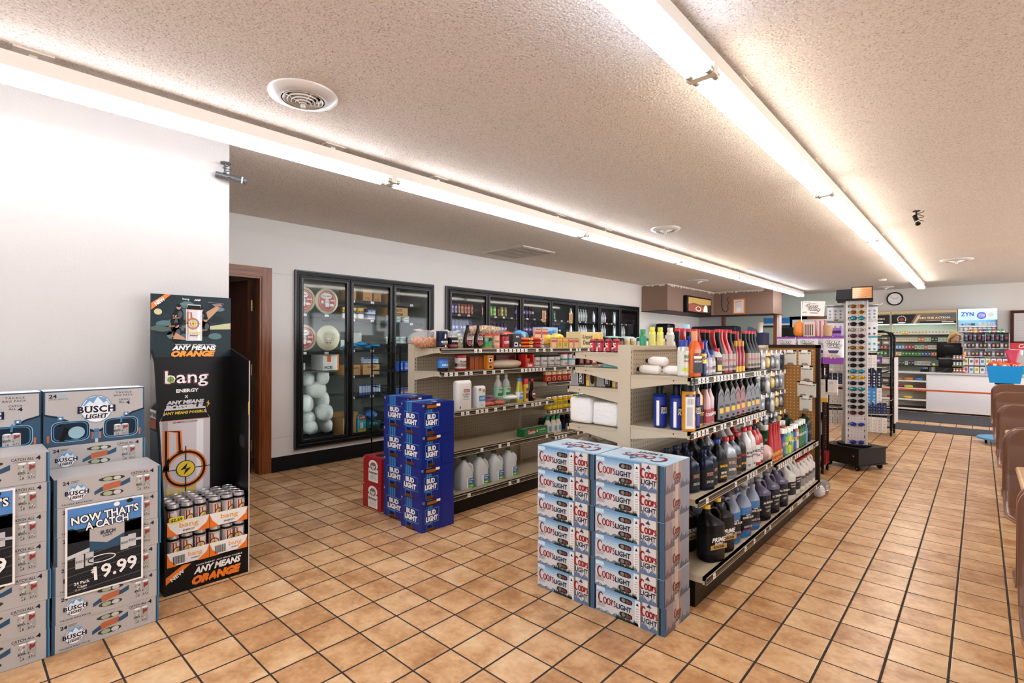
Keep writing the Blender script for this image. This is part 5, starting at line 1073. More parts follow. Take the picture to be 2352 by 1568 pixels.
b = MB(); b.box(-.03, -.06, 0, .03, .06, .13, c_bk); f = b.fr((-.03, -.06, 0), (1, 0, 0), (0, 0, 1)); f.rect(.008, .01, .014, .11, gy, 1); f.rect(.032, .01, .01, .1, mt('55555a', .4), 1); b.build('filter_box', loc=(-1.285, 2.95, Z), label='black box behind the lying white bottles on top oil shelf', cat='box')
row(Z, [(2.72, -1.205, gs, 'silver and green spray can with blue cap'), (2.765, -1.165, ar, 'orange and black protectant spray bottle'), (2.86, -1.165, wdc, 'blue and yellow lubricant spray can'), (2.93, -1.175, sm, 'small grey bottle with blue cap'), (2.93, -1.235, bl2, 'dark blue funnel-necked additive bottle'), (3.0, -1.175, bf, 'blue funnel-necked oil cleaner bottle'), (3.06, -1.18, sm, 'small grey bottle with blue cap'), (3.11, -1.17, hb, 'white and black bottle with red cap')]
    + [(3.19 + i * .062, -1.175, (ks, kr, kr, ks, ky, ky, ky)[i], ('black funnel-necked additive bottle', 'red funnel-necked additive bottle', 'red funnel-necked additive bottle', 'black funnel-necked additive bottle', 'slim red bottle with gold cap', 'slim red bottle with gold cap', 'slim red bottle with gold cap')[i]) for i in range(7)]
    + [(3.68 + i * .065, -1.175, ks, 'black funnel-necked additive bottle') for i in range(4)], 'on the top oil shelf')
row(Z, [(2.86 + i * .075, -1.28, (ks, kr)[i % 3 == 1], ('black', 'red')[i % 3 == 1] + ' additive bottle') for i in range(14)], 'in back row of top oil shelf')
# things standing on the spine / left top shelf behind
ab = spray(mt('8fc0e0', .3), mt('9cc8e6', .4), mt('b6d8ee', .35), (), .2, .03, (), .9); ys = spray(mt('e0dc5a', .3), mt('d9d64a', .4), mt('e8e27a', .35), (), .17, .022); gsq = spray(mt('2e8a5c', .3), mt('2e8a5c', .4), mt('3a9a6a', .35), (), .15, .022); wsq = spray(mt('d9d2c8', .3), mt('e0dad0', .4), mt('d3ccc0', .35), (), .17, .025)
row(1.337, [(3.12, -1.66, gsq, 'green bottle'), (3.25, -1.66, ys, 'yellow bottle'), (3.36, -1.66, ys, 'yellow bottle'), (3.5, -1.65, wsq, 'cream bottle'), (3.75, -1.64, ab, 'light blue air freshener bottle')], 'on the left top shelf behind the oil')
bkg = proto(carton(.07, .05, .11, c_bk, (('BRUSH', .2, .1, .6, .15),), G, ((.1, .3, .3, .6, mt('d9dcd8', .4)), (.1, .9, .8, .1, mt('4aa84a', .4))), 'boxed_item', 'box'))
for i in range(6): place(bkg, (-1.6, 4.15 + i * .09, 1.337), 0, 'black and green small box, %s from left on the far left top shelf' % ORD[i], 'black and green boxes on top')
put(carton(.16, .08, .1, mt('8e1c22', .4), (('SNACKS', .1, .4, .8, .2),), G), -1.6, 4.75, 1.337, 'dark red box behind the black and green boxes')
# hanging packets on the section-two pegboard
def hang(w, h, m, hm, txt='', blob=False, foil=None):
    b = MB(); b.box(-.004, -w / 2, -h, .004, w / 2, 0, m); f = b.fr((.004, -w / 2, -h), (0, 1, 0), (0, 0, 1)); g = b.fr((-w / 2 * 0 - .004, -w / 2, -h), (0, 1, 0), (0, 0, 1)); f.rect(0, h * .78, w, h * .22, hm, 1)
    b.add([(-.004, -w / 2 - .0005, -h * .22), (.004, -w / 2 - .0005, -h * .22), (.004, -w / 2 - .0005, 0), (-.004, -w / 2 - .0005, 0)], [(0, 1, 2, 3)], hm)
    if txt: f.text(txt, w * .1, h * .82, w * .8, h * .12, WHT if hm is not WHT else BLK, 2, .02, asp=False)
    o = b.build('hanging_packet', cat='packet'); q = MB(); q.blob((.011, 0, -h * .6), (.012, w * .36, h * .3), blob or mt('8d8f92', .3, .3), 10, .25, int(w * 1000), 6, 2.4); q.build('packed_item', o)
    return proto(o)
HG = [('silver', hang(.06, .13, mt('85878a', .3), gy, 'TOOL')), ('yellow', hang(.06, .12, mt('3a3428', .4), c_yc, 'BULB', mt('d0b060', .3))), ('black', hang(.06, .13, mt('17161a', .4), c_bk, 'WIPER', mt('2a2a2e', .3))), ('purple', hang(.055, .12, mt('2b2b38', .35), mt('3c3560', .4), 'FUSE')), ('clear', hang(.06, .15, mt('66686c', .3), mt('a9a49c', .4), 'LIGHT', mt('b9b9bb', .2)))]
rh = random.Random(8); hk = []
def peg_hook(root, x, y, z, L=.13, sg=1):
    q = MB(); q.tube([(x, y, z), (x + sg * L, y, z), (x + sg * (L + .005), y, z + .015)], .0025, CHROME, 4); q.box(x + sg * (L + .002), y - .016, z - .022, x + sg * (L + .005), y + .016, z + .012, WHT); q.build('peg_hook', root)
for ri, z in enumerate((1.33, 1.15, .97, .79)):
    for ci in range(9):
        y = 4.06 + ci * .135; peg_hook(g2, G2X + .018, y, z, .2)
        for dpt in ((.09, .16) if ri < 3 else (.15,)):
            k, p = HG[(ci * 2 + ri * 3 + (dpt > .1)) % 5] if ci > 1 else HG[(0, 4)[(ci + (dpt > .1)) % 2]]
            place(p, (G2X + .018 + dpt, y, z - .006), radians(-35 + rh.uniform(-14, 14)), '%s packet on the %s hook of the %s hanging row%s' % (k, ORD[ci], ('top', 'second', 'third', 'lowest')[ri], ', front' if dpt > .14 else ''), 'packets hanging beside the brown pegboard', (1, 1.35, 1.25))
wp_ = []
def wpack():
    b = MB(); b.box(-.05, -.004, -.13, .05, .0, 0, mt('dcd8cf', .4)); f = b.fr((-.05, -.004, -.13), (1, 0, 0), (0, 0, 1)); f.rect(.0, .122, .1, .012, BLK, 1); f.text('HARVEST', .01, .1, .05, .014, mt('5c2c1c', .5), 2, .02); f.poly([(.065, .1), (.09, .1), (.09, .115)], mt('3f9a50', .4), 1); f.poly([(.02, .0), (.08, .0), (.07, .02), (.03, .02)], mt('8b8880', .5), 1)
    return proto(b.build('seed_packet', cat='packet'))
wpk = wpack()
for i, (x, z) in enumerate(((-1.29, 1.335), (-1.17, 1.335), (-1.155, 1.195), (-1.18, 1.055), (-1.13, 1.05), (-1.16, .925))):
    q = MB(); q.tube([(x, 5.29, z + .002), (x, 5.195, z + .002)], .003, BLK, 4); q.box(x - .025, 5.193, z - .02, x + .025, 5.197, z + .006, WHT); q.build('peg_hook', g2)
    place(wpk, (x, 5.215 - .01 * (i % 2), z), radians(rh.uniform(-4, 4)), 'white accessory packet, %s from top on the brown pegboard' % ORD[i], 'white packets on the brown pegboard')
b = MB(); b.tube([(0, 0, 0), (.1, -.02, -.01), (.11, .03, -.01), (.0, .06, 0)], .003, CHROME, 5); b.build('wire_hook', loc=(-1.06, 5.1, .15), label='bent wire hook sticking out into the aisle at the oil shelf end', cat='hook')
# left-side shelves seen from their end
def softpack(w, d, h, m, seed, name='bag_pack', cat='pack', amp=.035, p=8):
    b = MB(); b.blob((w / 2, d / 2, h / 2), (w / 2, d / 2, h / 2), m, 24, amp, seed, 12, p); return b.build(name, cat=cat)
put(softpack(.165, .22, .165, SATIN, 3), -1.955, 2.69, .888, 'white bundle of plastic bags at the left on the side shelf', 'white bag bundles'); put(softpack(.19, .24, .15, SATIN, 6), -1.785, 2.69, .888, 'white bundle of plastic bags at the right beside the shelf post', 'white bag bundles')
m_gr = mt('8b8d90', .4)
def glad():
    b = MB(); w, d, h = .165, .2, .112; b.box(0, 0, 0, w, d, h, m_gr); f = b.fr((0, 0, 0), (1, 0, 0), (0, 0, 1)); f.rect(w * .36, 0, w * .3, h, c_bk, 1); f.rect(w * .66, 0, w * .12, h, c_yc, 1); f.text('GLAD', w * .6, h * .42, w * .24, h * .14, c_rd, 3, .03, 0, 1, pi / 2); f.disc(w * .92, h * .45, w * .09, h * .35, c_bk, 1); f.text('EXTRA STRONG', w * .42, h * .42, h * .8, h * .14, WHT, 3, .03, 0, 1, pi / 2) if False else f.text('STRONG', w * .2, h * .4, w * .44, h * .2, WHT, 3, .03, 0, 1, pi / 2); f.frame(w * .3, .012, w * .24, h - .024, .002, WHT, 3); f.rect(w * .3, .012, w * .24, h - .024, BLK, 2)
    f = b.fr((w, 0, 0), (0, 1, 0), (0, 0, 1)); f.rect(0, 0, d, h, c_bk, 1); f.rect(0, 0, .05, h, c_yc, 2); f.text('GLAD', .0, h * .4, .06, .022, c_rd, 3, .03, 0, 1, pi / 2); f = b.fr((w, 0, 0), (-1, 0, 0), (0, 0, 1))
    return proto(b.build('trash_bag_box', cat='box'))
gb = glad()
place(gb, (-1.94, 2.69, 1.125), radians(8), 'black, grey and yellow trash bag box at left on side shelf', 'trash bag boxes'); place(gb, (-1.765, 2.72, 1.125), radians(4), 'black, grey and yellow trash bag box next to shelf post', 'trash bag boxes')
b = MB(); b.box(-1.72, 2.73, 1.245, -1.6, 2.9, 1.275, mt('7fc4c0', .4)); b.build('wipes_pack', label='flat turquoise pack on the side shelf beside the post', cat='pack')
shot = drum(.018, .075, mt('2a2440', .35), ((.1, .8, mt('c02a3a', .4)),), mt('c02a3a', .4), 'energy_shot', 'bottle', ('5', .35, .4), WHT, 10, 'cap')
for i in range(4): place(shot, (-1.79 + i * .055, 2.72, 1.338), -pi / 2 - .3, 'small red and blue energy shot, %s from left on the side top shelf' % ORD[i], 'energy shots on the side top shelf')
for i, (x, c) in enumerate(((-1.88, 'b01c22'), (-1.72, 'a81a22'))):
    b = MB(); b.blob((0, .09, .1), (.07, .09, .12), mt('d8cfc8', .35), 16, .08, i + 9, 10, 3.2); b.add([(-.072, -.005, 0), (-.05, -.005, 0), (-.04, -.005, .2), (-.07, -.005, .2)], [(0, 1, 2, 3)], mt(c, .4)); b.build('charcoal_bag', loc=(x, 2.70, .563), label='red and white bag on the lower side shelf behind the %s white blue case stack' % ('left', 'right')[i], cat='bag', group='red and white bags')
# ================================================================== GROCERIES ON THE LONG SHELVING
m_pl = mt('d9d3cb', .4)
def clearbag(loc, r, fill, n, seed, label, fs=.012, fillh=.6, tie=True):
    """clear bag holding loose snack pieces: the pieces are one uncountable mass"""
    e = MB(); e.blob((0, 0, r[2]), r, FILM, 20, .1, seed, 12, 2.3); o = e.build('snack_bag', loc=loc, label=label, cat='bag')
    q = MB(); rr = random.Random(seed)
    for i in range(n):
        a = rr.uniform(0, 2 * pi); k = math.sqrt(rr.random()) * .86; zz = rr.uniform(.06, fillh * 2); lim = math.sqrt(max(.05, 1 - (zz - 1) ** 2))
        x, y, z = r[0] * k * cos(a) * lim, r[1] * k * sin(a) * lim, r[2] * zz; s = fs * rr.uniform(.7, 1.2); m = fill[i % len(fill)]
        vs = [(x + s * sx * rr.uniform(.7, 1), y + s * sy * rr.uniform(.7, 1), z + s * sz) for sx, sy, sz in ((1, 0, 0), (-1, 0, 0), (0, 1, 0), (0, -1, 0), (0, 0, 1), (0, 0, -1))]
        q.add(vs, [(0, 2, 4), (2, 1, 4), (1, 3, 4), (3, 0, 4), (2, 0, 5), (1, 2, 5), (3, 1, 5), (0, 3, 5)], m, True)
    p = q.build('snack_pieces', o, kind='stuff')
    if tie:
        t = MB(); b0 = r[2] * 1.9
        for s in (-1, 1): t.add([(0, s * r[1] * .12, b0), (.012, s * r[1] * .5, b0 + r[2] * .25), (0, s * r[1] * .85, b0 + r[2] * .1), (-.01, s * r[1] * .35, b0 - r[2] * .1)], [(0, 1, 2, 3)], SATIN)
        t.build('gathered_top', o)
    return o
ora = [mt(c, .5) for c in ('e8923a', 'f0a850', 'd97a28')]; cre = [mt(c, .5) for c in ('efe4c0', 'e0d2a4', 'f4ecd2')]; crm = [mt(c, .5) for c in ('c99a5a', 'e0bc80', 'b5843e')]
T1 = 1.348; XF = -3.27
clearbag((-3.42, 2.70, T1), (.1, .17, .075), ora, 420, 3, 'clear bag of orange cheese balls at the left of the top grocery shelf', .014, .55)
clearbag((-3.43, 2.98, T1), (.09, .13, .075), cre, 260, 4, 'clear bag of white popcorn behind the dark canisters', .013, .6)
clearbag((-3.45, 3.40, T1 + .12), (.1, .26, .045), crm, 420, 5, 'large clear bag of caramel popcorn lying on top behind syrup bottles', .013, .9, False)
bag((-3.46, 3.42, T1 + .06), (.09, .25, .06), mt('d9d4c6', .3), 8, 'snack_bag', 'bag', 'pale snack bag lying underneath the caramel popcorn bag', None, .1)
salt = drum(.047, .135, mt('171c34', .35), ((.02, .06, c_gold), (.12, .4, mt('1d2440', .4))), mt('2a3050', .35), 'salt_canister', 'can', ('MORTON', .32, .13), WHT)
p = place(salt, (XF, 2.735, T1), 0, 'dark blue salt canister on the top grocery shelf')
q = MB(); f = cylfr(q, .0478); f.poly([(-.012, .08), (.004, .08), (.006, .11), (-.004, .12), (-.01, .1)], WHT, 1); f.text('COARSE', -.03, .03, .06, .012, c_gold, 1); f.disc(.0, .018, .009, .008, WHT, 1, 12); q.build('logo', p)
pep = drum(.046, .085, mt('1c1c28', .35), ((.1, .3, mt('8e2430', .4)), (.3, .34, c_gold)), mt('2b2a2c', .35), 'spice_canister', 'can', ('PEPPER', .6, .16), WHT); place(pep, (XF, 2.85, T1), 0, 'short dark canister next to the dark blue salt canister')
sy_l = mt('5a2a22', .35)
syr = bottle('syrup_bottle', 'bottle', [(0, .026, .042, 2.2), (.006, .028, .045, 2.2), (.07, .028, .046, 2.2), (.12, .024, .036, 2.1), (.16, .013, .017, 2), (.185, .011, .013, 2)], mt('1c0f0d', .2), (.013, .18, .2, BLK), None, None, None,
    lambda b: (Fr(b, (.0285, 0, 0), (0, 1, 0), (0, 0, 1)).disc(0, .075, .036, .055, mt('c79a94', .35), 1, 20).disc(0, .075, .033, .052, sy_l, 2, 20).rect(-.03, .072, .06, .02, mt('d9cfd0', .35), 3).text('SYRUP', -.026, .075, .052, .014, BLK, 4).text('CHOCOLATE', -.022, .098, .044, .008, WHT, 4).disc(0, .045, .016, .014, c_rd, 4, 12)))
place(syr, (XF, 3.02, T1), 0, 'brown chocolate syrup bottle, left of two on the top grocery shelf', 'chocolate syrup bottles'); place(syr, (XF, 3.145, T1), 0, 'brown chocolate syrup bottle, right of two on the top grocery shelf', 'chocolate syrup bottles')
jif = drum(.046, .115, mt('b98a52', .3), ((.1, .82, mt('2f8a4a', .35)), (.5, .8, WHT)), mt('c02026', .4), 'peanut_butter_jar', 'jar', ('JIF', .5, .3), BLK); place(jif, (XF, 3.26, T1), 0, 'peanut butter jar with red lid and green label')
pj2 = drum(.04, .12, mt('c99a82', .3), ((.2, .7, mt('d9b59a', .35)),), mt('c02a30', .4), 'spread_jar', 'jar', ('NUT', .4, .2), c_rd); place(pj2, (XF, 3.365, T1), 0, 'tan spread jar with red lid beside the peanut butter jar')
rj_ = drum(.048, .115, mt('a01820', .3), ((.1, .8, mt('a5161e', .35)),), c_bk, 'coffee_can', 'can', ('COFFEE', .35, .2), WHT); place(rj_, (XF, 3.48, T1), 0, 'red coffee can with black lid on the top grocery shelf')
put(carton(.115, .08, .13, mt('3c3a3c', .45), (('BAKE', .3, .75, .4, .12),), WHT, ((.12, .1, .42, .3, WHT), (.2, .18, .26, .14, mt('3c3a3c', .45)), (.75, .1, .15, .15, WHT))), XF + .04, 3.565, T1, 'dark grey box with white ring print on the top grocery shelf')
def flatpack(w, d, h, m, m2, seed, txt='', name='snack_bag', cat='bag'):
    b = MB(); b.blob((0, 0, h / 2), (d / 2, w / 2, h / 2), m, 16, .12, seed, 8, 2.6); f = b.fr((d * .5, -w / 2, 0), (0, 1, 0), (0, 0, 1)); f.disc(w / 2, h * .5, w * .2, h * .35, m2, 1, 12)
    f = b.fr((-d * .25, -w * .3, h * 1.0), (0, 1, 0), (-1, 0, 0)); 
    if txt: b.fr((d * .5, -w / 2, 0), (0, 1, 0), (0, 0, 1)).text(txt, w * .28, h * .35, w * .44, h * .3, BLK, 3)
    return b.build(name, cat=cat)
for i in range(3):
    for j in range(2):
        put(flatpack(.16, .2, .032, mt(('e0601c', 'cf2a22')[j], .35), mt(('f0c050', 'f0d0c0')[j], .4), 20 + i * 2 + j, 'MAC'), XF, 3.75 + j * .17, T1 + i * .034, 'flat %s noodle pack, %s from bottom of the pile' % (('orange', 'red')[j], ORD[i]), 'piled noodle packs on the top shelf')
for i, (y, z, c, c2, l) in enumerate(((3.68, .1, 'c9553a', 'e9e2da', 'red and white crisp bag lying behind the dark grey box'), (3.86, .12, '2a78a8', '8fc8e0', 'shiny blue crisp bag on top of the noodle packs'), (4.30, .09, 'd8c030', 'c0502a', 'yellow crisp bag standing behind the soup packets, left one'), (4.47, .095, 'e0c840', 'e08a2a', 'yellow crisp bag standing behind the soup packets, right one'))):
    o = bag((-3.42, y, T1 + z), (.06, .1, .055), mt(c, .25), 80 + i, 'crisp_bag', 'bag', l, None, .25, 2.2); q = MB(); q.fr((.058, -.04, -.03), (0, 1, 0), (0, 0, 1)).disc(.04, .03, .035, .025, mt(c2, .35), 1, 14); q.build('label', o)
spk = proto(carton(.075, .02, .105, mt('d9a68a', .4), (('SEASON', .1, .85, .8, .1), ), mt('3a2a22', .5), ((0, .55, 1, .2, mt('a83a32', .4)), (.2, .1, .6, .4, mt('e0b060', .4))), 'seasoning_packet', 'packet'))
spo = proto(carton(.075, .02, .105, mt('e8b050', .4), (('SEASON', .1, .85, .8, .1), ), mt('3a2a22', .5), ((0, .55, 1, .15, mt('d87a2a', .4)), (.2, .1, .6, .4, mt('7f9a3a', .4))), 'seasoning_packet', 'packet'))
for i in range(5): place((spk, spo, spk, spk, spk)[i] if i != 2 else spo, (XF + .04, 4.145 + i * .101, T1), radians(rj.uniform(-4, 4)), 'small seasoning packet, %s from left in front on the top shelf' % ORD[i], 'seasoning packets on the top shelf')
for i in range(2): place(spk, (-3.38, 4.06 + i * .12, T1 + .06), 0, 'taller seasoning packet in the back row, %s one' % ('left', 'right')[i], 'seasoning packets on the top shelf', (1, 1.3, 1.35))
put(carton(.26, .14, .1, mt('86b4e6', .35), (('ICE', .3, .15, .3, .4), ('MILK', .62, .3, .3, .4)), mt('1f4fa0', .4), ((.3, .1, .28, .5, mt('4a86d0', .4)),)), -3.47, 4.3, T1 + .12, 'light blue carton standing on top behind the yellow crisp bags')
sup_ = MB(); sup_.box(-.15, 0, 0, -.01, .28, .118, mt('cfc8bb', .5)); o = sup_.build('carton', loc=(-3.47, 4.29, T1), label='plain beige carton underneath the light blue carton', cat='box')
ld = carton(.44, .2, .175, mt('ddc896', .5), (('Liquid', .08, .5, .42, .3), ('Death', .1, .18, .36, .28)), BLK, ((.6, .05, .16, .52, mt('3a382e', .4)), (.6, .5, .16, .35, c_yc), (.85, .1, .1, .4, mt('4a483c', .4)), (.85, .5, .1, .42, c_yc)), 'water_case', 'box'); put(ld, XF + .03, 4.68, T1, 'tan canned water case with black gothic lettering on the top shelf')
# beyond the oil shelving: cans and jars on the same top shelf
far = [drum(.036, .11, mt(c, .35), ((.2, .7, mt(c2, .4)),), mt(l, .35), 'food_can', 'can') for c, c2, l in (('2a1c1a', '8a4a3a', '1a1a1a'), ('d8c8a0', 'b9a878', 'e0d8c0'), ('2a4a8a', 'd9dde0', '1c2c5a'), ('b03a30', 'e0a890', '8a2018'))]
k = 0
for y in [5.25 + i * .16 for i in range(15)]:
    place(far[(0, 0, 0, 1, 1, 2, 2, 3, 3, 1, 3, 2, 3, 0, 1)[k]], (XF, y, T1), 0, '%s, %s from left at the far end of the top shelf' % (('dark can', 'cream jar', 'blue can', 'red can')[(0, 0, 0, 1, 1, 2, 2, 3, 3, 1, 3, 2, 3, 0, 1)[k]], ORD[k]), 'far cans on the top shelf'); k += 1
for i, y in enumerate((5.6, 5.95, 6.4)): bag((-3.4, y, T1 + .12), (.07, .16, .02), mt(('7fb5a8', 'a9c4cc', '6f9a8a')[i], .4), 95 + i, 'snack_bag', 'bag', 'flat greenish bag, %s of three lying on the far top shelf' % ('left', 'middle', 'right')[i], 'flat bags on the far top shelf', .1, 2.4)
# second shelf
T2 = 1.159
tub = drum(.045, .095, mt('2a1f2a', .35), ((.3, .95, mt('3a7ec8', .35)),), mt('2a4fc0', .35), 'cookie_tub', 'tub', ('OREO', .45, .2), WHT); place(tub, (XF, 2.745, T2), 0, 'small blue tub with blue lid at the left on the second shelf')
cf = drum(.05, .125, mt('a01a26', .35), ((.15, .85, mt('d9d2cc', .35)), (.25, .5, mt('c9a8a0', .4))), mt('b5202a', .4), 'cherry_can', 'can', ('FILLING', .55, .12), BLK); place(cf, (XF, 2.94, T2), 0, 'white and red canister with red lid on the second shelf')
bs = carton(.075, .05, .125, mt('e08a20', .4), (('ARM', .2, .8, .6, .08), ('BAKING SODA', .1, .4, .8, .07)), BLK, ((.25, .5, .5, .28, WHT), (.35, .55, .3, .18, mt('2f55a0', .4)), (.3, .1, .4, .12, BLK)), 'baking_soda_box', 'box'); put(bs, XF + .03, 3.235, T2, 'orange baking soda box facing front on the second shelf')
for i in range(3): put(carton(.05, .1, .115, mt('8a3c14', .45), (), BLK, ((0, 0, .9, 1, mt('9c4a1c', .4)),)), XF - .02, 3.07 + i * .054, T2, 'dark orange box side, %s from left beside the baking soda' % ORD[i], 'dark orange boxes on the second shelf')
bag((XF, 3.50, T2 + .04), (.08, .2, .04), mt('c9b8a4', .35), 88, 'pretzel_bag', 'bag', 'pale speckled bag lying on the second shelf beside baking soda', None, .1, 2.4)
put(carton(.26, .1, .12, mt('6e1216', .4), (('SALT', .3, .3, .5, .12),), mt('d9a8a0', .4)), XF - .07, 3.45, T2, 'long dark red box behind the speckled bag')
cd_ = MB(); mr2 = mt('c8281c', .4); cd_.box(-.12, 0, 0, 0, .13, .045, mr2); cd_.box(-.12, 0, 0, -.1, .13, .125, mr2); cd_.box(-.12, 0, .04, 0, .02, .125, mr2); cd_.box(-.12, .11, .04, 0, .13, .125, mr2); cd_.fr((0, 0, 0), (0, 1, 0), (0, 0, 1)).text('Swiss', .03, .008, .07, .03, WHT, 1, .04)
o = cd_.build('display_box', loc=(XF + .05, 3.73, T2), label='open red display box with cut-out front on the second shelf', cat='box'); q = MB(); q.box(-.09, .03, .046, -.03, .1, .085, mt('b5683a', .4)); q.build('packet', o)
wj = drum(.046, .105, mt('cfc9c9', .35), ((.1, .2, mt('8a7470', .4)),), c_bk, 'coffee_jar', 'jar', ('CREAM', .45, .18), mt('6a4a42', .4))
for i, y in enumerate((3.935, 4.05, 4.165, 4.27)): place(wj, (XF, y, T2), 0, 'white jar with black lid, %s from left on the second shelf' % ORD[i], 'white jars with black lids')
gw = drum(.05, .125, mt('d9d6d4', .35), ((.45, .6, mt('2f8a5c', .4)),), mt('b5202a', .4), 'creamer_jar', 'jar', ('N', .1, .2), mt('b5303a', .4)); place(gw, (XF, 4.39, T2), 0, 'white jar with green stripe and red lid on the second shelf')
bw = drum(.05, .125, mt('d3dce4', .35), ((.45, .6, mt('6ea8d0', .4)),), mt('b5202a', .4), 'creamer_jar', 'jar'); place(bw, (XF, 4.53, T2), 0, 'pale blue striped jar beside the green striped jar')
for i in range(5): put(carton(.1, .1, .085, mt(('2c1a14', '3a221a', 'a8242a', '2c1a14', 'a8242a')[i], .4), (), BLK, ((.2, .2, .6, .6, mt(('a0603a', 'b5683a', 'd9c8c0', 'a0603a', 'd9c8c0')[i], .4)),)), XF + .02, 4.66 + i * .125, T2, 'small dessert box, %s from left beyond the striped jars' % ORD[i], 'small dessert boxes')
# third shelf
T3 = .84
def paperbag(w, h, m, txts, bands, label, y, X=-3.19):
    b = MB(); d = .075; b.sup([(0, d * .48, w * .5, 6), (.01, d * .5, w * .5, 6), (h * .88, d * .5, w * .5, 7), (h * .965, d * .4, w * .5, 7), (h, d * .1, w * .5, 7)], m, 20); f = b.fr((d * .5 + .0012, -w / 2, 0), (0, 1, 0), (0, 0, 1))
    for x, y_, ww, hh, mm in bands: f.rect(x * w, y_ * h, ww * w, hh * h, mm, 1)
    for t, x, y_, ww, hh, mm in txts: f.text(t, x * w, y_ * h, ww * w, hh * h, mm, 3, .02, asp=False)
    b.build('flour_bag', loc=(X, y, T3), label=label, cat='bag')
paperbag(.155, .24, mt('dcd8d4', .6), (('ALL-PURPOSE', .3, .5, .5, .05, BLK), ('FLOUR', .36, .42, .36, .05, BLK), ('BEST', .42, .62, .34, .05, WHT)), ((.38, .6, .42, .1, c_rd), (.32, .34, .46, .012, mt('3f8ac8', .4)), (.08, .05, .1, .08, mt('6d6d6d', .4))), 'large white paper bag of all-purpose flour on the third shelf', 2.89)
paperbag(.105, .185, mt('d5d6da', .6), (('SUGAR', .3, .38, .5, .09, WHT),), ((.2, .3, .7, .25, mt('3f9ad0', .4)), (.2, .78, .2, .12, mt('b5805a', .5)), (.6, .7, .25, .14, mt('c9945f', .5)), (.35, .1, .3, .04, gy)), 'smaller white and blue paper bag of sugar beside the flour', 3.08)
for i, (y, z, c) in enumerate(((3.19, .02, 'b0583a'), (3.27, .045, '8a4a6a'), (3.34, .02, 'a8542e'), (3.44, .03, '5ab09a'), (3.5, .055, 'e8e6e2'))): bag((-3.22 - .05 * (i % 2), y, T3 + z), (.07, .085, .022), mt(c, .35), 110 + i, 'baking_pouch', 'bag', 'flat baking pouch, %s from left between sugar and water bottles' % ORD[i], 'flat pouches on the third shelf', .16, 2.2)
m_cw = film_mat('water_bottle_plastic', 'd3dcd8', .5, .1, 6)
wbt = bottle('water_bottle', 'bottle', [(0, .036, .038, 2), (.01, .043, .044, 2), (.14, .043, .044, 2), (.19, .034, .035, 2), (.225, .014, .014, 2), (.24, .013, .013, 2)], m_cw, (.016, .235, .262, WHT), (.06, .145, .0438, .0448, 2, mt('9ad0b0', .35), ((-.035, .07, .05, .03, mt('2f7a4a', .4)), (.01, .08, .03, .03, mt('3f9a5a', .4)))), (('TONIC', .12, .135, .05, c_rd),))
place(wbt, (-3.27, 3.40, T3), 0, 'clear bottle with green leaf label, left of two on the third shelf', 'clear bottles with green labels'); place(wbt, (-3.27, 3.51, T3), 0, 'clear bottle with green leaf label, right of two on the third shelf', 'clear bottles with green labels')
oil = bottle('oil_bottle', 'bottle', [(0, .026, .033, 3), (.006, .028, .036, 3), (.1, .028, .036, 3), (.14, .024, .031, 2.5), (.19, .02, .026, 2), (.2, .019, .019, 2)], mt('b9a83a', .15), (.021, .195, .222, mt('2a7ac0', .4)), (.03, .1, .0285, .037, 3, mt('d9dcd8', .35), ((-.03, .035, .06, .02, mt('2f9ad0', .4)),)), (('OIL', .07, .09, .04, mt('2a5a9a', .4)),)); place(oil, (-3.19, 3.605, T3), 0, 'yellow cooking oil bottle with blue cap on the third shelf')
ysp = spray(mt('d8a828', .3), c_rc, mt('e0b440', .35), (('SPRAY', .1, .13, .04, mt('2f5aa0', .4)),), .215, .028, ((-.02, .03, .05, .05, mt('6a3a1a', .4)),), .95, 'cooking_spray', .26); place(ysp, (-3.2, 3.705, T3), 0, 'yellow cooking spray can with red cap on the third shelf')
sy2 = bottle('syrup_bottle', 'bottle', [(0, .024, .034, 2.2), (.006, .026, .037, 2.2), (.07, .026, .037, 2.2), (.12, .015, .018, 2), (.19, .012, .012, 2)], mt('1a100e', .2), (.0155, .185, .21, c_rc), None, None, None, lambda b: Fr(b, (.0265, 0, 0), (0, 1, 0), (0, 0, 1)).disc(0, .065, .026, .042, mt('c9a08a', .35), 1, 18).disc(0, .065, .023, .038, mt('7a2a22', .35), 2, 18).rect(-.018, .06, .036, .014, WHT, 3)); place(sy2, (-3.2, 3.80, T3), 0, 'dark syrup bottle with oval label and red cap, front one', 'dark syrup bottles'); place(sy2, (-3.28, 3.79, T3), 0, 'dark syrup bottle with red cap, rear one', 'dark syrup bottles')
casc = carton(.35, .09, .072, mt('1e6e3a', .4), (('Cascade', .16, .3, .3, .42), ('COMPLETE', .62, .55, .28, .16)), WHT, ((.14, .2, .34, .6, c_rd), (.52, .4, .06, .3, mt('d9d24a', .4)), (.64, .2, .3, .2, mt('3f9a50', .4))), 'dishwasher_box', 'box'); put(casc, -3.14, 3.62, .514, 'long green dishwasher tablet box alone on the fourth shelf')
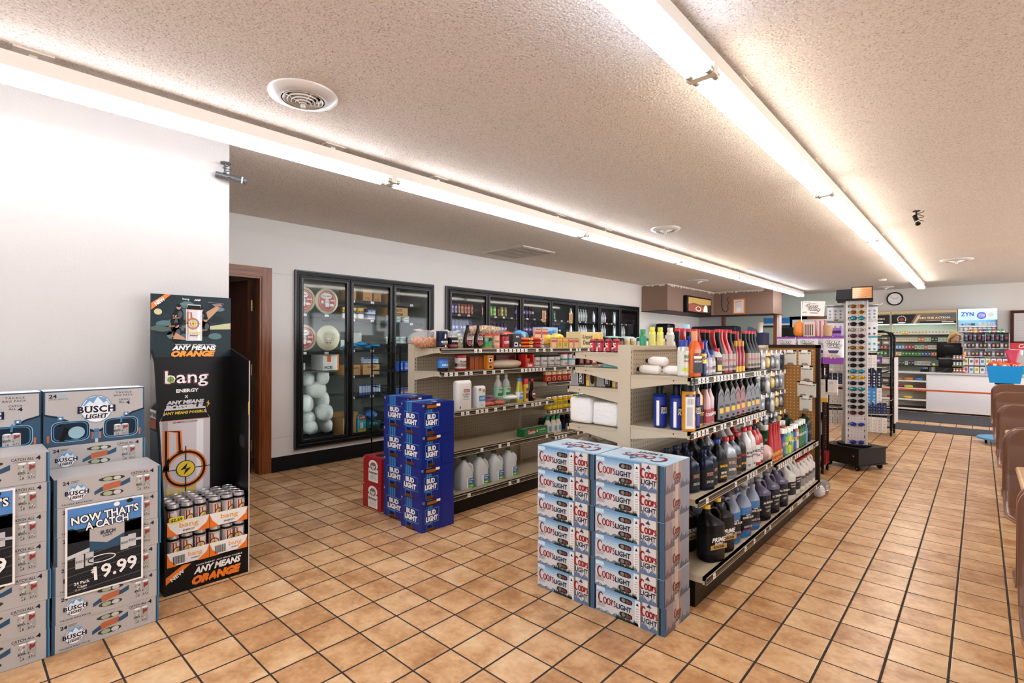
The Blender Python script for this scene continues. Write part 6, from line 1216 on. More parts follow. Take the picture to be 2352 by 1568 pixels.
# second section
ch = drum(.041, .115, mt('8e1620', .3), ((.62, .9, mt('d89a3a', .4)), (.08, .5, mt('a8301e', .35))), ALU, 'chili_can', 'can', ('Chili', .66, .2), WHT, 16, 'can_lid')
q = MB(); f = cylfr(q, .0418); f.disc(0, .034, .02, .02, mt('d9b08a', .4), 1, 12); f.disc(0, .034, .013, .013, mt('7a3a1a', .5), 2, 12); q.build('bowl_print', ch); proto(ch)
row(1.002, [(4.09 + i * .092, -3.245, ch, 'red chili can') for i in range(12)], 'on the shelf under the jars')
yc_ = drum(.042, .125, mt('e0b81c', .35), ((.1, .9, mt('e6c22a', .35)), (.3, .6, mt('5a8a3a', .4))), ALU, 'vegetable_can', 'can', ('Veg-All', .66, .14), c_rd, 16, 'can_lid'); gc_ = drum(.042, .125, mt('2f9a2e', .35), ((.2, .8, mt('3fb03a', .35)), (.2, .35, mt('1a2a1a', .4))), ALU, 'vegetable_can', 'can', ('Beans', .6, .14), WHT, 16, 'can_lid')
row(.722, [(4.1 + i * .093, -3.245, yc_, 'yellow vegetable can') for i in range(5)] + [(4.57 + i * .093, -3.245, gc_, 'green vegetable can') for i in range(7)], 'on the lower can shelf')
det = bottle('dressing_bottle', 'bottle', [(0, .024, .034, 2.6), (.006, .026, .036, 2.6), (.1, .026, .035, 2.4), (.13, .018, .024, 2), (.145, .017, .02, 2)], mt('d3cdbf', .3), (.02, .14, .185, mt('1d7a4a', .4)), (.02, .1, .0265, .037, 2.6, mt('d9d5c9', .35), ((.0, .03, .03, .05, mt('6aa0c8', .4)),)), ())
blj = drum(.035, .07, mt('8a6a2a', .3), ((.2, .7, mt('2a5a8a', .4)),), mt('1e4a9a', .4), 'sauce_jar', 'jar')
row(.472, [(4.1 + i * .085, -3.24, det, 'white dressing bottle with green cap') for i in range(3)] + [(4.4 + i * .09, -3.2, blj, 'small jar with blue lid') for i in range(5)], 'on the low right grocery shelf')
row(.472, [(4.12 + i * .09, -3.34, spray(c_bk, c_bk, c_bk, (), .15, .03) if i == 0 else _bkb, 'black bottle') if i else (4.12, -3.34, (_bkb := spray(c_bk, mt('2b2a2a', .4), mt('1a1a1c', .4), (), .15, .03, (), .9, 'sauce_bottle')), 'black bottle') for i in range(6)], 'in back of low grocery shelf')
# water jugs
m_milk = film_mat('milk_jug_plastic', 'd6dbdc', .82, .3, 4)
def milk():
    b = MB(); w, d = .066, .066; R = [(0, d * .9, w * .9, 4), (.012, d, w, 4), (.13, d, w, 4), (.17, d * .92, w * .9, 3.2), (.205, d * .62, w * .6, 2.4), (.225, .024, .024, 2), (.24, .022, .022, 2)]; b.sup(R, m_milk, 24)
    b.tube([(0.02, .035, .215), (.03, .06, .19), (.035, .066, .15), (.03, .058, .12)], [.012, .013, .013, .011], m_milk, 8); o = b.build('water_jug', cat='jug'); q = MB(); q.lathe([(.021, .238), (.022, .24), (.022, .256), (.019, .259)], mt('1f5a36', .4), seg=14); q.build('cap', o)
    q = MB(); f = q.fr((.0675, 0, 0), (0, 1, 0), (0, 0, 1)); f.rect(-.012, .02, .07, .075, WHT, 0); f.rect(.0, .05, .06, .045, mt('2560a8', .35), 1); f.rect(.0, .02, .06, .03, mt('4aa03a', .35), 1); f.text('Crystal', .004, .075, .05, .014, WHT, 2, .03); f.text('Clear', .008, .058, .036, .014, WHT, 2, .03); f.rect(.01, .03, .035, .006, WHT, 2); q.build('label', o); return proto(o)
mj = milk()
for i, y in enumerate((2.925, 3.105, 3.29, 3.475)): place(mj, (-3.21, y, .17), radians(-6), 'clear water jug with green cap, %s from left in the front row' % ORD[i], 'water jugs on the bottom grocery shelf')
for i, y in enumerate((2.83, 3.0, 3.17, 3.35)): place(mj, (-3.40, y, .17), 0, 'clear water jug in the back row, %s from left' % ORD[i], 'water jugs on the bottom grocery shelf')

for i, (x, y, c) in enumerate(((-1.72, 3.0, '7fb0a4'), (-1.66, 3.35, '5f9a84'), (-1.7, 3.7, 'c4ccd2'))): bag((x, y, 1.353), (.11, .17, .014), mt(c, .4), 190 + i, 'fabric_pack', 'pack', 'flat greenish pack, %s of three lying on the left top shelf' % ('nearest', 'middle', 'farthest')[i], 'flat packs on the left top shelf', .06, 2.6)
# ================================================================== SUNGLASSES TOWER
def world_z(py, X, Y): return CAMZ - (py - HORIZ) / FPX * (_F.x * X + _F.y * Y)
m_cab = mt('221d1a', .35); m_perf = peg_mat('c9c5c6', 'perforated_panel', '55514f', .03, .12, 0)
tw = empty('sunglasses_tower', (-1.065, 7.0, 0), 'tall sunglasses spinner on a black castered cabinet in the centre aisle', 'display stand')
cb = MB(); cb.box(-.21, -.21, .065, .21, .21, .235, m_cab); cb.box(-.222, -.222, .235, .222, .222, .25, m_cab); cb.box(-.222, -.222, .055, .222, .222, .068, m_cab)
f = cb.fr((-.21, .21, 0), (0, -1, 0), (0, 0, 1)); f.disc(.36, .16, .009, .009, CHROME, 1, 12)
for i in range(5): f.disc(.02, .09 + i * .03, .004, .004, WHT, 1, 8)
o = cb.build('cabinet', tw, rz=radians(61.5))
for a, c in ((-.17, -.17), (.17, -.17), (-.17, .17), (.17, .17)):
    q = MB(); q.lathe([(.027, -.012), (.03, -.009), (.03, .009), (.027, .012)], BLK, (a, c, .03), 14, 0); q.lathe([(.012, -.0125), (.012, .0125)], CHROME, (a, c, .03), 10, 0); q.box(a - .016, c - .012, .03, a + .016, c + .012, .056, m_cab); q.build('caster', o)
tr = radians(20)
q = MB(); q.lathe([(.16, .252), (.17, .256), (.17, .268), (.15, .27)], BLK, seg=24); q.build('turntable', tw)
b = MB(); b.box(-.1, -.1, .27, .1, .1, 1.885, m_perf); f = b.fr((-.1, -.1, 0), (1, 0, 0), (0, 0, 1)); [(f.rect(.018, 1.81 - i * .0665, .008, .026, BLK, 1), f.rect(.174, 1.81 - i * .0665, .006, .024, BLK, 1)) for i in range(23)]; b.build('panel_column', tw, rz=tr)
for sx in (-1, 1):
    for sy in (-1, 1): q = MB(); q.box(sx * .1 - .007, sy * .1 - .007, .27, sx * .1 + .007, sy * .1 + .007, 1.885, mt('d9d6d4', .3, .4)); q.build('corner_strip', tw, rz=tr)
b = MB(); b.box(-.17, -.17, 1.885, .17, .17, 1.905, BLK); b.build('top_plate', tw, rz=radians(8))
b = MB(); b.box(-.10, -.006, 0, .10, .006, .145, BLK); b.fr((-.09, -.0062, .01), (1, 0, 0), (0, 0, 1)).rect(0, 0, .18, .125, mt('c98a50', .12), 1)
f = b.fr((-.09, -.0062, .01), (1, 0, 0), (0, 0, 1))
for i in range(6): f.stroke([(.0, .01 + i * .022), (.05, .02 + i * .02), (.1, .012 + i * .022), (.178, .03 + i * .018)], .005, mt('a5683a', .2), 2)
o = b.build('mirror', tw, (.075, -.05, 1.906), rz=radians(8)); o.rotation_euler[0] = radians(-10)
b = MB(); b.box(-.1, -.006, 0, .09, .006, .125, mt('3a3c40', .2)); b.disc if False else None
o = b.build('mirror', tw, (-.09, -.02, 1.906), rz=radians(-12)); o.rotation_euler[0] = radians(-10)
def shades(lens, fr_, wide=False):
    b = MB(); w = .036 if not wide else .04
    for sx in (-1, 1):
        pts = [(sx * (.038 + w * .78 * cos(2 * pi * i / 14)), -.012 + .01 * cos(2 * pi * i / 14) * sx * sx, .019 * sin(2 * pi * i / 14) - (.004 if sin(2 * pi * i / 14) < 0 else 0)) for i in range(14)]
        b.tube(pts, .0028, fr_, 5, True); b.tube([(sx * .068, -.005, .008), (sx * .07, .02, .012), (sx * .06, .06, .01)], .0028, fr_, 5)
    b.tube([(-.012, -.012, .006), (0, -.015, .009), (.012, -.012, .006)], .003, fr_, 5); o = b.build('sunglasses', cat='sunglasses')
    for sx in (-1, 1):
        q = MB(); pts = [(sx * .038 + w * .74 * cos(2 * pi * i / 14), -.013, .0175 * sin(2 * pi * i / 14) - (.004 if sin(2 * pi * i / 14) < 0 else 0)) for i in range(14)]; q.add(pts + [(sx * .038, -.018, 0)], [((i + 1) % 14, 14, i) if False else (i, (i + 1) % 14, 14) for i in range(14)], lens, True); q.build('lens', o)
    return proto(o)
SG = [('brown lensed', shades(mt('6a4210', .08, .4), mt('c9a060', .2, 1))), ('mirrored teal', shades(mt('2f9ab0', .06, .8), mt('2a2a2c', .3))), ('black', shades(mt('151214', .08), mt('121113', .3))), ('grey lensed', shades(mt('8a8078', .08, .6), mt('b9b4ae', .2, 1))), ('dark red', shades(mt('4a1620', .1), mt('2a1a1c', .3))), ('yellow mirrored', shades(mt('c9a018', .08, .7), mt('b98a20', .3))), ('blue purple mirrored', shades(mt('2f5ab8', .06, .8), mt('7a3a9a', .3), True))]
order = [0, 0, 1, 2, 3, 4, 2, 0, 2, 2, 2, 1, 5, 2, 1, 2, 2, 2, 4, 6, 6]
ct_ = {}
for i, k in enumerate(order):
    z = 1.825 - i * .0665 if i < 19 else (.50, .30)[i - 19]
    n, p = SG[k]; ct_[k] = ct_.get(k, 0) + 1; px_, py_ = -1.065 + .118 * sin(tr) + 0, 7.0 - .118 * cos(tr)
    place(p, (px_, py_, z), tr, '%s sunglasses, %s row from the top of the tower' % (n, ORD[i]), 'sunglasses on the tower')
# things hanging at both sides of the tower
def strip(w, h, m, top, dots=None, n=4):
    b = MB(); b.box(-.003, -w / 2, -h, .003, w / 2, 0, m); f = b.fr((.003, -w / 2, -h), (0, 1, 0), (0, 0, 1)); f.rect(0, h * .88, w, h * .12, top, 1)
    if dots:
        for i in range(n): f.disc(w / 2, h * (.12 + .72 * i / n), w * .22, w * .22, dots, 2, 8)
    return proto(b.build('hanging_pack', cat='packet'))
HP = dict(clear=strip(.045, .12, mt('c6c9d2', .15), mt('5a5a60', .3), mt('8a8a92', .2), 3), white=strip(.036, .15, mt('d9d3cc', .4), c_bk, gy, 4), blue=strip(.04, .17, mt('2f7ab8', .35), mt('1c5a98', .4), mt('7fb0dc', .4)), navy=strip(.034, .17, mt('1c2440', .35), c_bk, gy, 5), teal=strip(.045, .13, mt('d3dde0', .35), mt('4aa0b8', .4), mt('2f8aa8', .4), 2), wb=strip(.045, .135, mt('dcdcdf', .35), mt('b9bcc4', .4), mt('3a4a80', .4), 2), dark=strip(.03, .11, mt('2a3450', .35), mt('b9b4b0', .3), mt('5a6a9a', .4), 3))
def tower_side(sx, rows):
    for ri, (z, kinds, kn) in enumerate(rows):
        ux, uy = cos(tr) * sx, sin(tr) * sx
        q = MB(); 
        L = .05 + .048 * len(kinds); q.tube([(ux * .1, uy * .1, z + .004), (ux * L + ux * .1, uy * L + uy * .1, z + .004), (ux * (L + .12), uy * (L + .12), z + .018)], .003, CHROME, 4); q.build('peg_hook', tw)
        for i, k in enumerate(kinds):
            d = .14 + .05 * i
            place(HP[k], (-1.065 + ux * d, 7.0 + uy * d - .012 * i, z), radians(-75) + radians(rh.uniform(-8, 8)), '%s pack, %s out on the %s hook %s of the tower' % (kn, ORD[i], ORD[ri], 'left' if sx < 0 else 'right'), 'packs hanging from the tower sides', (1, 1.3, 1.3))
tower_side(-1, [(1.84, ['clear'] * 3, 'clear'), (1.66, ['clear'] * 3, 'clear'), (1.49, ['blue'], 'blue'), (1.26, ['white'] * 2, 'white'), (1.08, ['dark'] * 4, 'dark blue'), (.90, ['white'] * 3, 'white'), (.66, ['white'] * 4, 'white')])
tower_side(1, [(1.84, ['clear'] * 2, 'clear'), (1.67, ['wb'] * 2, 'white and blue'), (1.49, ['teal'] * 2, 'white and teal'), (1.30, ['white', 'white'], 'white'), (1.13, ['navy'] * 3, 'navy'), (.93, ['blue', 'blue', 'white'], 'blue or white'), (.76, ['dark'] * 4, 'dark blue'), (.6, ['white'] * 4, 'white')])

# ================================================================== CANDY RACK behind the oil shelving
cr = empty('candy_rack', (-1.46, 6.45, 0), 'dark rack of candy and fishing goods between oil shelving and sunglasses tower', 'display stand'); dkf = mt('2b120f', .4)
for x in (-.21, .21):
    for y in (-.12, .12): q = MB(); q.box(x - .012, y - .012, .06, x + .012, y + .012, 1.3, BLK); q.build('rack_post', cr); q = MB(); q.lathe([(.026, -.01), (.03, 0), (.026, .01)], BLK, (x, y, .03), 12, 0); q.build('caster', cr)
MB().box(-.21, .1, .1, .21, .11, 1.3, peg_mat('4a1a14', 'dark_perforated_back', 'e0d0c0', .03, .12, 0)).build('back_panel', cr)
for z in (.1, .33, .62, 1.06): q = MB(); q.box(-.21, -.12, z - .012, .21, .11, z, mt('3a1714', .4)); q.box(-.21, -.125, z - .025, .21, -.12, z + .01, WHT if z > 1 else BLK); q.build('shelf', cr)
q = MB(); q.tube([(-.05, .1, 1.3), (-.05, .1, 1.88)], .006, CHROME, 6); q.build('sign_pole', cr)
b = MB(); b.box(-.11, -.003, 0, .11, .003, .165, WHT); f = b.fr((-.11, -.003, 0), (1, 0, 0), (0, 0, 1)); pu = mt('3a1c66', .4)
for t_, x_, y_ in (('Crazy', .035, .088), ('Candy', .06, .05)): f.text(t_, x_ + .004, y_ - .005, .12, .042, BLK, 1, .03, .15); otext(f, t_, x_, y_, .12, .042, BLK, WHT, .003, 2, bold=.02, shear=.15)
f.text('Stop in for', .02, .145, .06, .01, BLK, 1); f.text('$6.99', .008, .03, .04, .016, BLK, 1); f.rect(.08, .03, .08, .006, BLK, 1); f.text("candy maker's", .06, .132, .08, .01, BLK, 1)
o = b.build('candy_sign', loc=(-1.385, 6.5, 1.71), label='white sign with bubbly black lettering above the candy rack', cat='sign'); o.rotation_euler[1] = radians(4)
def candybag():
    b = MB(); w, h = .13, .2; b.sup([(0, .006, w * .5, 4), (.02, .022, w * .49, 3), (h * .5, .026, w * .5, 3), (h * .9, .012, w * .5, 3), (h, .003, w * .5, 4)], mt('dedbe2', .3), 16); b.v = [(y_, -x_ if False else x_ * 1, z_) for x_, y_, z_ in b.v]
    f = Fr(b, (-w / 2, -.0285, 0), (1, 0, 0), (0, 0, 1)); vi = mt('7a2a94', .35); f.rect(.002, .0, w - .004, h * .24, vi, 1); f.poly([(.03, h * .5), (.1, h * .5), (.09, h * .4), (.04, h * .4)], pu, 2)
    rr = random.Random(3)
    for i in range(14): f.disc(.03 + rr.random() * .07, h * (.22 + rr.random() * .16), .006, .006, mt(('d8c8b0', 'b98a8a', '9ab88a')[i % 3], .4), 3, 8)
    for t_, x_, y_ in (('Crazy', .018, h * .72), ('Candy', .03, h * .58)): otext(f, t_, x_, y_, .085, .03, BLK, WHT, .0025, 2, bold=.02, shear=.15)
    f.rect(.0, h * .93, w, h * .07, vi, 1); return proto(b.build('candy_bag', cat='candy bag'))
cbp = candybag()
for i, (x, y) in enumerate(((-1.575, 6.2), (-1.475, 6.3), (-1.365, 6.2), (-1.25, 6.3), (-1.13, 6.2))):
    place(cbp, (x, y, 1.19), radians(rh.uniform(4, 16)), 'white and purple candy bag, %s from left on the candy rack' % ORD[i], 'candy bags on the candy rack', 1.42); q = MB(); q.tube([(x + 1.46, .1, 1.47), (x + 1.46, y - 6.45 - .03, 1.475)], .003, CHROME, 4); q.build('peg_hook', cr)
def jar2(r, h, m, cap): b = MB(); b.lathe([(r, 0), (r, h)], m, seg=14); return b
o = bag((-1.50, 6.42, 1.565), (.02, .055, .085), mt('e8862a', .3), 71, 'candy_bag', 'candy bag', 'orange snack bag standing on top of the candy rack', None, .15, 3); o.rotation_euler[2] = radians(-80)
MB().box(-1.6, 6.36, 1.3, -1.15, 6.56, 1.48, mt('241c22', .4)).build('display_box', label='dark display box on top of the candy rack under the snack bags', cat='box')
b = MB(); b.box(-.055, -.03, 0, .055, .03, .16, mt('d9c8bc', .4))
for i in range(5): b.fr((-.055, -.03, 0), (1, 0, 0), (0, 0, 1)).rect(.012 + i * .018, .01, .009, .12, mt('4a1418', .4), 1)
b.build('jerky_box', loc=(-1.395, 6.42, 1.482), label='jerky stick box with dark red sticks on the candy rack', cat='box')
for i in range(5): b = MB(); b.tube([(0, 0, 0), (.02 * (i - 2) * .3, 0, .17)], .008, mt(('c9505a', 'e0c8c0')[i % 2], .4), 6); b.build('candy_stick', loc=(-1.33 + i * .018, 6.42, 1.482), label='red white candy stick, %s from left on the candy rack' % ORD[i], cat='candy', group='candy sticks')
b = MB(); b.sup([(0, .04, .04, 2), (.12, .055, .055, 2)], mt('c9a27c', .5)); b.build('paper_cup', loc=(-1.22, 6.44, 1.482), label='tan cup on top of the candy rack beside the candy sticks', cat='cup')
b = MB(); b.box(0, 0, 0, .09, .08, .09, mt('8a5ab8', .4)); b.fr((0, 0, 0), (1, 0, 0), (0, 0, 1)).rect(.0, .03, .09, .03, mt('3a2438', .4), 1); b.build('candy_box', loc=(-1.19, 6.42, 1.482), label='purple candy box at the right of the candy rack top', cat='box')
for i in range(3): b = MB(); b.box(0, 0, 0, .13, .1, .075, mt(('5a1418', '4a1418', 'd9d2c8')[i], .4)); f = b.fr((0, 0, 0), (1, 0, 0), (0, 0, 1)); [f.disc(.02 + k * .022, .04, .006, .008, mt(('c9b8a8', 'c9b8a8', '3a5a98')[i], .4), 1, 8) for k in range(6)]; b.build('candy_box', loc=(-1.66 + i * .14, 6.34, 1.062), label='%s candy box, %s on the upper candy rack shelf' % (('dark red', 'dark red', 'white')[i], ('left', 'middle', 'right')[i]), cat='box')
for i, (x, c, c2, h) in enumerate(((-1.60, 'cfc8bc', 'd8a828', .2), (-1.49, 'a8202a', 'e0902a', .2), (-1.37, 'cfcac2', 'd8a828', .24), (-1.25, 'cfcac2', 'd8a828', .24), (-1.16, 'e0ddd8', 'b9b4ae', .16))):
    b = MB(); b.box(-.055, -.01, -h, .055, .01, 0, mt(c, .4)); f = b.fr((-.055, -.01, -h), (1, 0, 0), (0, 0, 1)); f.rect(0, 0, .11, h * .18, mt(c2, .4), 1); f.disc(.05, h * .8, .025, .016, gy, 1, 12)
    for k in range(6): f.rect(.02, h * (.3 + k * .07), .06, .003, gy, 1)
    b.build('snack_packet', loc=(x, 6.29, 1.02), label='%s long packet, %s from left below the candy boxes' % (('white', 'red', 'white', 'white', 'white')[i], ORD[i]), cat='packet')
for i, (x, z, c) in enumerate(((-1.59, .80, 'a7a4a2'), (-1.45, .80, '8e8c8c'), (-1.31, .82, 'b9b6b4'), (-1.59, .56, '9a9890'), (-1.45, .56, 'c9b83a'), (-1.31, .58, '8a8886'))):
    b = MB(); b.box(-.06, -.006, -.15, .06, .006, 0, mt(c, .3)); f = b.fr((-.06, -.006, -.15), (1, 0, 0), (0, 0, 1)); f.rect(0, .125, .12, .025, mt('8a1620', .4), 1); f.disc(.055, .06, .03, .035, mt('d8d6d4' if i != 4 else 'e0d02a', .3), 1, 14); b.build('tackle_packet', loc=(x, 6.3, z), label='clear tackle packet with red header, %s on the candy rack' % ORD[i], cat='packet', group='tackle packets')
for i, (x, c) in enumerate(((-1.66, 'b01a20'), (-1.51, 'c9b82a'), (-1.36, '8e1a1e'))): b = MB(); b.box(0, 0, 0, .14, .16, .13, mt(c, .4)); b.fr((0, 0, 0), (1, 0, 0), (0, 0, 1)).rect(.02, .04, .1, .05, mt(('2a2422', 'b01a20', 'd9d2cc')[i], .4), 1); b.build('goods_box', loc=(x, 6.34, .103), label='%s box on the bottom of the candy rack' % ('red and black', 'yellow and red', 'dark red and white')[i], cat='box')
b = MB(); b.blob((0, 0, .07), (.1, .075, .07), mt('8a8484', .25, .2), 14, .12, 5, 8, 2.6); b.fr((.0, -.078, 0), (1, 0, 0), (0, 0, 1)).disc(.0, .07, .06, .045, mt('b0222a', .3), 1, 16); b.build('car_polish_pack', loc=(-1.12, 5.5, 0), label='red and silver shiny pack standing on the floor beyond the oil shelving', cat='pack')
b = MB(); b.blob((0, 0, .06), (.06, .06, .06), mt('d3d0d6', .3), 14, .15, 7, 8, 2.4); b.build('goods_bag', loc=(-1.1, 5.36, 0), label='white and blue bag on the floor at the end of oil shelving', cat='bag')

# ================================================================== BLACK CART RACK
kr_ = empty('cart_rack', (-1.3, 9.85, 0), 'black tubular rack on wheels standing right of the sunglasses tower', 'rack')
for y in (-.18, .18): q = MB(); q.tube([(.3, y, .08), (.3, y, 1.5), (.27, y, 1.57), (.2, y, 1.6), (-.2, y, 1.6), (-.27, y, 1.57), (-.3, y, 1.5), (-.3, y, .08)], .017, BLKG, 8); q.build('side_frame', kr_)
for z in (.14, .45, .8, 1.1, 1.38): q = MB(); q.box(-.29, -.17, z - .01, .29, .17, z, mt('3a3734', .4)); q.tube([(-.29, -.17, z + .09), (.29, -.17, z + .09)], .005, BLK, 5); q.tube([(.3, -.17, z + .09), (.3, .17, z + .09)], .005, BLK, 5); q.build('basket_shelf', kr_)
q = MB(); q.tube([(.29, -.17, 1.0), (-.2, -.17, .8)], .01, BLKG, 6); q.build('brace', kr_)
for x in (-.3, .3):
    for y in (-.18, .18): q = MB(); q.lathe([(.036, -.012), (.04, 0), (.036, .012)], BLK, (x, y, .04), 14, 0); q.build('caster', kr_)
b = MB(); b.box(0, -.2, .2, .012, .2, 1.2, mt('d3cfce', .4)); f = b.fr((0, .2, .2), (0, -1, 0), (0, 0, 1)); f.rect(.02, .1, .36, .3, mt('c99a9a', .4), 1); f.rect(.02, .6, .36, .3, mt('b5868a', .4), 1); b.build('side_poster', kr_, (.335, 0, 0))
for zi, z in enumerate((.142, .452, .802, 1.102, 1.382)):
    for i in range(5):
        c = (('2a5ab0', '3a86c8', 'e08a3a', '2f6ab8', 'd8d8dc'), ('c9b46a', 'd9d4cc', '8a5a3a', 'c23a3a', 'b9b4b0'), ('8a8684', '4a4644', 'b5463a', 'd8a03a', '6a6664'), ('d9a8c8', 'b9a0d8', 'e0d8e0', '8a5ab0', 'd9d2dc'), ('8a7a70', '5a504c', '9a8c84', '6a605c', '7a706a'))[zi][i]
        b = MB(); b.box(0, 0, 0, .095, .12, .1 + .02 * (i % 2), mt(c, .4)); b.fr((0, 0, 0), (1, 0, 0), (0, 0, 1)).rect(.015, .03, .065, .03, mt('e9e6e2', .4), 1)
        b.build('goods_box', loc=(-1.57 + i * .112, 9.72, z), label='small goods box, %s from left on the %s rack shelf' % (ORD[i], ('bottom', 'second', 'third', 'fourth', 'top')[zi]), cat='box', group='boxes on the black cart rack')

# ================================================================== COUNTER AND MATS
m_mat = mt('2a2a2f', .9); mm, nt, bb_, new, ln = nodemat('ribbed_mat'); co, s = objco(nt); mp = new('ShaderNodeMapping'); ln(co, mp.inputs[0]); mp.inputs['Scale'].default_value = (6, 22, 1)
ln(ramp(nt, noise(nt, mp.outputs[0], 3, 5, .7), [(.35, lin('1f2026')), (.55, lin('3b3c44')), (.72, lin('63636b'))]), bb_.inputs['Base Color']); bb_.inputs['Roughness'].default_value = .9
MB().box(-3.2, 10.58, 0, 1.4, 11.45, .008, mm).build('floor_mat', label='long dark grey floor mat across the aisle, nearer the camera', cat='mat'); MB().box(-3.2, 11.95, 0, 1.4, 13.5, .008, mm).build('floor_mat', label='dark grey floor mat directly in front of the sales counter', cat='mat')
m_lam = mt('ebe9ee', .3); m_org = mt('d0521a', .4); m_cream = mt('d8cdb9', .45)
ct = empty('sales_counter', (-.8, 13.65, 0), 'white sales counter with orange stripe and open snack shelves', 'counter')
b = MB(); b.box(-.02, 0, .09, 2.1, .02, .79, m_lam); b.rbox(-.02, -.008, .03, 2.1, .0, .79, m_lam, .004); b.build('front_panel', ct)
b = MB(); b.box(-.02, -.0125, .44, 2.1, -.008, .472, m_org); b.box(-2.2, -.012, .44, -.02, 0.0, .472, m_org); b.build('orange_stripe', ct)
b = MB(); b.box(-2.2, .02, 0, 2.1, .42, .09, m_kick); b.build('kick_base', ct)
b = MB(); b.rbox(-2.22, -.03, .79, 2.12, .44, .832, mt('c9c6cb', .3), .012); b.box(-2.22, -.032, .79, 2.12, -.03, .80, mt('8f8f96', .3)); b.build('countertop', ct)
b = MB(); b.box(-2.2, .35, .09, -.02, .36, .79, m_cream); b.build('shelf_back', ct)
for x in (-2.2, -1.1, -.03): MB().box(x, .0, .05, x + .012, .36, .79, m_cream).build('shelf_divider', ct)
for z in (.65, .49, .26, .07): q = MB(); q.box(-2.19, .0, z - .015, -.03, .35, z, m_cream); q.box(-2.19, -.006, z - .03, -.03, 0, z + .004, mt('e2dcd4', .4)); q.build('shelf', ct)
for i, (x, z, c, l) in enumerate(((-1.12, .65, 'c9803a', 'orange brown'), (-.95, .65, '3a78c8', 'blue'), (-1.32, .65, 'b5684a', 'tan'), (-1.45, .49, '2a3440', 'dark'), (-1.28, .49, '8a2a50', 'pink'), (-1.12, .49, 'd0c83a', 'yellow'), (-.92, .49, '6a1420', 'dark red'), (-1.42, .26, 'b02a3a', 'red'), (-1.14, .26, 'd8b03a', 'yellow and pink'), (-1.5, .65, 'a8503a', 'rust coloured'))):
    bag((x, 13.72, z + .03), (.075, .05, .028), mt(c, .35), 130 + i, 'snack_bag', 'bag', '%s snack bag on the %s shelf of the counter front' % (l, {.65: 'upper', .49: 'middle', .26: 'lower'}[z]), 'snack bags in the counter front shelves', .22, 3.4)
CT = .834
mo = empty('register_monitor', (-.48, 13.88, CT), 'black cash register monitor seen from behind on the counter', 'monitor')
b = MB(); b.rbox(-.195, -.02, .3, .195, .03, .6, BLK, .012); b.fr((-.195, -.0205, .3), (1, 0, 0), (0, 0, 1)).text('DIEBOLD', .12, .235, .15, .02, mt('4a4a4c', .4), 1); b.build('screen_housing', mo)
b = MB(); b.sup([(0, .11, .1, 3), (.12, .07, .05, 3), (.34, .06, .035, 3)], mt('2a2a2c', .3)); b.rbox(-.16, -.09, .1, .12, -.02, .28, mt('1c1c1e', .35), .015); b.box(-.16, -.095, .27, .13, -.03, .3, mt('6a6a6c', .4)); b.disc if False else None; b.build('stand', mo)
b = MB(); b.box(0, 0, 0, .14, .1, .1, mt('101a18', .4)); b.fr((0, 0, 0), (1, 0, 0), (0, 0, 1)).rect(.0, .05, .045, .05, mt('2a3a90', .4), 1); b.fr((0, 0, 0), (1, 0, 0), (0, 0, 1)).text('1973', .05, .06, .07, .03, mt('c9c9c4', .4), 2); b.build('display_box', loc=(-.93, 13.75, CT), label='black box with blue emblem on the counter left of the monitor', cat='box')
b = MB(); b.lathe([(.03, 0), (.034, .1), (.032, .1), (.028, .005)], mt('8a8c90', .3), seg=14); b.build('pen_cup', loc=(-.72, 13.78, CT), label='grey cup of pens on the counter beside the monitor', cat='cup')
b = MB(); b.blob((0, 0, .15), (.03, .02, .03), mt('c9c83a', .4), 8, .2, 4); b.blob((-.03, 0, .16), (.025, .02, .03), mt('2a4a9a', .4), 8, .2, 5); b.tube([(0, 0, .01), (0, 0, .14)], .003, BLK, 5); b.build('pen_bunch', loc=(-.72, 13.78, CT + .003), label='pens with yellow and blue tops standing in the grey cup', cat='pens')
b = MB(); b.box(0, 0, 0, .26, .16, .1, mt('1c1c1e', .4)); b.fr((0, 0, 0), (1, 0, 0), (0, 0, 1)).stroke([(.02, .01), (.12, .03), (.2, .09)], .006, mt('6a6a6c', .4), 1); b.build('keyboard_stand', loc=(-.68, 13.7, CT), label='black card reader stand on the counter under the monitor', cat='card reader')
cs = empty('candy_stand', (-.32, 13.75, CT), 'small three tier stand of coloured bottles on the counter', 'stand')
for k in range(3): q = MB(); q.box(-.1, -.05, .0 + k * .13, .1, .06, .022 + k * .13, mt('8a7a44', .4)); q.build('tier', cs)
q = MB(); q.box(-.1, .05, 0, .1, .06, .36, mt('3a342a', .5)); q.build('back_panel', cs)
for k, (c, n) in enumerate((('d84a3a', 'red'), ('3ab0c8', 'turquoise'), ('c86a9a', 'pink'))):
    p = drum(.017, .06, mt(c, .35), ((.2, .6, WHT),), mt('e6dede', .4), 'shot_bottle', 'bottle', None, BLK, 8, 'cap')
    for i in range(4): place(p, (-.39 + i * .047, 13.73, CT + .0225 + k * .13), 0, 'small %s bottle, %s from left on the candy stand' % (n, ORD[i]), 'small bottles on the three tier stand')
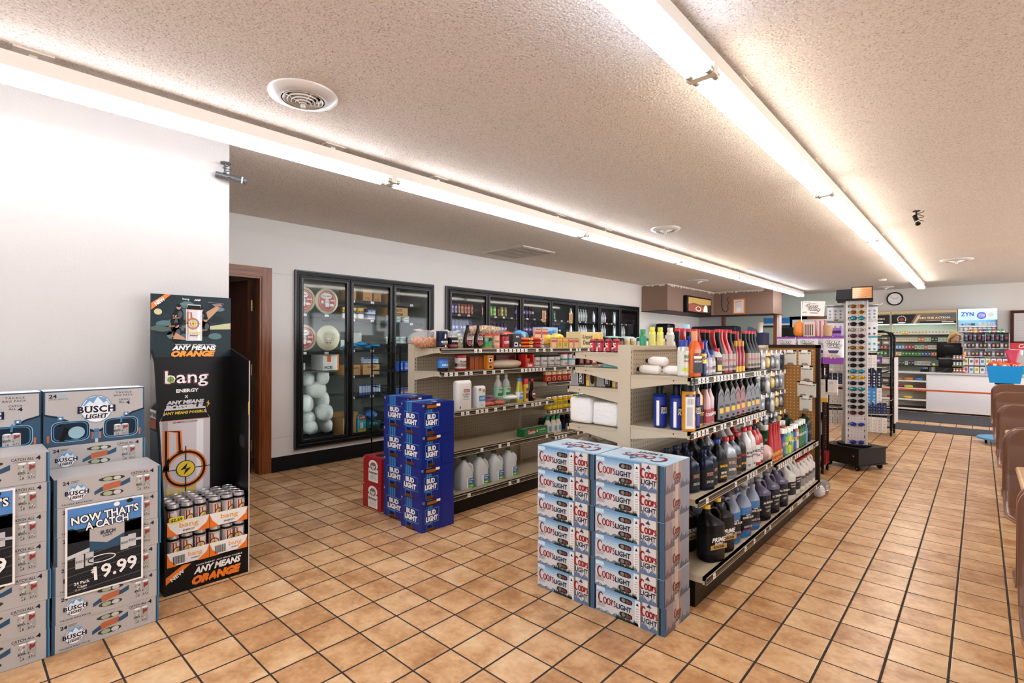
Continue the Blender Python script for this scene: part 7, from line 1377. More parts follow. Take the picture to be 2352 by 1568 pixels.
# vape / tobacco case
vc = empty('counter_case', (-.26, 13.78, CT), 'clear tiered display case of small boxes on the sales counter', 'display case'); VW = .67
q = MB(); q.box(0, .24, 0, VW, .25, .8, mt('c9ccd6', .4)); q.build('back_panel', vc)
for x in (0, VW / 2, VW): q = MB(); q.box(x - .004, .01, 0, x + .004, .25, .8, mt('d6d8de', .3)); q.build('divider', vc)
VZ = (.0, .165, .335, .5, .65)
for z in VZ[1:] + (.8,): q = MB(); q.box(0, .0, z - .008, VW, .25, z, BLK if z > .6 else mt('d9dbe2', .3)); q.build('shelf', vc)
def cube(w, d, h, c, c2, name='small_box', cat='box'):
    b = MB(); b.box(0, 0, 0, w, d, h, mt(c, .4)); f = b.fr((0, 0, 0), (1, 0, 0), (0, 0, 1)); f.rect(w * .2, h * .35, w * .6, h * .4, mt(c2, .4), 1); return proto(b.build(name, cat=cat))
pas = [('pink', cube(.07, .06, .13, 'e6b9c4', 'b05a7a')), ('pale blue', cube(.07, .06, .13, 'c4d9e6', '5a86b0')), ('pale yellow', cube(.07, .06, .13, 'e6e0b4', 'a89a4a')), ('white', cube(.07, .06, .13, 'e2e0e4', '6a6a74'))]
for k in (0, 1):
    for i in range(8): n, p = pas[(i + k * 2) % 4]; place(p, (-.25 + i * .0815, 13.79, CT + VZ[k] + .002), 0, '%s box, %s from left on the %s case shelf' % (n, ORD[i], ('lowest', 'second')[k]), 'pastel boxes in the counter case')
dkp = [('dark', cube(.045, .05, .1, '4a3a34', 'c9a88a')), ('grey', cube(.045, .05, .1, '7a7884', 'd3d0dc')), ('orange', cube(.045, .05, .1, 'd8862a', 'f0d0a0'))]
for k in (2, 3):
    for i in range(11): n, p = dkp[2 if (i == 0 and k == 2) else (0 if (i + k) % 3 else 1)]; place(p, (-.25 + i * .0595, 13.79, CT + VZ[k] + .002), 0, '%s pack, %s from left on the %s case shelf' % (n, ORD[i], ('third', 'fourth')[k - 2]), 'tobacco packs in the counter case')
tins = [('grey', drum(.028, .11, mt('6a6c7c', .3, .3), ((.3, .7, mt('3a3c50', .4)),), mt('b9bcc8', .3), 'tobacco_jar', 'jar', None, BLK, 10)), ('dark', drum(.028, .11, mt('3a3a44', .3), ((.3, .7, mt('8a3a4a', .4)),), mt('8a8c96', .3), 'tobacco_jar', 'jar', None, BLK, 10))]
for i in range(10): n, p = tins[i % 2]; place(p, (-.215 + i * .065, 13.83, CT + VZ[4] + .002), 0, '%s jar, %s from left on the top case shelf' % (n, ORD[i]), 'jars in the counter case')
topc = [('red', 'c2322a'), ('yellow', 'd8b82a'), ('green', '3a9a6a'), ('purple', '3a2a8a')]
tp = [(n, drum(.027, .065, mt(c, .35), ((.3, .6, WHT),), mt(c, .4), 'candy_tin', 'tin', None, BLK, 10)) for n, c in topc]
for i in range(8): n, p = tp[(0, 1, 0, 3, 2, 0, 2, 2)[i]]; place(p, (-.14 + i * .066, 13.86, CT + .802), 0, '%s tin, %s from left on top of the counter case' % (n, ORD[i]), 'tins on top of the counter case')
# ---- tobacco racks on the far wall
def tobacco(x0, x1, label, title, packs=True):
    r = empty('tobacco_rack', (x0, 14.62, 0), label, 'tobacco rack'); w = x1 - x0; pf = mt('d9cfb8', .4)
    q = MB(); q.box(0, .3, 0, w, .31, 2.14, mt('c9d8c8', .5)); q.box(-.015, 0, 0, .0, .31, 2.14, pf); q.box(w, 0, 0, w + .015, .31, 2.14, pf); q.box(-.015, -.01, 2.1, w + .015, .31, 2.16, mt('cdb48c', .45)); q.build('rack_body', r)
    q = MB(); q.box(0, -.02, 1.87, w, .04, 2.08, mt('2b2826', .35)); f = q.fr((0, -.02, 1.87), (1, 0, 0), (0, 0, 1))
    if w > .8:
        f.poly([(.34, .0), (.44, .21), (w, .21), (w, 0)], mt('7a6450', .4), 1); f.poly([(.38, .0), (.47, .19), (.52, .19), (.43, 0)], mt('d9c09a', .4), 2); f.poly([(.9, .12), (1.1, .12), (1.1, .2), (.8, .2)], mt('4f5a6a', .4), 2); f.rect(.5, .0, w - .5, .05, mt('35302c', .4), 2)
        for i in range(11): a = pi * (-.15 + 1.3 * i / 10); f.rect(.18 + .075 * cos(a) - .008, .105 + .07 * sin(a) - .01, .016, .022, WHT, 2)
        f.disc(.18, .1, .042, .032, mt('a8382a', .4), 2, 16); f.disc(.18, .03, .075, .014, WHT, 2, 14)
        f.text(title, .46, .088, .56, .058, mt('f2e4c0', .4), 4, .04); f.text('AT MARLBORO.COM', .62, .055, .32, .02, mt('d9cfb8', .4), 4); f.rect(.88, .02, .2, .02, WHT, 4)
    else: f.text(title, .15, .1, .26, .04, mt('f2e4c0', .4), 4); f.rect(.2, .03, .18, .03, WHT, 3)
    q.build('header_sign', r)
    q = MB(); q.box(.02, .02, 1.855, w - .02, .05, 1.868, mt('effff8', .4, 0, 7.0, 'rack_lamp')); q.build('rack_lamp', r)
    for z in (1.63, 1.47, 1.30, 1.15, .94, .78): q = MB(); q.box(0, .0, z - .012, w, .3, z, pf); q.box(0, -.004, z - .022, w, 0, z - .004, BLK); q.build('shelf', r)
    return r
tobacco(-1.505, -.385, 'long cream lit tobacco rack with black and tan header sign', 'JOIN THE ACTION'); tobacco(-2.05, -1.545, 'narrow cream tobacco rack left of the long one, partly behind the tower', 'THE ACTION')
PK = {n: cube(.052, .022, .085 if n != 'tin' else .04, c, c2, 'cigarette_pack', 'cigarette pack') for n, c, c2 in (('cream', 'e2d8c4', 'c2a878'), ('white', 'e6e4e0', 'b0a8a4'), ('pale green', 'c9dcc8', '8aa890'), ('blue', '6a9ad8', 'd9e4f0'), ('red', 'b02a2c', 'e0c8c4'), ('green', '2f8a3c', 'bcd8a8'), ('dark blue', '2f5098', 'c4d0e4'), ('yellow', 'd8b868', 'f0e4c0'), ('orange', 'd8784a', 'f0d0c0'), ('dark', '2a3c3c', 'a8b8b0'))}
RW = [(1.632, ['cream'] * 3 + ['yellow'] * 2 + ['cream'] * 6 + ['white'] * 8, 'top'), (1.472, ['cream'] * 7 + ['pale green', 'orange', 'orange', 'pale green', 'pale green', 'dark', 'dark'] + ['pale green'] * 5, 'second'), (1.302, ['blue'] * 4 + ['red'] * 3 + ['pale green'] * 3 + ['orange', 'white', 'cream', 'white', 'red', 'red'], 'third'), (1.152, ['white', 'yellow', 'cream'] + ['green'] * 6 + ['dark blue'] * 3 + ['orange'] * 2, 'fourth'), (.942, ['dark', 'white', 'dark', 'dark', 'white', 'dark', 'dark', 'white'] + ['white'] * 4, 'fifth')]
for z, seq, nm in RW:
    sp_ = 1.1 / 19
    for i, k in enumerate(seq): place(PK[k], (-1.498 + i * sp_, 14.64, z), 0, '%s cigarette pack, %s from left on the %s rack shelf' % (k, ORD[i], nm), 'cigarette packs on the tobacco rack')
    for i in range(6): place(PK[seq[i]], (-2.0 + i * .07, 14.64, z), 0, '%s cigarette pack, %s from left on the %s narrow rack shelf' % (seq[i], ORD[i], nm), 'cigarette packs on the narrow rack')
zr = empty('pouch_rack', (-.345, 14.62, 0), 'bright blue and white nicotine pouch rack with lit blue header', 'tobacco rack'); ZW = .59
m_zb = mt('a5ddf2', .35, 0, .9, 'lit_sign_blue')
q = MB(); q.box(0, .2, 0, ZW, .21, 2.16, mt('c2dcf0', .4)); q.box(-.012, 0, 0, 0, .21, 2.16, mt('aac8e4', .4)); q.box(ZW, 0, 0, ZW + .012, .21, 2.16, mt('2a3c6a', .4)); q.build('rack_body', zr)
q = MB(); q.box(-.01, -.02, 1.93, ZW + .01, .2, 2.16, m_zb); f = q.fr((0, -.02, 1.93), (1, 0, 0), (0, 0, 1)); f.rect(0, .185, ZW, .045, mt('d9f2fb', .4, 0, .9), 1); f.text('ZYN', .03, .075, .21, .09, mt('5560c4', .4, 0, .25), 2, .05, 0, 1.1); f.disc(.36, .085, .075, .075, mt('5a55c8', .4, 0, .35), 2, 24); f.disc(.36, .085, .06, .055, mt('8a86e0', .4, 0, .4), 3, 24); f.text('ZYN', .31, .07, .1, .04, WHT, 4, .04, .15); f.disc(.5, .1, .07, .07, mt('c9e6f2', .4, 0, .8), 2, 24); f.disc(.5, .1, .055, .055, WHT, 3, 24); q.build('header_sign', zr)
for z in (1.80, 1.70, 1.60, 1.50, 1.40, 1.30, 1.2): q = MB(); q.box(0, 0, z - .01, ZW, .2, z, mt('d9e6f2', .4)); q.box(0, -.004, z - .024, ZW, 0, z - .002, mt('eef4fa', .4)); q.build('shelf', zr)
f_ = MB(); f_.box(.0, -.006, 1.80, .27, -.001, 1.88, mt('bfe0f4', .4)); f = f_.fr((0, -.006, 1.80), (1, 0, 0), (0, 0, 1)); f.text('ZYN', .09, .02, .09, .035, mt('2f6ab8', .4), 1, .04); f.rect(.19, .01, .07, .05, mt('3a5a7a', .4), 1); f.disc(.06, .035, .02, .02, mt('2f6ab8', .4), 1, 12); f_.build('shelf_sign', zr)
def pouch(c):
    b = MB(); b.lathe([(.001, -.012), (.03, -.012), (.034, -.009), (.034, .009)], WHT, axis=1, seg=16, c=(0, 0, .035)); f = b.fr((0, -.0125, .035), (1, 0, 0), (0, 0, 1)); f.ring(0, 0, .024, .024, .005, mt(c, .4), 1, 16); f.rect(-.018, -.004, .036, .008, mt(c, .4), 1); return proto(b.build('pouch_tin', cat='tin'))
PT = [('teal', pouch('3a9aa0')), ('blue', pouch('3a5ab0')), ('yellow', pouch('d8c040')), ('red', pouch('b04a5a'))]
for k, z in enumerate((1.80, 1.70, 1.60, 1.50, 1.40)):
    for i in range(8):
        if k == 0 and i < 4: continue
        n, p = PT[(0, 0, 1, 1, 2, 2, 3, 1)[(i + k * 3) % 8]]; place(p, (-.305 + i * .073, 14.65, z + .001), 0, 'round tin with %s ring, %s from left in pouch rack row %s' % (n, ORD[i], ('one', 'two', 'three', 'four', 'five')[k]), 'round tins in the pouch rack')
# ---- clock, notice board, fountain cabinet
ck = empty('wall_clock', (-1.49, 14.995, 2.475), 'round white wall clock with black rim on the far wall', 'clock')
q = MB(); q.lathe([(.001, -.02), (.14, -.02)], WHT, axis=1, seg=32, cap=False); q.v = [(x, -abs(y), z) for x, y, z in q.v]; f = q.fr((0, -.021, 0), (1, 0, 0), (0, 0, 1))
for i in range(12): a = pi * i / 6; f.rect(.118 * cos(a) - .003, .118 * sin(a) - .003, .006, .006, BLK, 1)
q.build('clock_face', ck)
q = MB(); q.tube([(.145 * cos(2 * pi * i / 32), -.02, .145 * sin(2 * pi * i / 32)) for i in range(32)], .014, BLK, 8, True); q.build('clock_rim', ck)
for a, L, w in ((radians(152), .1, .006), (radians(18), .07, .008), (radians(-140), .09, .002)): q = MB(); q.fr((0, -.024, 0), (1, 0, 0), (0, 0, 1)).stroke([(0, 0), (L * cos(a), L * sin(a))], w, mt('55555a', .4), 1); q.build('clock_hand', ck)
nb = MB(); wd = mt('4a2418', .4); nb.box(0, 0, 0, 1.0, .03, .05, wd); nb.box(0, 0, .7, 1.0, .03, .76, wd); nb.box(0, 0, .05, .055, .03, .7, wd); nb.box(.05, .01, .04, 1, .02, .72, mt('c9c2c0', .6)); f = nb.fr((.05, .01, .04), (1, 0, 0), (0, 0, 1))
for i in range(12): f.rect(.03, .05 + i * .05, .6, .004, mt('a8a2a2', .6), 1)
nb.build('notice_board', loc=(.46, 14.95, 1.36), label='brown framed notice board on the far wall at the right edge', cat='board')
fc = empty('fountain_cabinet', (.43, 14.1, 0), 'grey cabinet with red drinks sign behind the counter at the right', 'cabinet')
q = MB(); q.box(0, 0, 0, 1.0, .5, 1.2, mt('b9b4b4', .4)); q.build('cabinet_body', fc)
q = MB(); q.box(0, -.01, 1.3, 1.0, .4, 1.44, mt('c8202a', .3)); f = q.fr((0, -.01, 1.3), (1, 0, 0), (0, 0, 1)); f.poly([(0, .02), (.3, .0), (1, .05), (1, .0), (0, .0)], WHT, 1); f.text('Coca', .12, .04, .2, .08, WHT, 2, .01, .3); q.box(0, -.01, 1.44, 1.0, .4, 1.47, mt('2a1a18', .4)); q.build('drinks_sign', fc)
q = MB(); q.box(0, .05, 1.2, 1.0, .4, 1.3, mt('3a3434', .5)); q.build('bottle_bay', fc)
for i, (n, c) in enumerate((('blue', '1f4f9a'), ('white', 'e0e0e4'), ('orange', 'd88a2a'))): place(drum(.035, .09, mt(c, .35), (), mt(c, .4), 'sauce_bottle', 'bottle', None, BLK, 10, 'cap'), (.49 + i * .1, 14.12, 1.202), 0, 'small %s bottle in the bay under the red drinks sign' % n)
b = MB(); b.box(0, 0, 0, .12, .1, .1, mt('3a9a6a', .4)); b.build('goods_box', loc=(.6, 13.9, CT), label='green box on the counter below the red drinks sign', cat='box')
# ---- blue bin on castered pedestal
bn = empty('dump_bin', (.25, 10.0, 0), 'bright blue display bin on a round castered pedestal beside the booths', 'display bin'); bl_ = mt('1496e0', .35)
def rr_(x, y, z): return [(-x, -y, z), (x, -y, z), (x, y, z), (-x, y, z)]
q = MB(); q.loft([rr_(.155, .13, .865), rr_(.19, .16, 1.105)], bl_, False, False); q.loft([rr_(.15, .125, .867), rr_(.185, .155, 1.105)][::-1], bl_, False, False); q.add(rr_(.155, .13, .865), [(3, 2, 1, 0)], bl_); q.build('bin_box', bn)
q = MB(); q.lathe([(.02, .09), (.02, .86)], BLK, seg=12); q.lathe([(.1, .84), (.1, .865)], BLK, seg=16); q.build('pole', bn)
q = MB(); q.lathe([(.26, .062), (.29, .068), (.29, .088), (.28, .094)], mt('4aa0d8', .35), seg=36); q.build('base_disc', bn)
for a in (200, 290, 20, 110): a = radians(a); q = MB(); q.lathe([(.026, -.014), (.03, 0), (.026, .014)], BLK, (.2 * cos(a), .2 * sin(a), .03), 12, 0); q.box(.2 * cos(a) - .015, .2 * sin(a) - .02, .03, .2 * cos(a) + .015, .2 * sin(a) + .02, .063, BLK); q.build('caster', bn)
for i, (x, y, z, c) in enumerate(((-.1, -.07, 1.13, 'd8502a'), (.0, -.09, 1.12, 'e06a3a'), (.1, -.06, 1.125, 'd8452a'), (-.08, .05, 1.13, 'e08a6a'), (.04, .04, 1.14, 'cf3a2a'))):
    o = bag((.25 + x, 10.0 + y, z - .01), (.065, .05, .045), mt(c, .3), 150 + i, 'candy_bag', 'candy bag', 'orange red candy bag, %s in the blue bin' % ORD[i], 'orange candy bags in the blue bin', .2, 2.2); q = MB(); q.fr((-.02, -.052, -.01), (1, 0, 0), (0, 0, 1)).disc(.02, .01, .022, .016, WHT, 1, 10); q.build('label', o)
b = MB(); b.sup([(0, .02, .035, 3), (.1, .025, .06, 3), (.2, .006, .08, 4)], mt('c23a5a', .3)); o = b.build('candy_bag', loc=(.33, 10.0, 1.13), rz=radians(90), label='tall pink red candy bag standing in the blue bin', cat='candy bag'); q = MB(); q.box(.0262, -.02, .05, .0275, .02, .1, WHT); q.build('label', o)

# ================================================================== BOOTHS
m_shell = mt('6e4a38', .3, name='brown_laminate'); m_edge = mt('b98a66', .4, name='laminate_edge')
def booth(Y, sg, label):
    """sg=-1: bench facing the camera side, +1: facing away"""
    P = [(0.0, .905), (.004, .8), (.0, .7), (-.006, .62), (-.03, .53), (-.075, .475), (-.14, .452), (-.24, .445), (-.34, .45), (-.385, .43)]
    s = [0]
    for a, c in zip(P, P[1:]): s.append(s[-1] + math.hypot(c[0] - a[0], c[1] - a[1]))
    L = s[-1]; prof = []; N = 80
    for i in range(N + 1):
        t = L * i / N; k = max(j for j in range(len(s)) if s[j] <= t + 1e-9); k = min(k, len(P) - 2); u = (t - s[k]) / (s[k+1] - s[k]); prof.append((t, P[k][0] + (P[k+1][0] - P[k][0]) * u, P[k][1] + (P[k+1][1] - P[k][1]) * u))
    b = MB(); rings = []; r = .1; Wd = 1.15
    for t, y, z in prof:
        e = min(t, L - t); ins = r - math.sqrt(max(0, r * r - (r - e) ** 2)) if e < r else 0
        xs = [ins, ins + .03] + [.15 + (Wd - .3) * j / 6 for j in range(7)] + [Wd - ins - .03, Wd - ins]; rings.append([(x, y * -sg, z) for x in xs])
    vs = [p for q in rings for p in q]; n = len(rings[0]); fs = [(i * n + j, i * n + j + 1, (i + 1) * n + j + 1, (i + 1) * n + j) for i in range(len(rings) - 1) for j in range(n - 1)]
    b.add(vs, fs, m_shell, True); b.mi(m_edge)
    r0 = empty('booth_bench', (.10, Y, 0), label, 'bench', 'brown booth benches'); o = b.build('bench_shell', r0); md = o.modifiers.new('thick', 'SOLIDIFY'); md.thickness = .018; md.material_offset_rim = 1; md.offset = 0
    q = MB(); q.box(.5, -sg * -.12 - .03, .0, .62, -sg * -.12 + .03, .44, mt('3a2a24', .4)); q.box(.42, -sg * -.12 - .12, 0, .7, -sg * -.12 + .12, .015, mt('3a2a24', .4)); q.build('pedestal', r0); return r0
BY = [2.60, 4.24, 5.86, 7.42, 8.85]
for i, y in enumerate(BY):
    booth(y, -1, 'brown booth bench facing the camera, %s along the right side' % ORD[i]); booth(y + .07, 1, 'brown booth bench facing away, back to the %s bench' % ORD[i])
m_tt = wood_mat('c49a6c', 'dcb88c', 'table_laminate', .35, 0)
for i in range(4):
    y = (BY[i] + BY[i+1]) / 2 + .13; r0 = empty('booth_table', (.14, y, 0), 'light wood table top between booth benches, %s along the right side' % ORD[i], 'table', 'booth tables')
    q = MB(); q.rbox(0, -.3, .715, 1.05, .3, .745, m_tt, .012); q.build('table_top', r0); q = MB(); q.lathe([(.035, .02), (.035, .715)], BLK, (.55, 0, 0), 12); q.lathe([(.2, 0), (.2, .012), (.04, .03)], BLK, (.55, 0, 0), 20); q.build('pedestal', r0)

# ================================================================== COFFEE CORNER
b = MB(); b.box(XW + .01, 10.6, 0, -4.98, 13.55, .86, mt('6a4a3a', .5)); b.box(-4.98, 13.0, 0, -3.7, 13.55, .86, mt('6a4a3a', .5)); b.box(XW + .01, 10.58, .86, -4.95, 13.57, .9, mt('8a8684', .4)); b.box(-4.98, 12.97, .86, -3.68, 13.57, .9, mt('8a8684', .4)); b.build('coffee_counter', label='L-shaped brown coffee counter under the brown soffit', cat='counter')
def at(px, X): return y_at(px, X)
e = empty('coffee_brewer', (-5.3, at(1528, -5.3), .9), 'black and chrome coffee brewer on the counter by the panel wall', 'coffee machine'); z0 = world_z(742, -5.3, at(1528, -5.3)) - .9; z1 = world_z(768, -5.3, at(1528, -5.3)) - .9
q = MB(); q.rbox(-.15, -.2, z1, .15, .2, z0, BLKG, .03); q.build('brewer_head', e); q = MB(); q.rbox(-.17, -.25, 0, .17, .25, .16, mt('8a8c90', .25, .8), .02); q.box(-.14, -.16, .16, -.08, .16, z1, mt('8a8c90', .25, .8)); q.build('brewer_body', e)
q = MB(); q.lathe([(.09, .17), (.1, .25), (.09, .38), (.05, .42)], mt('c9c4c0', .2, .8), (.02, .05, 0), 16); q.fr((.125, -.03, .25), (0, 1, 0), (0, 0, 1)).disc(.07, .02, .03, .03, c_rd, 1, 12); q.build('carafe', e)
e = empty('drink_dispenser', (-4.68, 13.28, .9), 'wide dark drinks dispenser with lit red sandwich picture behind the oil bottles', 'drink dispenser'); x0, x1 = x_at(1588, 13.1) + 4.68, x_at(1690, 13.1) + 4.68; zt = world_z(746, -4.6, 13.1) - .9; zb = world_z(800, -4.6, 13.1) - .9
q = MB(); q.rbox(x0, -.2, zb - .2, x1, .22, zt, mt('2a2e36', .25), .04); q.build('dispenser_body', e); q = MB(); q.fr((x0, -.202, 0), (1, 0, 0), (0, 0, 1)).rect(.16, zb, x1 - x0 - .25, (zt - zb) * .62, mt('b8402a', .35), 1).rect(.2, zb + (zt - zb) * .4, x1 - x0 - .4, .05, mt('e8c890', .35), 2).rect(.25, zb + (zt - zb) * .2, x1 - x0 - .5, .05, mt('d8602a', .35), 2); q.build('picture_panel', e); q = MB(); q.box(x0 + .05, -.15, 0, x1 - .05, .2, zb - .2, mt('4a4c52', .4)); q.build('dispenser_base', e)
e = empty('espresso_machine', (-4.02, 13.28, .9), 'blue grey coffee machine with CAFE lettering beside the dispenser', 'coffee machine'); zt = world_z(747, -4, 13.2) - .9
q = MB(); q.rbox(-.2, -.18, 0, .22, .2, zt - .15, mt('2c3048', .3), .02); q.add([(-.2, -.18, zt - .12), (.22, -.18, zt - .25), (.22, .2, zt - .25), (-.2, .2, zt - .12), (-.2, .2, zt), (-.2, -.05, zt)], [(0, 1, 2, 3), (3, 2, 4), (0, 5, 1), (5, 4, 2, 1)], mt('6a7088', .3)); q.fr((-.2, -.181, 0), (1, 0, 0), (0, 0, 1)).text('CAFE', .04, zt - .24, .2, .06, mt('d8b0e0', .4), 1, .04); q.build('machine_body', e)
b = MB(); b.lathe([(.055, 0), (.075, .26), (.078, .26)], mt('e8e2d8', .4), seg=16); b.build('foam_cup', loc=(-3.92, 13.16, .9 + zt - .17), label='tall stack of white foam cups on top of the coffee machine', cat='cups')
# TV, notice, cord on the soffit
tvx = -4.985; e = empty('wall_television', (tvx, 11.93, 2.31), 'flat television showing a coffee cup on the brown soffit', 'television')
q = MB(); q.rbox(.0, -.7, -.2, .09, .73, .19, BLK, .012); q.build('tv_housing', e); q = MB(); f = q.fr((.0905, -.62, -.165), (0, 1, 0), (0, 0, 1)); c = lambda h, k=.55: mt(h, .3, 0, k)
f.rect(0, 0, 1.3, .32, c('6a4e2c', .35), 1); f.poly([(0, .16), (.3, .2), (.7, .17), (1.3, .2), (1.3, .32), (0, .32)], c('b08f50', .5), 2); f.poly([(0, 0), (0, .15), (.35, .17), (.8, .13), (.9, 0)], c('8a4a3c'), 3); f.disc(.55, .07, .16, .055, c('e8dcd4'), 4, 20); f.disc(.55, .075, .12, .04, c('7a3a2c'), 5, 20); f.poly([(.85, .02), (1.1, .02), (1.06, .16), (.95, .18), (.87, .12)], c('eeeae8', .7), 5); f.poly([(1.1, 0), (1.3, 0), (1.3, .2), (1.15, .18)], c('3a2a24', .3), 5); q.build('screen', e)
b = MB(); b.box(0, -.004, 0, .3, 0, .38, mt('d8823a', .5)); f = b.fr((0, -.004, 0), (1, 0, 0), (0, 0, 1)); f.rect(.035, .03, .23, .32, mt('e4dcd6', .5), 1); f.disc(.15, .1, .06, .06, WHT, 2, 16); f.text('NOTICE', .06, .29, .16, .03, mt('a8483a', .5), 2, .03, 0, 1, .15)
for i in range(5): f.rect(.06, .19 + i * .018, .17, .003, gy, 2)
b.build('paper_notice', loc=(-4.52, 13.035, 2.13), label='orange bordered paper notice taped to the brown soffit', cat='notice')
b = MB(); b.tube([(0, 0, .53), (.0, -.01, .2), (.04, -.015, .08), (.12, -.02, .05), (.16, -.02, .12), (.15, -.02, .22), (.18, -.02, .28), (.13, -.02, .36), (.17, -.02, .42)], .007, mt('1c1614', .5), 6); b.build('power_cord', loc=(-4.78, 13.03, 2.14), label='looped black power cord hanging on the brown soffit', cat='cord')
b = MB(); b.box(0, 0, 0, .3, .03, .13, BLKG); b.box(.12, .0, -.1, .18, .03, 0, BLK); b.build('small_screen', loc=(x_at(1795, 7.6), 7.6, world_z(771, -1.9, 7.6)), label='small black screen behind the candy bags', cat='screen')
b = MB(); b.box(-2.2, 7.45, 0, -1.5, 7.85, 1.36, mt('4a3a34', .5)); b.build('snack_cabinet', label='dark cabinet behind the candy rack carrying the small black screen', cat='cabinet')
# ================================================================== THE CASHIER
sk = mt('e6b99e', .5, name='skin'); hair = mt('e0c38c', .45, name='blond_hair'); hair2 = mt('b9945c', .5, name='blond_hair_dark'); shirt = mt('26262c', .7)
def skin_body():
    J = {'pelvis': (0, 0, .95, .15), 'waist': (0, 0, 1.08, .125), 'chest': (0, -.01, 1.25, .145), 'neckb': (0, 0, 1.38, .07), 'neck': (0, -.01, 1.45, .052),
         'shL': (.16, 0, 1.34, .062), 'elL': (.23, -.05, 1.08, .043), 'wrL': (.16, -.26, .98, .028), 'shR': (-.16, 0, 1.34, .062), 'elR': (-.23, -.05, 1.08, .043), 'wrR': (-.12, -.26, .98, .028),
         'hipL': (.09, 0, .88, .1), 'knL': (.1, -.02, .48, .07), 'anL': (.1, .02, .08, .045), 'toL': (.1, -.12, .035, .035), 'hipR': (-.09, 0, .88, .1), 'knR': (-.1, -.02, .48, .07), 'anR': (-.1, .02, .08, .045), 'toR': (-.1, -.12, .035, .035)}
    E = [('pelvis', 'waist'), ('waist', 'chest'), ('chest', 'neckb'), ('neckb', 'neck'), ('chest', 'shL'), ('shL', 'elL'), ('elL', 'wrL'), ('chest', 'shR'), ('shR', 'elR'), ('elR', 'wrR'), ('pelvis', 'hipL'), ('hipL', 'knL'), ('knL', 'anL'), ('anL', 'toL'), ('pelvis', 'hipR'), ('hipR', 'knR'), ('knR', 'anR'), ('anR', 'toR')]
    for s, sx in (('L', 1), ('R', -1)):
        w = J['wr' + s]; J['pm' + s] = (w[0] - .005 * sx, w[1] - .05, w[2] - .005, .026); E.append(('wr' + s, 'pm' + s))
        for i, (dx, L) in enumerate(((-.024, .05), (-.008, .06), (.008, .058), (.023, .045))):
            a, c = 'f%d%s' % (i, s), 'g%d%s' % (i, s); p = J['pm' + s]
            J[a] = (p[0] + dx, p[1] - .03, p[2], .0095); J[c] = (p[0] + dx, p[1] - .03 - L * .8, p[2] - .02, .0075); E += [('pm' + s, a), (a, c)]
        p = J['pm' + s]; J['th' + s] = (p[0] - .035 * sx, p[1] - .015, p[2] - .005, .0095); J['ti' + s] = (p[0] - .04 * sx, p[1] - .045, p[2] - .012, .008); E += [('wr' + s, 'th' + s), ('th' + s, 'ti' + s)]
    names = list(J); me = bpy.data.meshes.new('body'); me.from_pydata([J[n][:3] for n in names], [(names.index(a), names.index(c)) for a, c in E], [])
    o = bpy.data.objects.new('body', me); COL.objects.link(o); sm = o.modifiers.new('skin', 'SKIN'); me.skin_vertices.new() if not me.skin_vertices else None
    for i, n in enumerate(names): me.skin_vertices[0].data[i].radius = (J[n][3],) * 2
    me.skin_vertices[0].data[0].use_root = True; me.materials.append(sk); sm.use_smooth_shade = True; sb = o.modifiers.new('sub', 'SUBSURF'); sb.levels = 1; sb.render_levels = 1
    return o
ps = empty('person', (-.42, 14.36, .0), 'blond woman in a dark top looking down behind the register monitor', 'person', rz=radians(12))
body = skin_body(); body.parent = ps; body.location = (0, 0, 0)
q = MB(); q.sup([(.86, .175, .12, 2.4), (.98, .165, .115, 2.4), (1.1, .145, .105, 2.4), (1.25, .175, .125, 2.5), (1.34, .17, .1, 2.6), (1.40, .08, .075, 2)], shirt, 20, cap=False); q.build('top', ps)
for sx in (1, -1): q = MB(); q.tube([(sx * .13, 0, 1.35), (sx * .19, -.01, 1.3), (sx * .235, -.04, 1.14), (sx * .237, -.055, 1.09)], [.068, .068, .058, .054], shirt, 12); q.build('sleeve', ps)
q = MB(); q.sup([(.05, .19, .13, 2.4), (.5, .2, .14, 2.4), (.9, .18, .125, 2.4)], mt('2a3040', .8), 18, cap=False); q.build('trousers', ps)
hd = empty('head', (0, -.01, 1.47)); hd.parent = ps; hd.rotation_euler = (radians(22), 0, radians(14))
q = MB(); q.sup([(-.02, .05, .055, 2), (.0, .052, .065, 2, 0, -.012), (.03, .06, .078, 2.1, 0, -.012), (.07, .069, .088, 2.1, 0, -.008), (.11, .073, .093, 2.1, 0, 0), (.15, .07, .09, 2.1, 0, .004), (.185, .052, .07, 2, 0, .006), (.205, .02, .03, 2, 0, .006)], sk, 20)
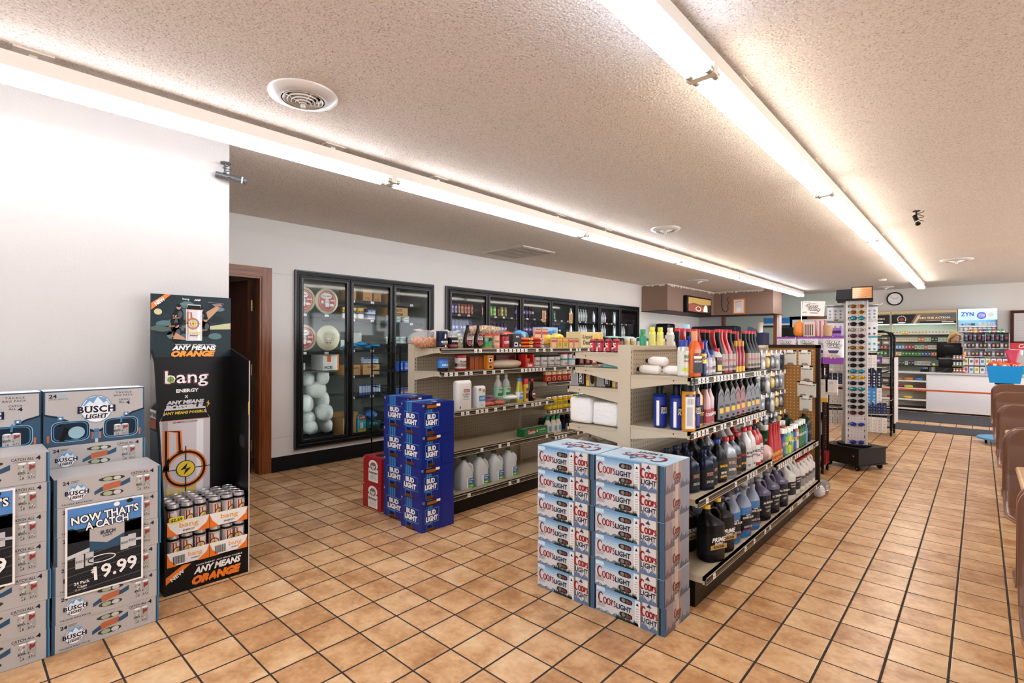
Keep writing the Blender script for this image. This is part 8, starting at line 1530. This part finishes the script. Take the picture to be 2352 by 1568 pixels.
q.blob((0, -.1, .075), (.012, .016, .02), sk, 8, .02, 1, 6); q.blob((.074, .0, .09), (.008, .016, .026), sk, 8, .02, 2, 6); q.blob((-.074, .0, .09), (.008, .016, .026), sk, 8, .02, 3, 6); q.build('face', hd)
for sx in (1, -1):
    e_ = MB(); e_.blob((sx * .03, -.083, .108), (.014, .008, .006), WHT, 10, 0, 1, 6); e_.blob((sx * .03, -.09, .107), (.006, .004, .005), mt('3a2a20', .3), 8, 0, 1, 6); e_.build('eye', hd)
    e_ = MB(); e_.tube([(sx * .014, -.092, .124), (sx * .03, -.094, .129), (sx * .047, -.084, .124)], .0028, hair2, 5); e_.build('eyebrow', hd)
q = MB(); q.blob((0, -.093, .035), (.022, .008, .007), mt('b5605a', .5), 10, .02, 1, 6); q.build('mouth', hd)
h = MB(); N = 24
rings = []
for z, rx, ry, cy_ in ((-.1, .06, .05, .07), (-.03, .085, .07, .045), (.05, .09, .085, .035), (.11, .092, .098, .018), (.16, .086, .1, .01), (.2, .066, .082, .01), (.225, .03, .04, .01), (.23, .005, .005, .01)):
    ring = []
    for i in range(N):
        a = 2 * pi * i / N; x, y = rx * cos(a), ry * sin(a) + cy_
        if z < .165 and sin(a) < 0: y = max(y, -.03 + (.165 - z) * .22)
        ring.append((x * (1 + .03 * sin(7 * a)), y, z))
    rings.append(ring)
h.loft(rings, hair); h.tube([(-.02, -.07, .2), (.05, -.085, .17), (.082, -.05, .11), (.085, -.01, .03), (.07, .02, -.06)], [.014, .02, .02, .018, .01], hair, 8); h.tube([(-.02, -.07, .2), (-.06, -.08, .165), (-.084, -.045, .11), (-.086, .0, .03), (-.07, .02, -.06)], [.014, .02, .022, .02, .01], hair2, 8)
h.build('hair', hd)
seen = {}
for o in COL.objects:
    if o.parent is None and o.get('label') and not o.get('group'):
        if o['label'] in seen: print('DUPLABEL', o['label'])
        seen[o['label']] = 1
    if o.get('label') and len(o['label'].replace(',', ' ').split()) > 16: print('LONG', o['label'])
